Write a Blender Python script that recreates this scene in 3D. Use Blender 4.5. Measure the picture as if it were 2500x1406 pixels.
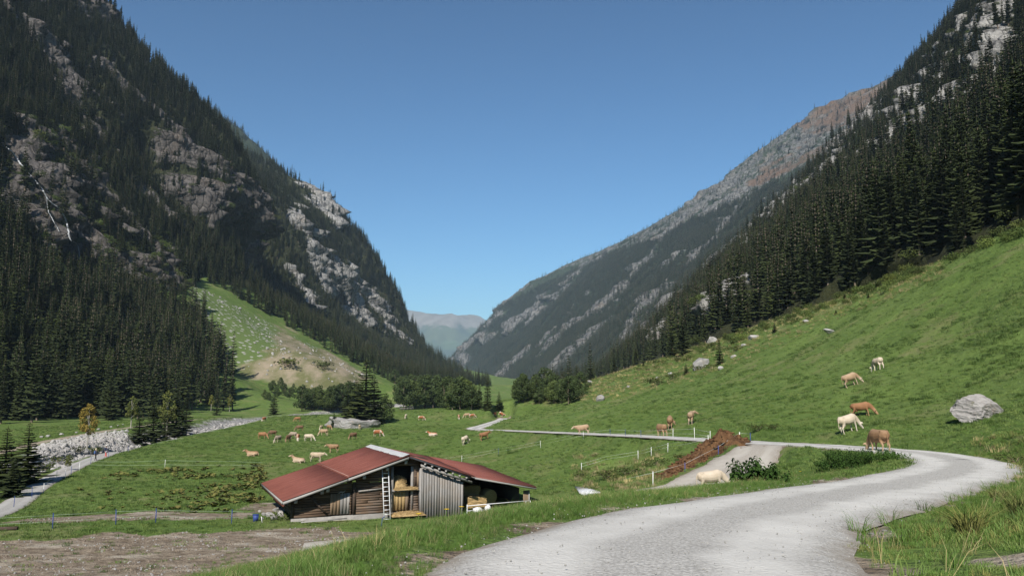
import bpy, bmesh, math
import numpy as np
from mathutils import Vector, Matrix

# ------------------------------------------------------------------ clear
for o in list(bpy.data.objects):
    bpy.data.objects.remove(o, do_unlink=True)
scene = bpy.context.scene
COL = scene.collection

# ------------------------------------------------------------------ camera
F_PX, PITCH = 1944.0, math.radians(7.24)          # photograph is 2500 px wide: 28 mm lens, tilted slightly up
cam_d = bpy.data.cameras.new("camera")
cam_d.lens, cam_d.sensor_width = F_PX / 2500 * 36, 36.0
cam_d.clip_start, cam_d.clip_end = 0.2, 60000
cam = bpy.data.objects.new("camera", cam_d)
COL.objects.link(cam)
cam.rotation_euler = (math.radians(90) + PITCH, 0, 0)
scene.camera = cam

# ------------------------------------------------------------------ sun and sky
SUN_EL, SUN_AZ = math.radians(40), math.radians(13)   # sun behind the viewer, a little to the left
sd = bpy.data.lights.new("sun", 'SUN')
sd.energy, sd.angle, sd.color = 5.0, math.radians(0.53), (1.0, 0.94, 0.85)
sun = bpy.data.objects.new("sun", sd)
COL.objects.link(sun)
TRAVEL = Vector((math.sin(SUN_AZ) * math.cos(SUN_EL), math.cos(SUN_AZ) * math.cos(SUN_EL), -math.sin(SUN_EL)))
sun.rotation_euler = TRAVEL.to_track_quat('-Z', 'Y').to_euler()
world = bpy.data.worlds.new("World")
scene.world = world
world.use_nodes = True
wn = world.node_tree
sky = wn.nodes.new('ShaderNodeTexSky')
sky.sky_type = 'NISHITA'
sky.sun_disc = False
sky.sun_elevation = SUN_EL
sky.sun_rotation = math.pi + SUN_AZ
sky.altitude, sky.air_density, sky.dust_density, sky.ozone_density = 0, 1.0, 0.0, 10.0
grade = wn.nodes.new('ShaderNodeMix'); grade.data_type = 'RGBA'; grade.blend_type = 'MULTIPLY'      # white balance of the photograph
grade.inputs[0].default_value = 1.0; grade.inputs[7].default_value = (1.02, 0.96, 0.70, 1)
gam = wn.nodes.new('ShaderNodeGamma'); gam.inputs[1].default_value = 1.38
wn.links.new(sky.outputs[0], gam.inputs[0]); wn.links.new(gam.outputs[0], grade.inputs[6])
wn.links.new(grade.outputs[2], wn.nodes['Background'].inputs[0])
wn.nodes['Background'].inputs[1].default_value = 0.062
vs = scene.view_settings
vs.view_transform, vs.look, vs.gamma, vs.exposure = 'Standard', 'None', 1.0, 0.42
vs.use_curve_mapping = False
scene.render.engine = 'CYCLES'
cy = scene.cycles
cy.use_denoising = True
cy.max_bounces, cy.diffuse_bounces, cy.glossy_bounces, cy.transmission_bounces, cy.volume_bounces = 4, 2, 2, 2, 0
cy.transparent_max_bounces = 4
cy.caustics_reflective = cy.caustics_refractive = False

rng = np.random.default_rng(11)

# ------------------------------------------------------------------ projection helpers (pixels of the 2500 x 1406 photograph)
CP, SP = math.cos(PITCH), math.sin(PITCH)
def U(px, py, Y):
    """the point seen at a pixel at forward distance Y metres"""
    dx, v = px - 1250.0, 703.0 - py
    fy, fz = F_PX * CP - v * SP, F_PX * SP + v * CP
    k = Y / fy
    return (dx * k, Y, fz * k)
def on_z(px, py, z):
    dx, v = px - 1250.0, 703.0 - py
    fy, fz = F_PX * CP - v * SP, F_PX * SP + v * CP
    k = z / fz
    return (dx * k, fy * k, z)
def project(P):
    P = np.asarray(P, float)
    f = P[..., 1] * CP + P[..., 2] * SP
    up = -P[..., 1] * SP + P[..., 2] * CP
    f = np.where(f < 0.1, 0.1, f)
    return 1250 + F_PX * P[..., 0] / f, 703 - F_PX * up / f

# ------------------------------------------------------------------ numpy noise
def _h(ix, iy, iz):
    h = (ix * 374761393 + iy * 668265263 + iz * 2147483647) & 0xffffffff
    h = ((h ^ (h >> 13)) * 1274126177) & 0xffffffff
    h = h ^ (h >> 16)
    return (h & 0xffffff) / float(0xffffff) * 2 - 1
def vnoise(x, y, z=0.0):
    x, y, z = np.broadcast_arrays(np.asarray(x, float), np.asarray(y, float), np.asarray(z, float))
    ix, iy, iz = np.floor(x).astype(np.int64), np.floor(y).astype(np.int64), np.floor(z).astype(np.int64)
    fx, fy, fz = x - ix, y - iy, z - iz
    fx, fy, fz = fx * fx * (3 - 2 * fx), fy * fy * (3 - 2 * fy), fz * fz * (3 - 2 * fz)
    r = 0
    for dx in (0, 1):
        for dy in (0, 1):
            for dz in (0, 1):
                w = (fx if dx else 1 - fx) * (fy if dy else 1 - fy) * (fz if dz else 1 - fz)
                r = r + w * _h(ix + dx, iy + dy, iz + dz)
    return r
def fbm(x, y, z=0.0, octv=4, gain=0.5):
    r, a = 0, 1.0
    x, y, z = np.asarray(x, float), np.asarray(y, float), np.asarray(z, float)
    for k in range(octv):
        r = r + a * vnoise(x + 17.3 * k, y - 9.1 * k, z + 4.7 * k)
        x, y, z, a = x * 2.03, y * 2.03, z * 2.03, a * gain
    return r
def ridged(x, y, z=0.0, octv=4):
    r, a = 0, 1.0
    for k in range(octv):
        r = r + a * (1 - 2 * np.abs(vnoise(x + 31 * k, y + 7 * k, z)))
        x, y, z, a = np.asarray(x) * 2.1, np.asarray(y) * 2.1, np.asarray(z) * 2.1, a * 0.5
    return r
def facet(a, b, sx, sy, seed, tilt=1.0):
    """broken blocks: every cell of a jittered net has its own step and its own tilt"""
    u, v = a / sx, b / sy
    iu, iv = np.floor(u).astype(np.int64), np.floor(v).astype(np.int64)
    best = np.full(np.shape(u), 1e9); out = np.zeros(np.shape(u))
    for du in (-1, 0, 1):
        for dv in (-1, 0, 1):
            cu, cv = iu + du, iv + dv
            qx = cu + 0.5 + 0.45 * _h(cu, cv, cu * 0 + seed); qy = cv + 0.5 + 0.45 * _h(cu, cv, cu * 0 + seed + 11)
            d = (u - qx) ** 2 + (v - qy) ** 2
            val = _h(cu, cv, cu * 0 + seed + 23) + tilt * ((u - qx) * _h(cu, cv, cu * 0 + seed + 37) + (v - qy) * (0.55 + 0.6 * _h(cu, cv, cu * 0 + seed + 41)))
            m = d < best
            best = np.where(m, d, best); out = np.where(m, val, out)
    return out
def sstep(a, b, x):
    t = np.clip((x - a) / (b - a), 0, 1)
    return t * t * (3 - 2 * t)

def in_poly(x, y, poly):
    inside = np.zeros(np.shape(x), bool)
    n = len(poly)
    for i in range(n):
        (x0, y0), (x1, y1) = poly[i][:2], poly[(i + 1) % n][:2]
        if y0 == y1: continue
        c = (y0 > y) != (y1 > y)
        inside ^= c & (x < (x1 - x0) * (y - y0) / (y1 - y0) + x0)
    return inside
def seg_dist(x, y, pts, closed=False):
    """distance to a polyline, and the fractional index of the nearest point on it"""
    best = np.full(np.shape(x), 1e18); idx = np.zeros(np.shape(x))
    n = len(pts) if closed else len(pts) - 1
    for i in range(n):
        (x0, y0), (x1, y1) = pts[i][:2], pts[(i + 1) % len(pts)][:2]
        dx, dy = x1 - x0, y1 - y0
        t = np.clip(((x - x0) * dx + (y - y0) * dy) / (dx * dx + dy * dy + 1e-12), 0, 1)
        d = (x - x0 - t * dx) ** 2 + (y - y0 - t * dy) ** 2
        m = d < best
        best = np.where(m, d, best); idx = np.where(m, i + t, idx)
    return np.sqrt(best), idx
def poly_sd(x, y, poly):
    d, _ = seg_dist(x, y, poly, True)
    return np.where(in_poly(x, y, poly), -d, d)
def smooth_line(pts, step):
    """Catmull-Rom through points of any dimension, resampled about every step metres"""
    P = [np.array(p, float) for p in pts]
    P = [2 * P[0] - P[1]] + P + [2 * P[-1] - P[-2]]
    out = []
    for i in range(1, len(P) - 2):
        a, b, c, d = P[i - 1], P[i], P[i + 1], P[i + 2]
        n = max(2, int(np.linalg.norm((c - b)[:2]) / step))
        for k in range(n):
            t = k / n
            out.append(0.5 * (2 * b + (c - a) * t + (2 * a - 5 * b + 4 * c - d) * t * t + (3 * b - a - 3 * c + d) * t ** 3))
    out.append(P[-2])
    return np.array(out)

class TPS:
    def __init__(s, X, v, scale, reg=0.0):
        s.X = np.asarray(X, float) / scale; s.scale = scale
        n = len(s.X)
        K = s._k(s.X, s.X) + reg * np.eye(n)
        Pm = np.hstack([np.ones((n, 1)), s.X])
        A = np.zeros((n + 3, n + 3)); A[:n, :n] = K; A[:n, n:] = Pm; A[n:, :n] = Pm.T
        s.w = np.linalg.solve(A, np.concatenate([np.asarray(v, float), np.zeros(3)]))
    def _k(s, A, B):
        r2 = (A[:, None, 0] - B[None, :, 0]) ** 2 + (A[:, None, 1] - B[None, :, 1]) ** 2
        return 0.5 * r2 * np.log(r2 + 1e-12)
    def __call__(s, a, b):
        sh = np.shape(a)
        Q = np.stack([np.ravel(a), np.ravel(b)], 1) / s.scale
        out = np.empty(len(Q))
        for i in range(0, len(Q), 20000):
            q = Q[i:i + 20000]
            out[i:i + 20000] = s._k(q, s.X) @ s.w[:-3] + s.w[-3] + q @ s.w[-2:]
        return out.reshape(sh)

# ------------------------------------------------------------------ mesh helpers
def mesh_np(name, V, quads=None, tris=None, smooth=False):
    V = np.ascontiguousarray(V, np.float32).reshape(-1, 3)
    me = bpy.data.meshes.new(name)
    me.vertices.add(len(V)); me.vertices.foreach_set("co", V.ravel())
    q = np.zeros((0, 4), np.int32) if quads is None else np.asarray(quads, np.int32).reshape(-1, 4)
    t = np.zeros((0, 3), np.int32) if tris is None else np.asarray(tris, np.int32).reshape(-1, 3)
    loops = np.concatenate([q.ravel(), t.ravel()])
    me.loops.add(len(loops)); me.loops.foreach_set("vertex_index", loops)
    starts = np.concatenate([np.arange(len(q)) * 4, len(q) * 4 + np.arange(len(t)) * 3])
    me.polygons.add(len(starts)); me.polygons.foreach_set("loop_start", starts.astype(np.int32))
    me.polygons.foreach_set("loop_total", np.concatenate([np.full(len(q), 4), np.full(len(t), 3)]).astype(np.int32))
    me.update(calc_edges=True); me.validate()
    if smooth: me.polygons.foreach_set("use_smooth", np.ones(len(starts), bool))
    return me
def grid_quads(nu, nv):
    i = np.arange(nu - 1)[:, None] * nv + np.arange(nv - 1)[None, :]
    return np.stack([i, i + nv, i + nv + 1, i + 1], -1).reshape(-1, 4)
def attr(me, name, vals, typ='FLOAT'):
    a = me.attributes.new(name, typ, 'POINT')
    a.data.foreach_set("value" if typ != 'FLOAT_VECTOR' else "vector", np.ascontiguousarray(vals, np.int32 if typ == 'INT' else np.float32).ravel())
def put(name, me, mat=None, parent=None, loc=None, rot=None, scale=None):
    o = bpy.data.objects.new(name, me)
    COL.objects.link(o)
    if mat is not None and me is not None and not len(me.materials): me.materials.append(mat)
    if parent is not None: o.parent = parent
    if loc is not None: o.location = loc
    if rot is not None: o.rotation_euler = rot
    if scale is not None: o.scale = scale if hasattr(scale, '__len__') else (scale,) * 3
    return o
def tag(o, label=None, cat=None, group=None, kind=None):
    if label: o["label"] = label
    if cat: o["category"] = cat
    if group: o["group"] = group
    if kind: o["kind"] = kind
    return o
def empty(name, loc, rz=0.0, parent=None):
    o = bpy.data.objects.new(name, None); COL.objects.link(o)
    o.location = loc; o.rotation_euler = (0, 0, rz); o.empty_display_size = 0.2
    if parent is not None: o.parent = parent
    return o

class MB:
    """collects simple solids into one mesh"""
    def __init__(s): s.v, s.q, s.t = [], [], []
    def add(s, V, q=(), t=()):
        n = len(s.v); s.v += [tuple(map(float, p)) for p in V]
        s.q += [tuple(i + n for i in f) for f in q]; s.t += [tuple(i + n for i in f) for f in t]
        return s
    def box(s, x0, x1, y0, y1, z0, z1):
        V = [(x0, y0, z0), (x1, y0, z0), (x1, y1, z0), (x0, y1, z0), (x0, y0, z1), (x1, y0, z1), (x1, y1, z1), (x0, y1, z1)]
        return s.hexa(V)
    def hexa(s, V):
        return s.add(V, [(0, 3, 2, 1), (4, 5, 6, 7), (0, 1, 5, 4), (1, 2, 6, 5), (2, 3, 7, 6), (3, 0, 4, 7)])
    def bar(s, a, b, w, h=None, up=(0, 0, 1)):
        a, b = Vector(a), Vector(b); h = w if h is None else h
        d = (b - a).normalized(); u = Vector(up)
        if abs(d.dot(u)) > 0.95: u = Vector((1, 0, 0))
        sx = d.cross(u).normalized() * (w / 2); sy = sx.cross(d).normalized() * (h / 2)
        return s.hexa([a - sx - sy, a + sx - sy, b + sx - sy, b - sx - sy, a - sx + sy, a + sx + sy, b + sx + sy, b - sx + sy])
    def tube(s, pts, rad, n=8, cap=True, flat=None):
        """flat: (k) squashes the section sideways"""
        P = [Vector(p) for p in pts]; R = list(rad) if hasattr(rad, '__len__') else [rad] * len(P)
        base = len(s.v); prev = None
        for i, p in enumerate(P):
            d = (P[min(i + 1, len(P) - 1)] - P[max(i - 1, 0)]).normalized()
            if prev is None:
                u = Vector((0, 0, 1)) if abs(d.z) < 0.9 else Vector((1, 0, 0))
            else: u = prev
            sx = d.cross(u).normalized(); sy = sx.cross(d).normalized(); prev = sy
            r = R[i]; rx, ry = (r if hasattr(r, '__len__') else (r, r))
            for k in range(n):
                a = 2 * math.pi * k / n
                s.v.append(tuple(p + sx * (rx * math.cos(a)) + sy * (ry * math.sin(a))))
        for i in range(len(P) - 1):
            for k in range(n):
                a, b = base + i * n + k, base + i * n + (k + 1) % n
                s.q.append((a, b, b + n, a + n))
        if cap:
            for i, rev in ((0, True), (len(P) - 1, False)):
                c = len(s.v); s.v.append(tuple(P[i]))
                for k in range(n):
                    a, b = base + i * n + k, base + i * n + (k + 1) % n
                    s.t.append((c, b, a) if rev else (c, a, b))
        return s
    def ball(s, c, r, nu=10, nv=7):
        rx, ry, rz = r if hasattr(r, '__len__') else (r, r, r)
        pts = []; rad = []
        base = len(s.v)
        for j in range(1, nv):
            th = math.pi * j / nv
            for k in range(nu):
                a = 2 * math.pi * k / nu
                s.v.append((c[0] + rx * math.sin(th) * math.cos(a), c[1] + ry * math.sin(th) * math.sin(a), c[2] + rz * math.cos(th)))
        top = len(s.v); s.v.append((c[0], c[1], c[2] + rz)); s.v.append((c[0], c[1], c[2] - rz))
        for j in range(nv - 2):
            for k in range(nu):
                a, b = base + j * nu + k, base + j * nu + (k + 1) % nu
                s.q.append((a, a + nu, b + nu, b))
        for k in range(nu):
            s.t.append((top, base + k, base + (k + 1) % nu))
            e = base + (nv - 2) * nu
            s.t.append((top + 1, e + (k + 1) % nu, e + k))
        return s
    def mesh(s, name, smooth=False):
        return mesh_np(name, np.array(s.v), s.q, s.t, smooth)
    def build(s, name, mat, parent=None, smooth=False, **k):
        return put(name, s.mesh(name, smooth), mat, parent, **k)

# ------------------------------------------------------------------ material helpers
class NT:
    def __init__(s, name):
        s.m = bpy.data.materials.new(name); s.m.use_nodes = True
        s.t = s.m.node_tree; s.n = s.t.nodes; s.b = s.n['Principled BSDF']
        s.b.inputs['Roughness'].default_value = 0.9
        s.b.inputs['Specular IOR Level'].default_value = 0.2
    def node(s, typ, ins=None, **props):
        n = s.n.new(typ)
        for k, v in props.items(): setattr(n, k, v)
        for k, v in (ins or {}).items(): s.set(n.inputs[k], v)
        return n
    def set(s, sock, v):
        if hasattr(v, 'is_output'): s.t.links.new(v, sock)
        elif hasattr(v, '__len__') and len(v) == 3 and sock.type == 'RGBA': sock.default_value = (*v, 1)
        else: sock.default_value = v
    def coord(s, kind='Object'): return s.node('ShaderNodeTexCoord').outputs[kind]
    def pos(s): return s.node('ShaderNodeNewGeometry').outputs['Position']
    def scale(s, vec, sc): return s.node('ShaderNodeMapping', {'Vector': vec, 'Scale': sc}).outputs[0]
    def rotscale(s, vec, rot, sc): return s.node('ShaderNodeMapping', {'Vector': vec, 'Rotation': rot, 'Scale': sc}).outputs[0]
    def noise(s, vec, scale, detail=4, rough=0.55, dist=0.0):
        return s.node('ShaderNodeTexNoise', {'Vector': vec, 'Scale': scale, 'Detail': detail, 'Roughness': rough, 'Distortion': dist}).outputs['Fac']
    def voro(s, vec, scale, feature='F1', out='Distance'):
        return s.node('ShaderNodeTexVoronoi', {'Vector': vec, 'Scale': scale}, feature=feature).outputs[out]
    def ramp(s, fac, a, b):
        return s.node('ShaderNodeMapRange', {0: fac, 1: a, 2: b, 3: 0.0, 4: 1.0}).outputs[0]
    def math(s, op, a, b=0.0):
        return s.node('ShaderNodeMath', {0: a, 1: b}, operation=op).outputs[0]
    def mix(s, f, a, b):
        n = s.node('ShaderNodeMix', data_type='RGBA')
        s.set(n.inputs[0], f); s.set(n.inputs[6], a); s.set(n.inputs[7], b)
        return n.outputs[2]
    def attr(s, name): return s.node('ShaderNodeAttribute', attribute_name=name).outputs['Fac']
    def color(s, c): s.set(s.b.inputs['Base Color'], c)
    def bump(s, h, strength=0.5, dist=0.1):
        s.set(s.b.inputs['Normal'], s.node('ShaderNodeBump', {'Height': h, 'Strength': strength, 'Distance': dist}).outputs[0])
    def rand(s): return s.node('ShaderNodeObjectInfo').outputs['Random']

def simple_mat(name, a, b, scale=3.0, rough=0.9, bump=0.3, dist=0.02, stretch=(1, 1, 1), kind='Object', vary=0.0, spec=0.2):
    n = NT(name); v = n.scale(n.coord(kind), stretch)
    f = n.noise(v, scale, 5, 0.6)
    c = n.mix(n.ramp(f, 0.3, 0.7), a, b)
    if vary:
        c = n.mix(n.math('MULTIPLY', n.rand(), vary), c, (0.5 * a[0], 0.5 * a[1], 0.5 * a[2]))
    n.color(c); n.b.inputs['Roughness'].default_value = rough; n.b.inputs['Specular IOR Level'].default_value = spec
    if bump: n.bump(n.noise(v, scale * 4, 4, 0.6), bump, dist)
    return n.m
# ================================================================== THE GROUND
# control points of the valley floor and the pasture slope
gp = []
def gz(px, py, Y): gp.append(U(px, py, Y))
def gw(x, y, z): gp.append((x, y, z))
# the gravel road bench and what lies beside it
for p in [(1570, 1406, 7.5), (1780, 1270, 13), (2050, 1215, 19), (2300, 1165, 28), (2420, 1143, 36), (2200, 1100, 48), (2000, 1087, 58), (1800, 1078, 70),
          (1600, 1066, 88), (1420, 1058, 112), (1240, 1050, 150), (1170, 1046, 168), (1225, 1025, 245)]: gz(*p)
# bank left of the road
for p in [(1065, 1406, 8), (1250, 1290, 12.5), (1400, 1240, 16), (480, 1455, 11), (850, 1348, 20), (1060, 1293, 24), (1300, 1237, 27), (1600, 1216, 21), (800, 1425, 9.2), (300, 1500, 11.5)]: gz(*p)
gw(-3, 3, -1.5); gw(3, 1, -1.35); gw(0, -12, -1.3); gw(14, 0, 2); gw(-14, 0, -3.5); gw(0, -60, -1); gw(60, -40, 14); gw(-60, -30, -9); gw(-30, 20, -8.9); gw(-20, 24, -8.0)
gw(-8, 40, -8.6); gw(0, 42, -8.2); gw(8, 44, -7.2); gw(2, 32, -5.6)
# island inside the hairpin and the spur track
for p in [(2260, 1128, 42), (2100, 1150, 33), (2130, 1108, 45), (1900, 1185, 27), (1960, 1125, 50), (1710, 1180, 53), (1610, 1206, 52), (1850, 1112, 60), (1790, 1145, 56), (1960, 1100, 56), (1700, 1140, 66), (1620, 1160, 65), (1500, 1180, 66)]: gz(*p)
# barn yard
for x, y in [(-45, 42), (-30, 44), (-18, 45), (-8, 50), (-40, 55), (-25, 56), (-10, 59), (0, 64), (-14, 66), (-4, 72)]: gw(x, y, -9.25)
# flat meadow
for x, y in [(-42, 67), (-25, 80), (0, 85), (12, 80), (-60, 115), (-30, 110), (0, 115), (-80, 170), (-40, 160), (0, 160), (-92, 291), (-40, 250), (-5, 230), (-60, 350), (0, 380),
             (-130, 150), (-120, 200), (-150, 245), (-190, 180), (-110, 90), (-70, 60), (-120, 20)]: gw(x, y, -10.0)
for p in [(1500, 1100, 85), (1400, 1120, 90), (1300, 1090, 115), (1620, 1090, 78), (1500, 1075, 99), (1350, 1068, 124), (1560, 1135, 72), (1440, 1150, 76), (1240, 1065, 135), (1700, 1090, 72), (1180, 1060, 150)]: gz(*p)
# pasture slope on the right
for p in [(1425, 1030, 118), (1615, 1040, 100), (1686, 1035, 91), (2075, 1055, 63), (2108, 1018, 75), (2080, 942, 86), (2143, 903, 95), (2030, 808, 150), (1757, 888, 180), (1677, 914, 190),
          (1640, 870, 300), (1900, 780, 215), (2150, 690, 168), (2500, 550, 125), (2395, 1030, 58), (2500, 1000, 55), (2500, 1100, 36), (2490, 1180, 20), (2500, 1300, 10), (2150, 1300, 12),
          (1500, 1000, 170), (1240, 998, 255), (1400, 950, 270), (1520, 905, 290), (2300, 850, 95), (2500, 780, 82), (2300, 950, 75), (1900, 950, 115), (1800, 1020, 88), (1470, 970, 200)]: gz(*p)
gw(115, 125, 30); gw(140, 60, 36); gw(90, 60, 26); gw(60, 30, 12); gw(150, 200, 28); gw(110, 250, 26); gw(120, 330, 22); gw(60, 20, 13); gw(115, 170, 29)
# behind the nose of the slope
gw(30, 380, -6); gw(60, 500, 2); gw(20, 600, -8); gw(0, 800, -9); gw(100, 800, 8); gw(0, 1300, -9); gw(100, 1600, 0); gw(0, 2500, -8); gw(0, 4500, -5); gw(-300, 3500, 20); gw(400, 3500, 20); gw(0, 7000, 10)
gw(-400, 2500, 30); gw(250, 2000, 10); gw(250, 1100, 60); gw(-900, 7000, 40); gw(600, 7000, 40)
# forest floor, green rises and the stony fan on the left
for p in [(560, 990, 420), (300, 1005, 330), (700, 985, 430), (860, 985, 460), (640, 960, 480), (570, 920, 470), (560, 893, 520), (720, 935, 520), (860, 930, 560), (470, 690, 640), (500, 800, 560), (600, 860, 545),
          (660, 808, 640), (760, 860, 640), (872, 915, 640), (620, 720, 740), (790, 805, 850), (900, 870, 850), (940, 940, 600), (960, 985, 500), (1010, 925, 900), (1090, 925, 1000), (1160, 945, 1100), (1130, 960, 900)]: gz(*p)
gw(-260, 300, 10); gw(-260, 400, 40); gw(-330, 600, 120); gw(-250, 200, 0); gw(-300, 60, 10); gw(-300, -60, 20); gw(-700, 1200, 250); gw(-500, 1700, 200); gw(-250, 1400, 20); gw(-100, 560, -8); gw(-30, 520, -9); gw(-60, 700, -7)
gp = np.array(gp)
_tps = TPS(gp[:, :2], gp[:, 2], 100.0, 1e-3)

def spaced(fine, step, grow, cap, mid_end, grow2, end):
    out, s, x = [], step, 0.0
    while x < end:
        out.append(x)
        if x >= fine: s = min(s * grow, cap) if x < mid_end else s * grow2
        x += s
    return np.array(out + [end])
px_ = spaced(46, 0.55, 1.03, 9.0, 700, 1.12, 3000)
GX = np.concatenate([-px_[:0:-1], px_])
GY = np.concatenate([np.array([-120, -90, -60, -45, -32, -22, -15, -10, -6.5, -4, -2, -0.8]), spaced(86, 0.5, 1.022, 8.0, 1100, 1.12, 9000)])
XX, YY = np.meshgrid(GX, GY, indexing='ij')
GZ = np.clip(_tps(XX, YY), -14.0, 420.0)

# ---- routes (x, y, z, half width)
ROAD = smooth_line([np.array(U(*p)[:3]) for p in [(1575, 1900, 2.6), (1570, 1406, 7.5), (1640, 1330, 9.6), (1790, 1268, 13.2), (1950, 1232, 16.6), (2120, 1200, 21.5), (2280, 1168, 28), (2350, 1146, 34), (2340, 1126, 40),
                    (2250, 1109, 46), (2120, 1096, 51.5), (2000, 1088, 57.5), (1800, 1078, 70), (1600, 1066, 88), (1420, 1058, 112), (1250, 1051, 150), (1160, 1047, 172), (1185, 1038, 200), (1222, 1026, 240), (1230, 1021, 265)]], 0.7)
SPUR = smooth_line([np.array(U(*p)) for p in [(1932, 1085, 62.5), (1895, 1092, 63), (1850, 1112, 60), (1790, 1145, 56), (1710, 1180, 53), (1610, 1206, 52)]] + [np.array(p) for p in [(6, 50.5, -7.4), (-2, 49, -8.4), (-12, 47, -9.2)]], 0.7)
PATH = smooth_line([np.array(on_z(*p, -10)) for p in [(-120, 1310), (0, 1250), (100, 1180), (200, 1131), (260, 1108), (330, 1083), (430, 1056), (520, 1035), (640, 1018), (760, 1011), (900, 1004)]], 1.0)
TRACK = smooth_line([np.array(on_z(*p, -9.6)) for p in [(-150, 1122), (0, 1097), (100, 1075), (200, 1057), (310, 1039), (450, 1022), (560, 1012)]], 1.5)
RIVER = smooth_line([np.array(on_z(*p, -10)) for p in [(-330, 1260), (-150, 1200), (0, 1152), (90, 1122), (180, 1103), (270, 1084), (360, 1066), (450, 1045), (540, 1030), (640, 1013), (760, 1004), (900, 996), (1000, 991), (1080, 985)]], 2.0)
# the channel
d, i = seg_dist(XX, YY, RIVER[:, :2])
near = d < 60
rw = 2.8 + 0.017 * YY
GZ = np.where(near, GZ - 2.6 * (1 - sstep(rw * 0.35, rw * 1.25, d)), GZ)
def level(line, half, fade, dz, both=True):
    global GZ
    d, i = seg_dist(XX, YY, line[:, :2])
    zc = np.interp(i, np.arange(len(line)), line[:, 2])
    w = 1 - sstep(half, half + fade, d)
    GZ = GZ * (1 - w) + zc * w - dz * (1 - sstep(half - 0.3, half + 0.25, d))
    return d
# set route heights from the ground itself, smoothed
def from_grid(line):
    ix = np.clip(np.searchsorted(GX, line[:, 0]) - 1, 0, len(GX) - 2); iy = np.clip(np.searchsorted(GY, line[:, 1]) - 1, 0, len(GY) - 2)
    tx = (line[:, 0] - GX[ix]) / (GX[ix + 1] - GX[ix]); ty = (line[:, 1] - GY[iy]) / (GY[iy + 1] - GY[iy])
    return (GZ[ix, iy] * (1 - tx) * (1 - ty) + GZ[ix + 1, iy] * tx * (1 - ty) + GZ[ix, iy + 1] * (1 - tx) * ty + GZ[ix + 1, iy + 1] * tx * ty)
def ground(x, y):
    return from_grid(np.stack([np.atleast_1d(np.asarray(x, float)), np.atleast_1d(np.asarray(y, float))], -1).reshape(-1, 2))
def smoothz(z, k):
    zz = np.pad(z, k, mode='edge'); ker = np.ones(2 * k + 1) / (2 * k + 1)
    return np.convolve(zz, ker, mode='valid')
ROAD[:, 2] = smoothz(ROAD[:, 2], 4); ROAD[:12, 2] = np.minimum(ROAD[:12, 2], -1.30 - 0.05 * ROAD[:12, 1])
SPUR[:, 2] = smoothz(SPUR[:, 2], 4)
PATH[:, 2] = smoothz(from_grid(PATH), 4); TRACK[:, 2] = smoothz(from_grid(TRACK), 4)
# surface roughness: pasture hummocks and terracettes, faded on the routes
hum = 0.06 * fbm(XX / 2.2, YY / 2.2, 0, 3) + 0.13 * fbm(XX / 9, YY / 9, 3.3, 3)
hum = hum * sstep(6, 22, YY) + sstep(150, 600, YY) * (1.5 * fbm(XX / 30, YY / 30, 1.2, 3))
slope_m = sstep(-3.5, 5, GZ) * sstep(60, 110, YY)
hum = hum + slope_m * 0.35 * fbm(XX / 6, YY / 5, 8.8, 3)
GZ = GZ + hum
k_ = np.minimum(1, np.arange(len(SPUR)) / 5.0)
SPUR[:, 2] = SPUR[:, 2] * k_ + (1 - k_) * (ROAD[int(np.argmin(np.hypot(ROAD[:, 0] - SPUR[0, 0], ROAD[:, 1] - SPUR[0, 1]))), 2])
DSPUR = level(SPUR, 2.7, 1.6, 0.05)
DROAD = level(ROAD, 2.35, 2.4, 0.05)
# the meadow stays below the line of sight to the far arm of the road
rpx, rpy = project(ROAD); m_ = (ROAD[:, 1] > 56) & (rpx < 1830)
o_ = np.argsort(rpx[m_]); rpx_, rpy_, rY_ = rpx[m_][o_], rpy[m_][o_], ROAD[m_][o_, 1]
for _ in range(3):
    vpx, vpy = project(np.stack([XX, YY, GZ], -1))
    low = np.interp(vpx, rpx_, rpy_) + 1944 * 0.35 / np.maximum(YY, 20)
    far_y = np.interp(vpx, rpx_, rY_)
    hit = (vpx > 1150) & (vpx < 1830) & (YY > 62) & (YY < far_y - 3.2) & (vpy < low)
    GZ = np.where(hit, GZ - (low - vpy) / 1944 * YY * 1.02, GZ)
DPATH = level(PATH, 1.5, 1.2, 0.08)
DTRACK = level(TRACK, 1.4, 1.5, 0.08)
DRIV, _ = seg_dist(XX, YY, RIVER[:, :2])

# ---- masks: bare earth, stony fan, gravel banks
def wpoly(pts, z): return [on_z(px, py, z)[:2] for px, py in pts]
YARD = wpoly([(-300, 1330), (0, 1322), (130, 1310), (330, 1306), (560, 1296), (700, 1286), (830, 1282), (900, 1292), (900, 1330), (800, 1420), (500, 1560), (-300, 1560)], -9.25)
STRIP = wpoly([(-20, 1284), (60, 1268), (200, 1258), (420, 1254), (600, 1256), (640, 1268), (500, 1274), (250, 1278), (60, 1292)], -9.5)
MUD = wpoly([(590, 1243), (660, 1232), (700, 1240), (680, 1262), (620, 1262)], -9.6)
def soft(poly, amp, freq, fade):
    dx = amp * fbm(XX * freq, YY * freq, 5.1, 3)
    return 1 - sstep(-fade, fade, poly_sd(XX, YY, poly) + dx)
dirt = np.maximum.reduce([soft(YARD, 1.5, 0.35, 0.8), soft(STRIP, 0.8, 0.5, 0.5), soft(MUD, 0.8, 0.7, 0.5)])
dirt = np.maximum(dirt, 0.8 * (1 - sstep(1.9, 2.6, DROAD + 0.6 * fbm(XX * 0.6, YY * 0.6, 2.0, 3))) * sstep(-1, 1, YY))
dirt = np.maximum(dirt, 1 - sstep(1.9, 2.8, DSPUR + 0.8 * fbm(XX * 0.6, YY * 0.6, 2.0, 3)))
dirt = np.maximum(dirt, 0.7 * (1 - sstep(1.2, 1.9, DTRACK)))
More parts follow.
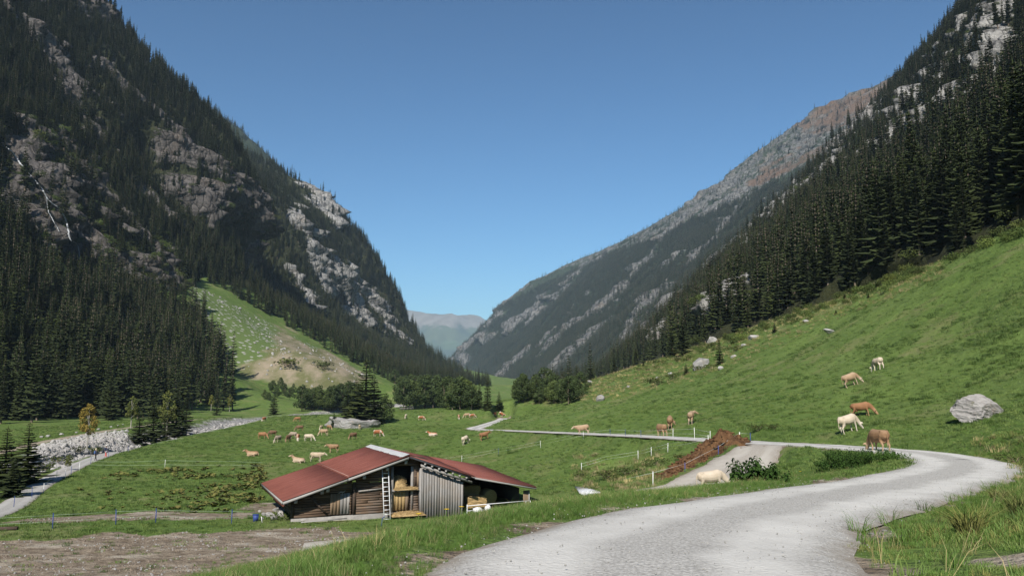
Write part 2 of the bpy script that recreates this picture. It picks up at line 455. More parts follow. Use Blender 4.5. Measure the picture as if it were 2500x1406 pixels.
verge = (XX > np.interp(YY, ROAD[:75, 1], ROAD[:75, 0]) + 1.8) & (YY > 3) & (YY < 24) & (XX < 16)
dirt = np.maximum(dirt, np.where(verge, 0.95 * sstep(0.22, 0.55, fbm(XX * 0.75, YY * 0.75, 14.0, 3)), 0))
IX, IY = project(np.stack([XX, YY, GZ], -1))
fan = in_poly(IX + 14 * fbm(XX / 20, YY / 20, 0, 2), IY + 14 * fbm(XX / 25, YY / 25, 9, 2), [(690, 800), (900, 915), (870, 940), (760, 948), (640, 935), (548, 893), (600, 885), (640, 868)]) & (YY > 430) & (YY < 760)
stony = in_poly(IX, IY, [(470, 690), (900, 915), (760, 948), (548, 893), (480, 800)]) & (YY > 430) & (YY < 760)
blur = lambda m: m.astype(float)
gravel = (1 - sstep(rw * 1.0, rw * 1.25, DRIV + 1.5 * fbm(XX / 5, YY / 5, 1, 3))) * (YY < 700)
V = np.stack([XX, YY, GZ], -1)
gme = mesh_np("ground", V, grid_quads(len(GX), len(GY)), smooth=True)
attr(gme, "dirt", dirt); attr(gme, "fan", blur(fan)); attr(gme, "stony", blur(stony)); attr(gme, "gravel", gravel)
rough_left = np.zeros_like(XX)

n = NT("pasture_ground"); P = n.pos()
g1 = n.noise(P, 0.035, 4, 0.6); g2 = n.noise(P, 0.5, 5, 0.65); g3 = n.noise(P, 5.0, 4, 0.7)
c = n.mix(n.ramp(g1, 0.35, 0.65), (0.086, 0.146, 0.026), (0.130, 0.194, 0.046))
c = n.mix(n.math('MULTIPLY', n.ramp(g2, 0.42, 0.68), 0.6), c, (0.040, 0.078, 0.014))
c = n.mix(n.math('MULTIPLY', n.ramp(g3, 0.45, 0.7), 0.55), c, (0.165, 0.215, 0.068))
zt = n.node('ShaderNodeSeparateXYZ', {0: P}).outputs[2]
terr = n.math('ABSOLUTE', n.math('SUBTRACT', n.math('FRACT', n.math('ADD', n.math('MULTIPLY', zt, 0.55), n.math('MULTIPLY', n.noise(P, 0.12, 5, 0.6), 4.0))), 0.5))
c = n.mix(n.math('MULTIPLY', n.math('MULTIPLY', n.ramp(terr, 0.12, 0.02), n.ramp(zt, -7.0, -2.0)), n.math('MULTIPLY', n.ramp(n.noise(P, 0.25, 4, 0.6), 0.42, 0.6), 0.55)), c, (0.045, 0.075, 0.018))
dry = n.ramp(n.math('ADD', n.noise(P, 0.11, 5, 0.6), n.math('MULTIPLY', g2, 0.25)), 0.66, 0.80)
c = n.mix(n.math('MULTIPLY', dry, 0.6), c, (0.22, 0.21, 0.095))
soil_n = n.noise(P, 1.4, 6, 0.65)
soil = n.mix(n.ramp(soil_n, 0.35, 0.68), (0.125, 0.094, 0.066), (0.31, 0.255, 0.19))
soil = n.mix(n.ramp(n.noise(n.scale(P, (0.5, 1.2, 1)), 0.55, 4, 0.6), 0.50, 0.66), soil, (0.38, 0.335, 0.27))
soil = n.mix(n.math('MULTIPLY', n.ramp(n.voro(P, 5.0), 0.16, 0.05), 0.7), soil, (0.42, 0.40, 0.36))
dm = n.math('ADD', n.attr("dirt"), n.math('MULTIPLY', n.math('SUBTRACT', n.noise(P, 1.6, 5, 0.7), 0.5), 1.1))
c = n.mix(n.ramp(dm, 0.42, 0.60), c, soil)
fanc = n.mix(n.ramp(n.noise(n.rotscale(P, (0, 0, 0.5), (1, 0.35, 1)), 0.09, 5, 0.65), 0.40, 0.62), (0.14, 0.145, 0.06), (0.32, 0.265, 0.19))
c = n.mix(n.attr("fan"), c, fanc)
stonec = n.mix(n.ramp(n.voro(P, 0.22), 0.34, 0.24), (0.105, 0.150, 0.045), (0.36, 0.35, 0.33))
stf = n.math('MULTIPLY', n.attr("stony"), n.math('SUBTRACT', 1.0, n.attr("fan")))
c = n.mix(n.math('MULTIPLY', stf, 0.8), c, stonec)
grv = n.mix(n.ramp(n.voro(P, 0.9, out='Distance'), 0.1, 0.6), (0.62, 0.61, 0.58), (0.22, 0.21, 0.20))
c = n.mix(n.attr("gravel"), c, grv)
n.color(c)
hgt = n.math('ADD', n.math('MULTIPLY', g3, 0.5), n.math('ADD', n.noise(P, 1.3, 5, 0.7), n.math('MULTIPLY', soil_n, 0.4)))
n.bump(hgt, 0.9, 0.35)
MAT_GROUND = n.m
g = put("ground", gme, MAT_GROUND); tag(g, "green valley pasture with bare earth patches and stony fan", "ground", kind="structure")

_ys = np.concatenate([np.linspace(2.5, 120, 1500), np.geomspace(120.2, 3000, 1200)])
def G(px, py):
    """the point of the ground that a pixel shows"""
    k = np.array([U(px, py, y) for y in (1.0,)])[0]
    X, Z = k[0] * _ys, k[2] * _ys
    below = Z < ground(X, _ys)
    i = int(np.argmax(below)) if below.any() else len(_ys) - 1
    if i == 0: i = 1
    a, b = _ys[i - 1], _ys[i]
    for _ in range(14):
        m = 0.5 * (a + b)
        if k[2] * m < ground(k[0] * m, m)[0]: b = m
        else: a = m
    x, y = k[0] * b, b
    return Vector((x, y, float(ground(x, y)[0])))
def gz1(x, y): return float(ground(x, y)[0])

# ---- draped strips
def strip(name, line, half, mat, lift, ncross=9, wob=0.16, crown=0.04, freq=0.35, drape=False):
    T = np.gradient(line[:, :2], axis=0); T /= np.linalg.norm(T, axis=1)[:, None]
    Nn = np.stack([T[:, 1], -T[:, 0]], -1)
    s = np.linspace(-1, 1, ncross)
    hw = np.broadcast_to(half, len(line)).astype(float)
    L = np.cumsum(np.r_[0, np.linalg.norm(np.diff(line[:, :2], axis=0), axis=1)])
    wl = hw + wob * fbm(L * freq, 0.3, 1.0, 3); wr = hw + wob * fbm(L * freq, 7.3, 4.0, 3)
    w = np.where(s[None] < 0, wl[:, None], wr[:, None]) * s[None]
    X = line[:, 0, None] + Nn[:, 0, None] * w; Y = line[:, 1, None] + Nn[:, 1, None] * w
    Z = line[:, 2, None] + lift + crown * (1 - s[None] ** 2) - 0.06 * (np.abs(s[None]) > 0.99) + 0.012 * fbm(X * 1.5, Y * 1.5, 0, 2)
    if drape: Z = np.maximum(Z, ground(X.ravel(), Y.ravel()).reshape(X.shape) + 0.035 - 0.05 * (np.abs(s[None]) > 0.99))
    me = mesh_np(name, np.stack([X, Y, Z], -1), grid_quads(len(line), ncross)[:, ::-1], smooth=True)
    attr(me, "across", np.broadcast_to(s[None], X.shape).copy())
    return put(name, me, mat)
def gravel_mat(name, a, b, c3, dark):
    n = NT(name); P = n.pos()
    f = n.noise(P, 0.8, 5, 0.6); pb = n.noise(P, 28, 3, 0.7); vv = n.voro(P, 16, out='Distance')
    col = n.mix(n.ramp(f, 0.3, 0.7), a, b)
    ac = n.math('ABSOLUTE', n.attr("across"))
    rut = n.ramp(n.math('ABSOLUTE', n.math('SUBTRACT', n.math('ADD', ac, n.math('MULTIPLY', n.math('SUBTRACT', n.noise(P, 0.5, 4, 0.6), 0.5), 0.5)), 0.5)), 0.30, 0.12)
    loose = n.mix(n.ramp(pb, 0.36, 0.62), dark, c3)
    col = n.mix(n.math('MULTIPLY', n.math('SUBTRACT', 1.0, rut), 0.85), col, loose)
    col = n.mix(n.math('MULTIPLY', n.ramp(vv, 0.14, 0.05), 0.6), col, (0.66, 0.65, 0.62))
    col = n.mix(n.math('MULTIPLY', n.ramp(n.noise(P, 0.9, 5, 0.7), 0.60, 0.75), 0.5), col, dark)
    edge = n.ramp(n.math('ADD', ac, n.math('MULTIPLY', n.math('SUBTRACT', n.noise(P, 1.8, 4, 0.65), 0.5), 0.5)), 0.82, 1.0)
    col = n.mix(n.math('MULTIPLY', edge, 0.75), col, (0.20, 0.165, 0.125))
    n.color(col); n.bump(n.math('ADD', n.math('MULTIPLY', pb, 0.5), n.math('ADD', n.math('MULTIPLY', vv, 0.4), f)), 0.55, 0.04)
    return n.m
MAT_ROAD = gravel_mat("pale_gravel", (0.47, 0.46, 0.435), (0.58, 0.57, 0.54), (0.50, 0.49, 0.465), (0.20, 0.19, 0.175))
MAT_SPUR = gravel_mat("spur_gravel", (0.36, 0.33, 0.285), (0.44, 0.415, 0.375), (0.42, 0.40, 0.36), (0.21, 0.175, 0.14))
MAT_PATH = gravel_mat("path_gravel", (0.34, 0.33, 0.31), (0.42, 0.41, 0.39), (0.42, 0.41, 0.39), (0.22, 0.21, 0.19))
MAT_TRACK = gravel_mat("far_track_gravel", (0.30, 0.25, 0.19), (0.36, 0.31, 0.24), (0.36, 0.31, 0.24), (0.2, 0.16, 0.12))
half_road = np.interp(ROAD[:, 1], [0, 10, 26, 38, 60, 300], [2.0, 2.0, 2.15, 2.4, 2.1, 1.9])
k_fill = np.exp(-((ROAD[:, 0] - U(1950, 1090, 59)[0]) ** 2 + (ROAD[:, 1] - 60) ** 2) / 60)
o = strip("road", ROAD, half_road, MAT_ROAD, 0.03, 11); tag(o, "pale gravel road bending round a hairpin through the pasture", "road", kind="structure")
half_spur = np.interp(np.arange(len(SPUR)), [0, 8, 18, len(SPUR)], [2.0, 2.5, 2.8, 2.7])
o = strip("spur_track", SPUR[2:], half_spur[2:], MAT_SPUR, 0.02, 13, 0.4, drape=True); tag(o, "earthy gravel track dropping from the road towards the barn", "track", kind="structure")
o = strip("footpath", PATH, 1.25, MAT_PATH, 0.03, 7, 0.15); tag(o, "narrow grey footpath along the stream", "path", kind="structure")
o = strip("far_track", TRACK, 1.2, MAT_TRACK, 0.02, 5, 0.2); tag(o, "brown track on the far bank of the stream", "track", kind="structure")
# ---- stream water
n = NT("stream_water"); P = n.pos()
n.color(n.mix(n.ramp(n.noise(P, 0.7, 5, 0.7), 0.50, 0.62), (0.045, 0.06, 0.06), (0.5, 0.52, 0.52)))
n.b.inputs['Roughness'].default_value = 0.15; n.b.inputs['Specular IOR Level'].default_value = 0.5
n.bump(n.noise(P, 1.6, 4, 0.6), 0.5, 0.1)
RV = RIVER.copy(); RV[:, 2] = smoothz(from_grid(RV), 6)
o = strip("stream_water", RV, 2.0 + 0.014 * RV[:, 1], n.m, 0.25, 5, 0.6, 0.0); tag(o, "shallow stream running over stones", "stream", kind="structure")
# ================================================================== MOUNTAINS
# each wall is a surface x(Y, z) along the valley; rock areas are bare, the rest carries forest
def rock_mat(name, light, dark, veg, brown=None, sc=1.0, rot=0.6):
    n = NT(name); P = n.pos()
    st = n.rotscale(P, (0, rot, 0), (0.35 / sc, 0.2 / sc, 1.3 / sc))
    f1 = n.noise(st, 0.10, 7, 0.72, 0.8); f2 = n.noise(n.scale(P, (1 / sc, 1 / sc, 0.10 / sc)), 0.22, 6, 0.72); f3 = n.noise(P, 0.7 / sc, 6, 0.75)
    crk = n.node('ShaderNodeTexVoronoi', {'Vector': n.node('ShaderNodeVectorMath', {0: n.rotscale(P, (0.2, rot * 0.8, 0), (0.9, 0.9, 0.35)), 1: n.node('ShaderNodeTexNoise', {'Vector': P, 'Scale': 0.15 / sc, 'Detail': 4}).outputs['Color']}, operation='ADD').outputs[0], 'Scale': 0.13 / sc}, feature='DISTANCE_TO_EDGE').outputs[0]
    rock = n.mix(n.ramp(f1, 0.38, 0.60), dark, light)
    rock = n.mix(n.math('MULTIPLY', n.ramp(f3, 0.40, 0.62), 0.55), rock, tuple(min(0.8, 1.35 * c) for c in light))
    rock = n.mix(n.math('MULTIPLY', n.ramp(f2, 0.50, 0.62), 0.85), rock, tuple(0.35 * c for c in dark))
    rock = n.mix(n.math('MULTIPLY', n.ramp(crk, 0.05, 0.0), 0.8), rock, tuple(0.25 * c for c in dark))
    rock = n.mix(n.math('MULTIPLY', n.ramp(n.noise(P, 0.03 / sc, 4, 0.6), 0.55, 0.72), 0.35), rock, (0.22, 0.16, 0.11))
    vg = n.mix(n.ramp(n.noise(P, 0.09 / sc, 6, 0.7), 0.35, 0.65), veg[0], veg[1])
    m = n.math('ADD', n.attr("rock"), n.math('MULTIPLY', n.math('SUBTRACT', n.noise(P, 0.12 / sc, 7, 0.75), 0.5), 2.2))
    c = n.mix(n.ramp(m, 0.46, 0.58), vg, rock)
    if brown:
        c = n.mix(n.math('MULTIPLY', n.attr("brown"), n.ramp(n.noise(P, 0.01, 5, 0.65), 0.35, 0.55)), c, brown)
    n.color(c)
    n.bump(n.math('ADD', n.math('ADD', f1, n.math('MULTIPLY', n.ramp(crk, 0.0, 0.12), 0.6)), n.math('ADD', n.math('MULTIPLY', f2, 0.7), f3)), 0.85, 2.6 * sc)
    return n.m

class Wall:
    def __init__(s, name, pts, ys, zs, side, extra=(), scale=200.0):
        P = np.array([U(*p) for p in pts] + [tuple(e) for e in extra])
        s.tps = TPS(P[:, 1:3], P[:, 0], scale, 1e-3)
        s.name, s.ys, s.zs, s.side = name, ys, zs, side
        s.YY, s.ZZ = np.meshgrid(ys, zs, indexing='ij')
        s.X = s.tps(s.YY, s.ZZ)
    def finish(s, mat, rock_polys, amp_soft, amp_rock, freq, label, streak=None, smooth=False, veg_in=-0.35):
        ix, iy = project(np.stack([s.X, s.YY, s.ZZ], -1))
        jx = ix + 26 * fbm(s.YY * freq * 1.3, s.ZZ * freq * 1.3, 2.2, 3); jy = iy + 26 * fbm(s.YY * freq * 1.3, s.ZZ * freq * 1.3, 7.7, 3)
        rock = np.zeros_like(s.X)
        for poly in rock_polys: rock = np.maximum(rock, in_poly(jx, jy, poly).astype(float))
        rock = rock * (fbm(s.YY * freq * 1.6, s.ZZ * freq * 1.6 + s.side * s.YY * freq * 0.8, 12.0, 4) > veg_in)
        if streak is not None: rock = np.maximum(rock, streak(ix, iy, s.YY, s.ZZ))
        # blur a little
        for _ in range(1):
            r = rock.copy(); r[1:-1, 1:-1] = (rock[1:-1, 1:-1] * 2 + rock[:-2, 1:-1] + rock[2:, 1:-1] + rock[1:-1, :-2] + rock[1:-1, 2:]) / 6; rock = r
        s.rock = rock
        Y, Z = s.YY, s.ZZ
        soft = amp_soft * fbm(Y * freq, Z * freq * 0.6, 0.5, 5)
        cell = 1.0 / freq
        wy, wz = Y + 0.16 * cell * fbm(Y * freq * 2, Z * freq * 2, 4.4, 3), Z + 0.16 * cell * fbm(Y * freq * 2, Z * freq * 2, 9.4, 3)
        p_, q_ = wz * 0.80 + s.side * wy * 0.60, wy * 0.80 - s.side * wz * 0.60      # across and along the dip of the strata
        crag = ridged(Y * freq * 1.3 + 0.5 * Z * freq, Z * freq * 0.8, 3.1, 3)
        saw = np.mod(p_ / (0.30 * cell), 1.0)
        body = 0.34 * crag + 0.34 * saw + 0.36 * facet(q_, p_, 0.75 * cell, 0.32 * cell, 5) + 0.20 * facet(q_, p_, 0.28 * cell, 0.13 * cell, 17) + 0.10 * facet(q_, p_, 0.12 * cell, 0.06 * cell, 29)
        s.X = s.X + s.side * (soft + rock * amp_rock * body + (1 - rock) * 0.22 * amp_rock * facet(wy, wz, 0.35 * cell, 0.3 * cell, 53))
        me = mesh_np(s.name, np.stack([s.X, s.YY, s.ZZ], -1), grid_quads(len(s.ys), len(s.zs)), smooth=smooth)
        attr(me, "rock", rock)
        s.me = me
        s.ob = put(s.name, me, mat); tag(s.ob, label, "mountain", kind="structure")
    def at(s, y, z):
        iy = np.clip(np.searchsorted(s.ys, y) - 1, 0, len(s.ys) - 2); iz = np.clip(np.searchsorted(s.zs, z) - 1, 0, len(s.zs) - 2)
        ty = (y - s.ys[iy]) / (s.ys[iy + 1] - s.ys[iy]); tz = (z - s.zs[iz]) / (s.zs[iz + 1] - s.zs[iz])
        def bl(A): return A[iy, iz] * (1 - ty) * (1 - tz) + A[iy + 1, iz] * ty * (1 - tz) + A[iy, iz + 1] * (1 - ty) * tz + A[iy + 1, iz + 1] * ty * tz
        return bl(s.X), bl(s.rock)
    def scatter(s, nper, rock_max=0.35, zmin=None, patch=0.0, patch_s=60.0):
        """random tree feet on the wall: nper per square metre of its front view, thinned where it is bare"""
        ny, nz = s.ys[-1] - s.ys[0], s.zs[-1] - s.zs[0]
        N = int(nper * ny * nz)
        y = s.ys[0] + rng.random(N) * ny; z = s.zs[0] + rng.random(N) * nz
        x, r = s.at(y, z)
        x2, _ = s.at(y, z + 6.0)
        x3, _ = s.at(y + 6.0, z)
        lean = np.abs(x2 - x) / 6.0
        area = np.sqrt(1 + ((x2 - x) / 6) ** 2 + ((x3 - x) / 6) ** 2)
        keep = ((r < rock_max + 0.25 * rng.standard_normal(N)) | (rng.random(N) < 0.06)) & (z > ground(x, y) + 0.5) & (rng.random(N) < np.clip(area / 2.2, 0.25, 1))
        keep &= lean > 0.12
        px, py = project(np.stack([x, y, z], -1))
        keep &= (px > -160) & (px < 2660) & (py > -160) & (py < 1300)
        if patch: keep &= (fbm(y / patch_s, z / (0.75 * patch_s), 3.3, 3) > patch + 0.2 * rng.standard_normal(N))
        return np.stack([x, y, z - 0.4], -1)[keep]

VEG_DARK = ((0.022, 0.026, 0.012), (0.045, 0.050, 0.020))
M_ROCK_L = rock_mat("shaded_grey_gneiss_cliff", (0.165, 0.15, 0.14), (0.052, 0.047, 0.045), VEG_DARK, rot=0.7)  # partial shade of the left cliffs is put into this darker rock colour
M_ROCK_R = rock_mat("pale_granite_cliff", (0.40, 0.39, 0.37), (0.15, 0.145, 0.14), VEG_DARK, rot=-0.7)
M_ROCK_F = rock_mat("far_granite_slope", (0.205, 0.20, 0.19), (0.092, 0.088, 0.083), ((0.024, 0.040, 0.023), (0.050, 0.064, 0.035)), brown=(0.165, 0.105, 0.070), sc=2.5, rot=-0.6)

# ---- left near mountain
LP = [(0, 1035, 255), (0, 900, 300), (0, 800, 335), (0, 700, 375), (0, 600, 415), (0, 500, 455), (0, 400, 500), (0, 250, 580), (0, 100, 660), (0, 0, 720), (0, -200, 850),
      (250, 1005, 330), (250, 800, 440), (250, 650, 530), (250, 500, 610), (250, 350, 700), (250, 200, 790), (240, 60, 880), (450, 970, 415), (470, 690, 640), (450, 600, 690), (450, 450, 770), (450, 300, 860),
      (620, 715, 770), (640, 600, 820), (600, 450, 880), (612, 440, 950), (205, -10, 950), (296, 82, 950), (386, 178, 955), (512, 300, 960), (580, 374, 965), (626, 442, 965), (700, 560, 940), (745, 680, 920), (790, 785, 905), (850, 870, 900)]
LX = [(-170, 150, -10), (-200, 0, -5), (-230, -150, 0), (-320, 100, 100), (-420, 0, 250), (-520, 150, 350), (-640, 300, 500), (-760, 700, 700), (-330, 1020, 80), (-420, 1050, 200), (-560, 1050, 350), (-700, 1050, 500),
      (-600, 1200, 80), (-700, 1200, 250), (-850, 1200, 450), (-900, 900, 750), (-150, 940, 10), (-500, 1200, 0)]
wl = Wall("mountain_left", LP, np.arange(-150, 1205, 2.6), np.arange(-25, 700, 2.5), 1, LX)
# overhanging cliff: the foot is cut back under the lip
ix, iy = project(np.stack([wl.X, wl.YY, wl.ZZ], -1))
def dent(cx, cy, rx, ry, rot, depth):
    u, v = (ix - cx), (iy - cy); c, s_ = math.cos(rot), math.sin(rot)
    a, b = (u * c + v * s_) / rx, (-u * s_ + v * c) / ry
    return depth * np.exp(-(a * a + b * b) ** 2)
wl.X -= dent(700, 665, 190, 66, math.radians(58), 75) + dent(400, 385, 100, 34, math.radians(35), 40) + dent(185, 640, 90, 42, math.radians(65), 48) + dent(480, 520, 140, 26, math.radians(40), 30)
ROCK_L = [[(0, 255), (60, 320), (210, 430), (330, 540), (460, 690), (350, 700), (230, 735), (150, 640), (80, 560), (0, 500)],
          [(350, 320), (480, 365), (640, 490), (720, 600), (800, 790), (720, 750), (600, 650), (520, 570), (410, 470)],
          [(380, 560), (430, 590), (440, 640), (400, 620)], [(15, 20), (60, 35), (50, 90), (10, 60)], [(120, 70), (145, 100), (148, 160), (132, 140)], [(160, 0), (180, 0), (178, 25), (160, 20)],
          [(195, 140), (208, 150), (205, 175), (192, 165)], [(245, 285), (262, 290), (258, 345), (244, 330)], [(275, 300), (295, 330), (290, 365), (272, 340)], [(175, 290), (195, 300), (190, 350), (172, 330)], [(210, 365), (235, 380), (225, 400), (208, 390)]]
def streak_l(ix, iy, Y, Z):
    f = ridged(Y * 0.02 + Z * 0.004, Z * 0.006, 9.0, 3)
    return np.where((f > 1.22) & (iy < 560) & (Z > 60), 0.8, 0.0)
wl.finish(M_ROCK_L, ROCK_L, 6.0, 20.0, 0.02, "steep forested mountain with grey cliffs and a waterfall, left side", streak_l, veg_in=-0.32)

# ---- left far spur
SP2 = [(650, 446, 1500), (700, 442, 1560), (745, 452, 1600), (800, 506, 1650), (866, 582, 1700), (912, 655, 1730), (942, 705, 1750), (966, 770, 1750), (990, 838, 1750), (1040, 884, 1700), (1095, 914, 1650), (1165, 942, 1600),
       (720, 560, 1280), (790, 640, 1350), (870, 690, 1520), (930, 750, 1600), (960, 810, 1600), (800, 780, 1180), (860, 800, 1350), (900, 855, 1220), (1000, 900, 1250), (1100, 935, 1300), (700, 470, 1420), (830, 880, 1000), (950, 920, 1000)]
SX2 = [(-560, 1100, 250), (-640, 1150, 400), (-420, 1050, 100), (-900, 1900, 450), (-800, 2000, 300), (-700, 2050, 150), (-600, 2050, 20), (-1100, 2200, 300), (-1000, 2300, 50), (-900, 1700, 600), (-800, 1400, 560), (-300, 1750, 0)]
w2 = Wall("mountain_spur", SP2, np.arange(1000, 2300, 4.5), np.arange(-20, 620, 4.2), 1, SX2)
ROCK_2 = [[(690, 500), (740, 560), (820, 650), (900, 700), (985, 790), (1012, 840), (940, 810), (860, 770), (800, 720), (760, 760), (700, 600)], [(700, 430), (760, 450), (830, 540), (800, 560), (740, 500)], [(760, 620), (820, 640), (850, 690), (790, 680)]]
w2.finish(M_ROCK_R, ROCK_2, 6, 26, 0.014, "rocky forested spur descending to the valley floor behind the left cliffs")

# ---- rocky peak behind the left mountain
P3 = [(450, 240, 2500), (540, 300, 2550), (590, 350, 2600), (640, 405, 2650), (700, 470, 2700), (800, 600, 2800), (560, 420, 2350), (640, 520, 2400), (450, 400, 2200), (300, 190, 2450)]
X3 = [(-1600, 3000, 800), (-1500, 3000, 400), (-1300, 3100, 100), (-1900, 2700, 1100), (-1000, 2300, 100)]
w3 = Wall("mountain_peak", P3, np.arange(2350, 3100, 16.0), np.arange(0, 1000, 14.0), 1, X3, 300)
w3.finish(M_ROCK_F, [[(540, 290), (700, 440), (700, 480), (560, 380), (480, 260)]], 14, 40, 0.008, "grey rocky peak showing over the shoulder of the left mountain")
attr(w3.me, "brown", np.zeros(w3.X.size))

# ---- right near mountain
RP = [(2500, 550, 128), (2500, 450, 175), (2500, 300, 270), (2500, 150, 400), (2500, 0, 520), (2500, -150, 660), (2200, 655, 185), (2200, 560, 270), (2200, 450, 400), (2200, 330, 620), (2230, 200, 800),
      (2000, 730, 215), (2000, 640, 310), (2000, 520, 480), (2010, 450, 720), (1900, 765, 250), (1880, 650, 400), (1880, 580, 640), (1800, 790, 280), (1800, 690, 500), (1720, 832, 320), (1735, 770, 480), (1660, 850, 430), (1600, 880, 560), (1520, 910, 700),
      (2365, 30, 900), (2262, 145, 930), (2145, 265, 960), (2075, 342, 980), (2005, 418, 990), (1920, 500, 1010), (1862, 575, 1020), (1810, 655, 1030), (1755, 735, 1030), (1685, 815, 1020), (1595, 875, 1000), (1490, 922, 950)]
RX = [(110, 60, 40), (140, 0, 60), (170, -120, 80), (220, 0, 180), (330, 60, 320), (450, 200, 450), (700, 500, 650), (240, 1100, 60), (380, 1120, 200), (560, 1120, 350), (760, 1120, 520), (330, 1250, 60), (520, 1250, 200), (800, 1250, 420), (120, 1000, 0), (200, 1250, 0), (62, 350, 0), (70, 250, 0), (80, 128, 0)]
wr = Wall("mountain_right", RP, np.arange(-120, 1255, 2.8), np.arange(-10, 700, 2.7), -1, RX)
ROCK_R = [[(2400, 70), (2460, 10), (2500, -30), (2500, 170), (2430, 190), (2380, 240), (2280, 320), (2250, 300), (2310, 200)], [(2360, 100), (2330, 200), (2230, 290), (2160, 340), (2100, 350), (2200, 230), (2280, 130)],
          [(2100, 250), (2160, 200), (2150, 260), (2040, 340), (2020, 350)], [(2050, 330), (2100, 330), (1990, 430), (1880, 500), (1930, 430)], [(1870, 455), (1930, 440), (1900, 490), (1810, 505)], [(1905, 440), (1960, 420), (1940, 470), (1890, 500)], [(1870, 590), (1890, 620), (1800, 730), (1775, 730), (1820, 640)],
          [(1830, 510), (1890, 510), (1850, 550), (1800, 560)], [(1640, 740), (1680, 735), (1620, 800), (1590, 800)]]
ROCK_R = [ROCK_R[0]] + [[(x + 14, y + 42) for x, y in q] for q in ROCK_R[1:]] + [[(2440, 120), (2500, 90), (2500, 210), (2400, 260), (2380, 230)]]
def streak_r(ix, iy, Y, Z):
    f = ridged(Y * 0.016 - Z * 0.012, Z * 0.008, 2.0, 3)
    return np.where((f > 1.12) & (Y > 560) & (Z > 140), 0.8, 0.0)
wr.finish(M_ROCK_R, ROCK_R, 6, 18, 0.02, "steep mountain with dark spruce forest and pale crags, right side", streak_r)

# ---- right far mountain
FP = [(1100, 885, 4900), (1150, 838, 4800), (1208, 772, 4700), (1262, 722, 4600), (1300, 690, 4500), (1390, 668, 4300), (1500, 610, 4000), (1600, 555, 3700), (1700, 490, 3500), (1800, 420, 3350), (1870, 365, 3300), (1990, 270, 3300), (2060, 228, 3350), (2120, 222, 3400), (2250, 200, 3500),
      (1120, 925, 4300), (1180, 935, 3600), (1260, 940, 2800), (1400, 930, 2000), (1300, 850, 3200), (1400, 800, 2900), (1500, 750, 2600), (1600, 720, 2200), (1700, 650, 2150), (1800, 550, 2250), (1900, 450, 2350), (2000, 360, 2550), (1500, 885, 1600), (1600, 830, 1450), (1250, 820, 3900), (1400, 720, 3500), (1550, 640, 3100), (1700, 560, 2800), (1850, 430, 2850)]
FX = [(-50, 5600, 100), (300, 5600, 700), (1700, 5200, 1200), (-350, 5600, 0), (2300, 4600, 1500), (2300, 4200, 1500), (-400, 6200, 0), (200, 6300, 500), (300, 1300, 60), (500, 1300, 250), (800, 1300, 500)]
wf = Wall("mountain_far", FP, np.arange(1300, 6300, 12.0), np.arange(-20, 1090, 8.0), -1, FX, 600)
def streak_f(ix, iy, Y, Z):
    f = ridged(Y * 0.0034 - Z * 0.0032, Z * 0.0016 + Y * 0.0004, 5.0, 4)
    g2 = vnoise(Y / 420, Z / 300, 1.0)
    r = np.where((f > 1.14 + 0.7 * fbm(Y / 80, Z / 60, 3.0, 3)) & (g2 > -0.3), 0.75, 0.0)
    # bare upper slope: along the skyline on the near side
    sky_y = np.interp(ix, [1190, 1390, 1500, 1700, 1870, 1990, 2060, 2120], [765, 668, 610, 490, 365, 270, 228, 222])
    dep = iy - sky_y
    band = np.interp(ix, [1190, 1380, 1480, 1600, 1750, 1870, 2000, 2120], [-30, -25, -6, 22, 48, 84, 120, 140])
    return np.maximum(r, np.where((dep < band + 22 * vnoise(Y / 70, Z / 70, 3.0)) & (ix > 1300), 0.55, 0.0))
wf.finish(M_ROCK_F, [[(1390, 690), (1300, 760), (1160, 830), (1120, 880), (1180, 840), (1320, 770)]], 24, 55, 0.0045, "long far mountain with mixed forest, rock streaks and a bare brown summit", streak_f)
ix, iy = project(np.stack([wf.X, wf.YY, wf.ZZ], -1))
br = in_poly(ix + 20 * fbm(wf.YY / 200, wf.ZZ / 200, 1, 3), iy + 14 * fbm(wf.YY / 200, wf.ZZ / 200, 4, 3), [(2200, 180), (2040, 225), (1930, 300), (1990, 330), (2120, 260)]) | in_poly(ix, iy + 14 * fbm(wf.YY / 200, wf.ZZ / 200, 4, 3), [(1990, 330), (1850, 410), (1900, 400), (2030, 330), (2040, 350), (1960, 400), (1850, 450), (1820, 440)])
attr(wf.me, "brown", br.astype(float))

# ---- hazy range closing the valley
n = NT("distant_range_cover"); P = n.pos()
f = n.noise(P, 0.0016, 6, 0.65); f2 = n.noise(n.scale(P, (1, 1, 1)), 0.006, 5, 0.6)
zr = n.node('ShaderNodeSeparateXYZ', {0: P}).outputs[2]
hh = n.math('ADD', zr, n.math('MULTIPLY', n.math('SUBTRACT', f2, 0.5), 420.0))
c = n.mix(n.ramp(f, 0.46, 0.55), (0.040, 0.062, 0.035), (0.07, 0.105, 0.045))
c = n.mix(n.ramp(hh, 1030, 1090), n.mix(n.ramp(hh, 760, 800), c, n.mix(n.ramp(f, 0.5, 0.58), (0.04, 0.06, 0.035), (0.075, 0.095, 0.045))), n.mix(n.ramp(f2, 0.35, 0.65), (0.15, 0.13, 0.105), (0.24, 0.215, 0.185)))
n.color(c)
xs = np.linspace(-4200, 3200, 150); sk = np.interp(xs, [-4200, -2200, -1750, -1500, -1250, -1000, -800, -600, -330, -100, 300, 3200], [1500, 1450, 1400, 1370, 1330, 1290, 1310, 1300, 1120, 1000, 900, 1000])
vs_ = np.linspace(0, 1, 50)
A, B = np.meshgrid(np.arange(len(xs)), vs_, indexing='ij')
xx = xs[A]; prof = np.interp(B, [0, 0.25, 0.55, 0.75, 1.0], [0.0, 0.30, 0.62, 1.0, 0.75])
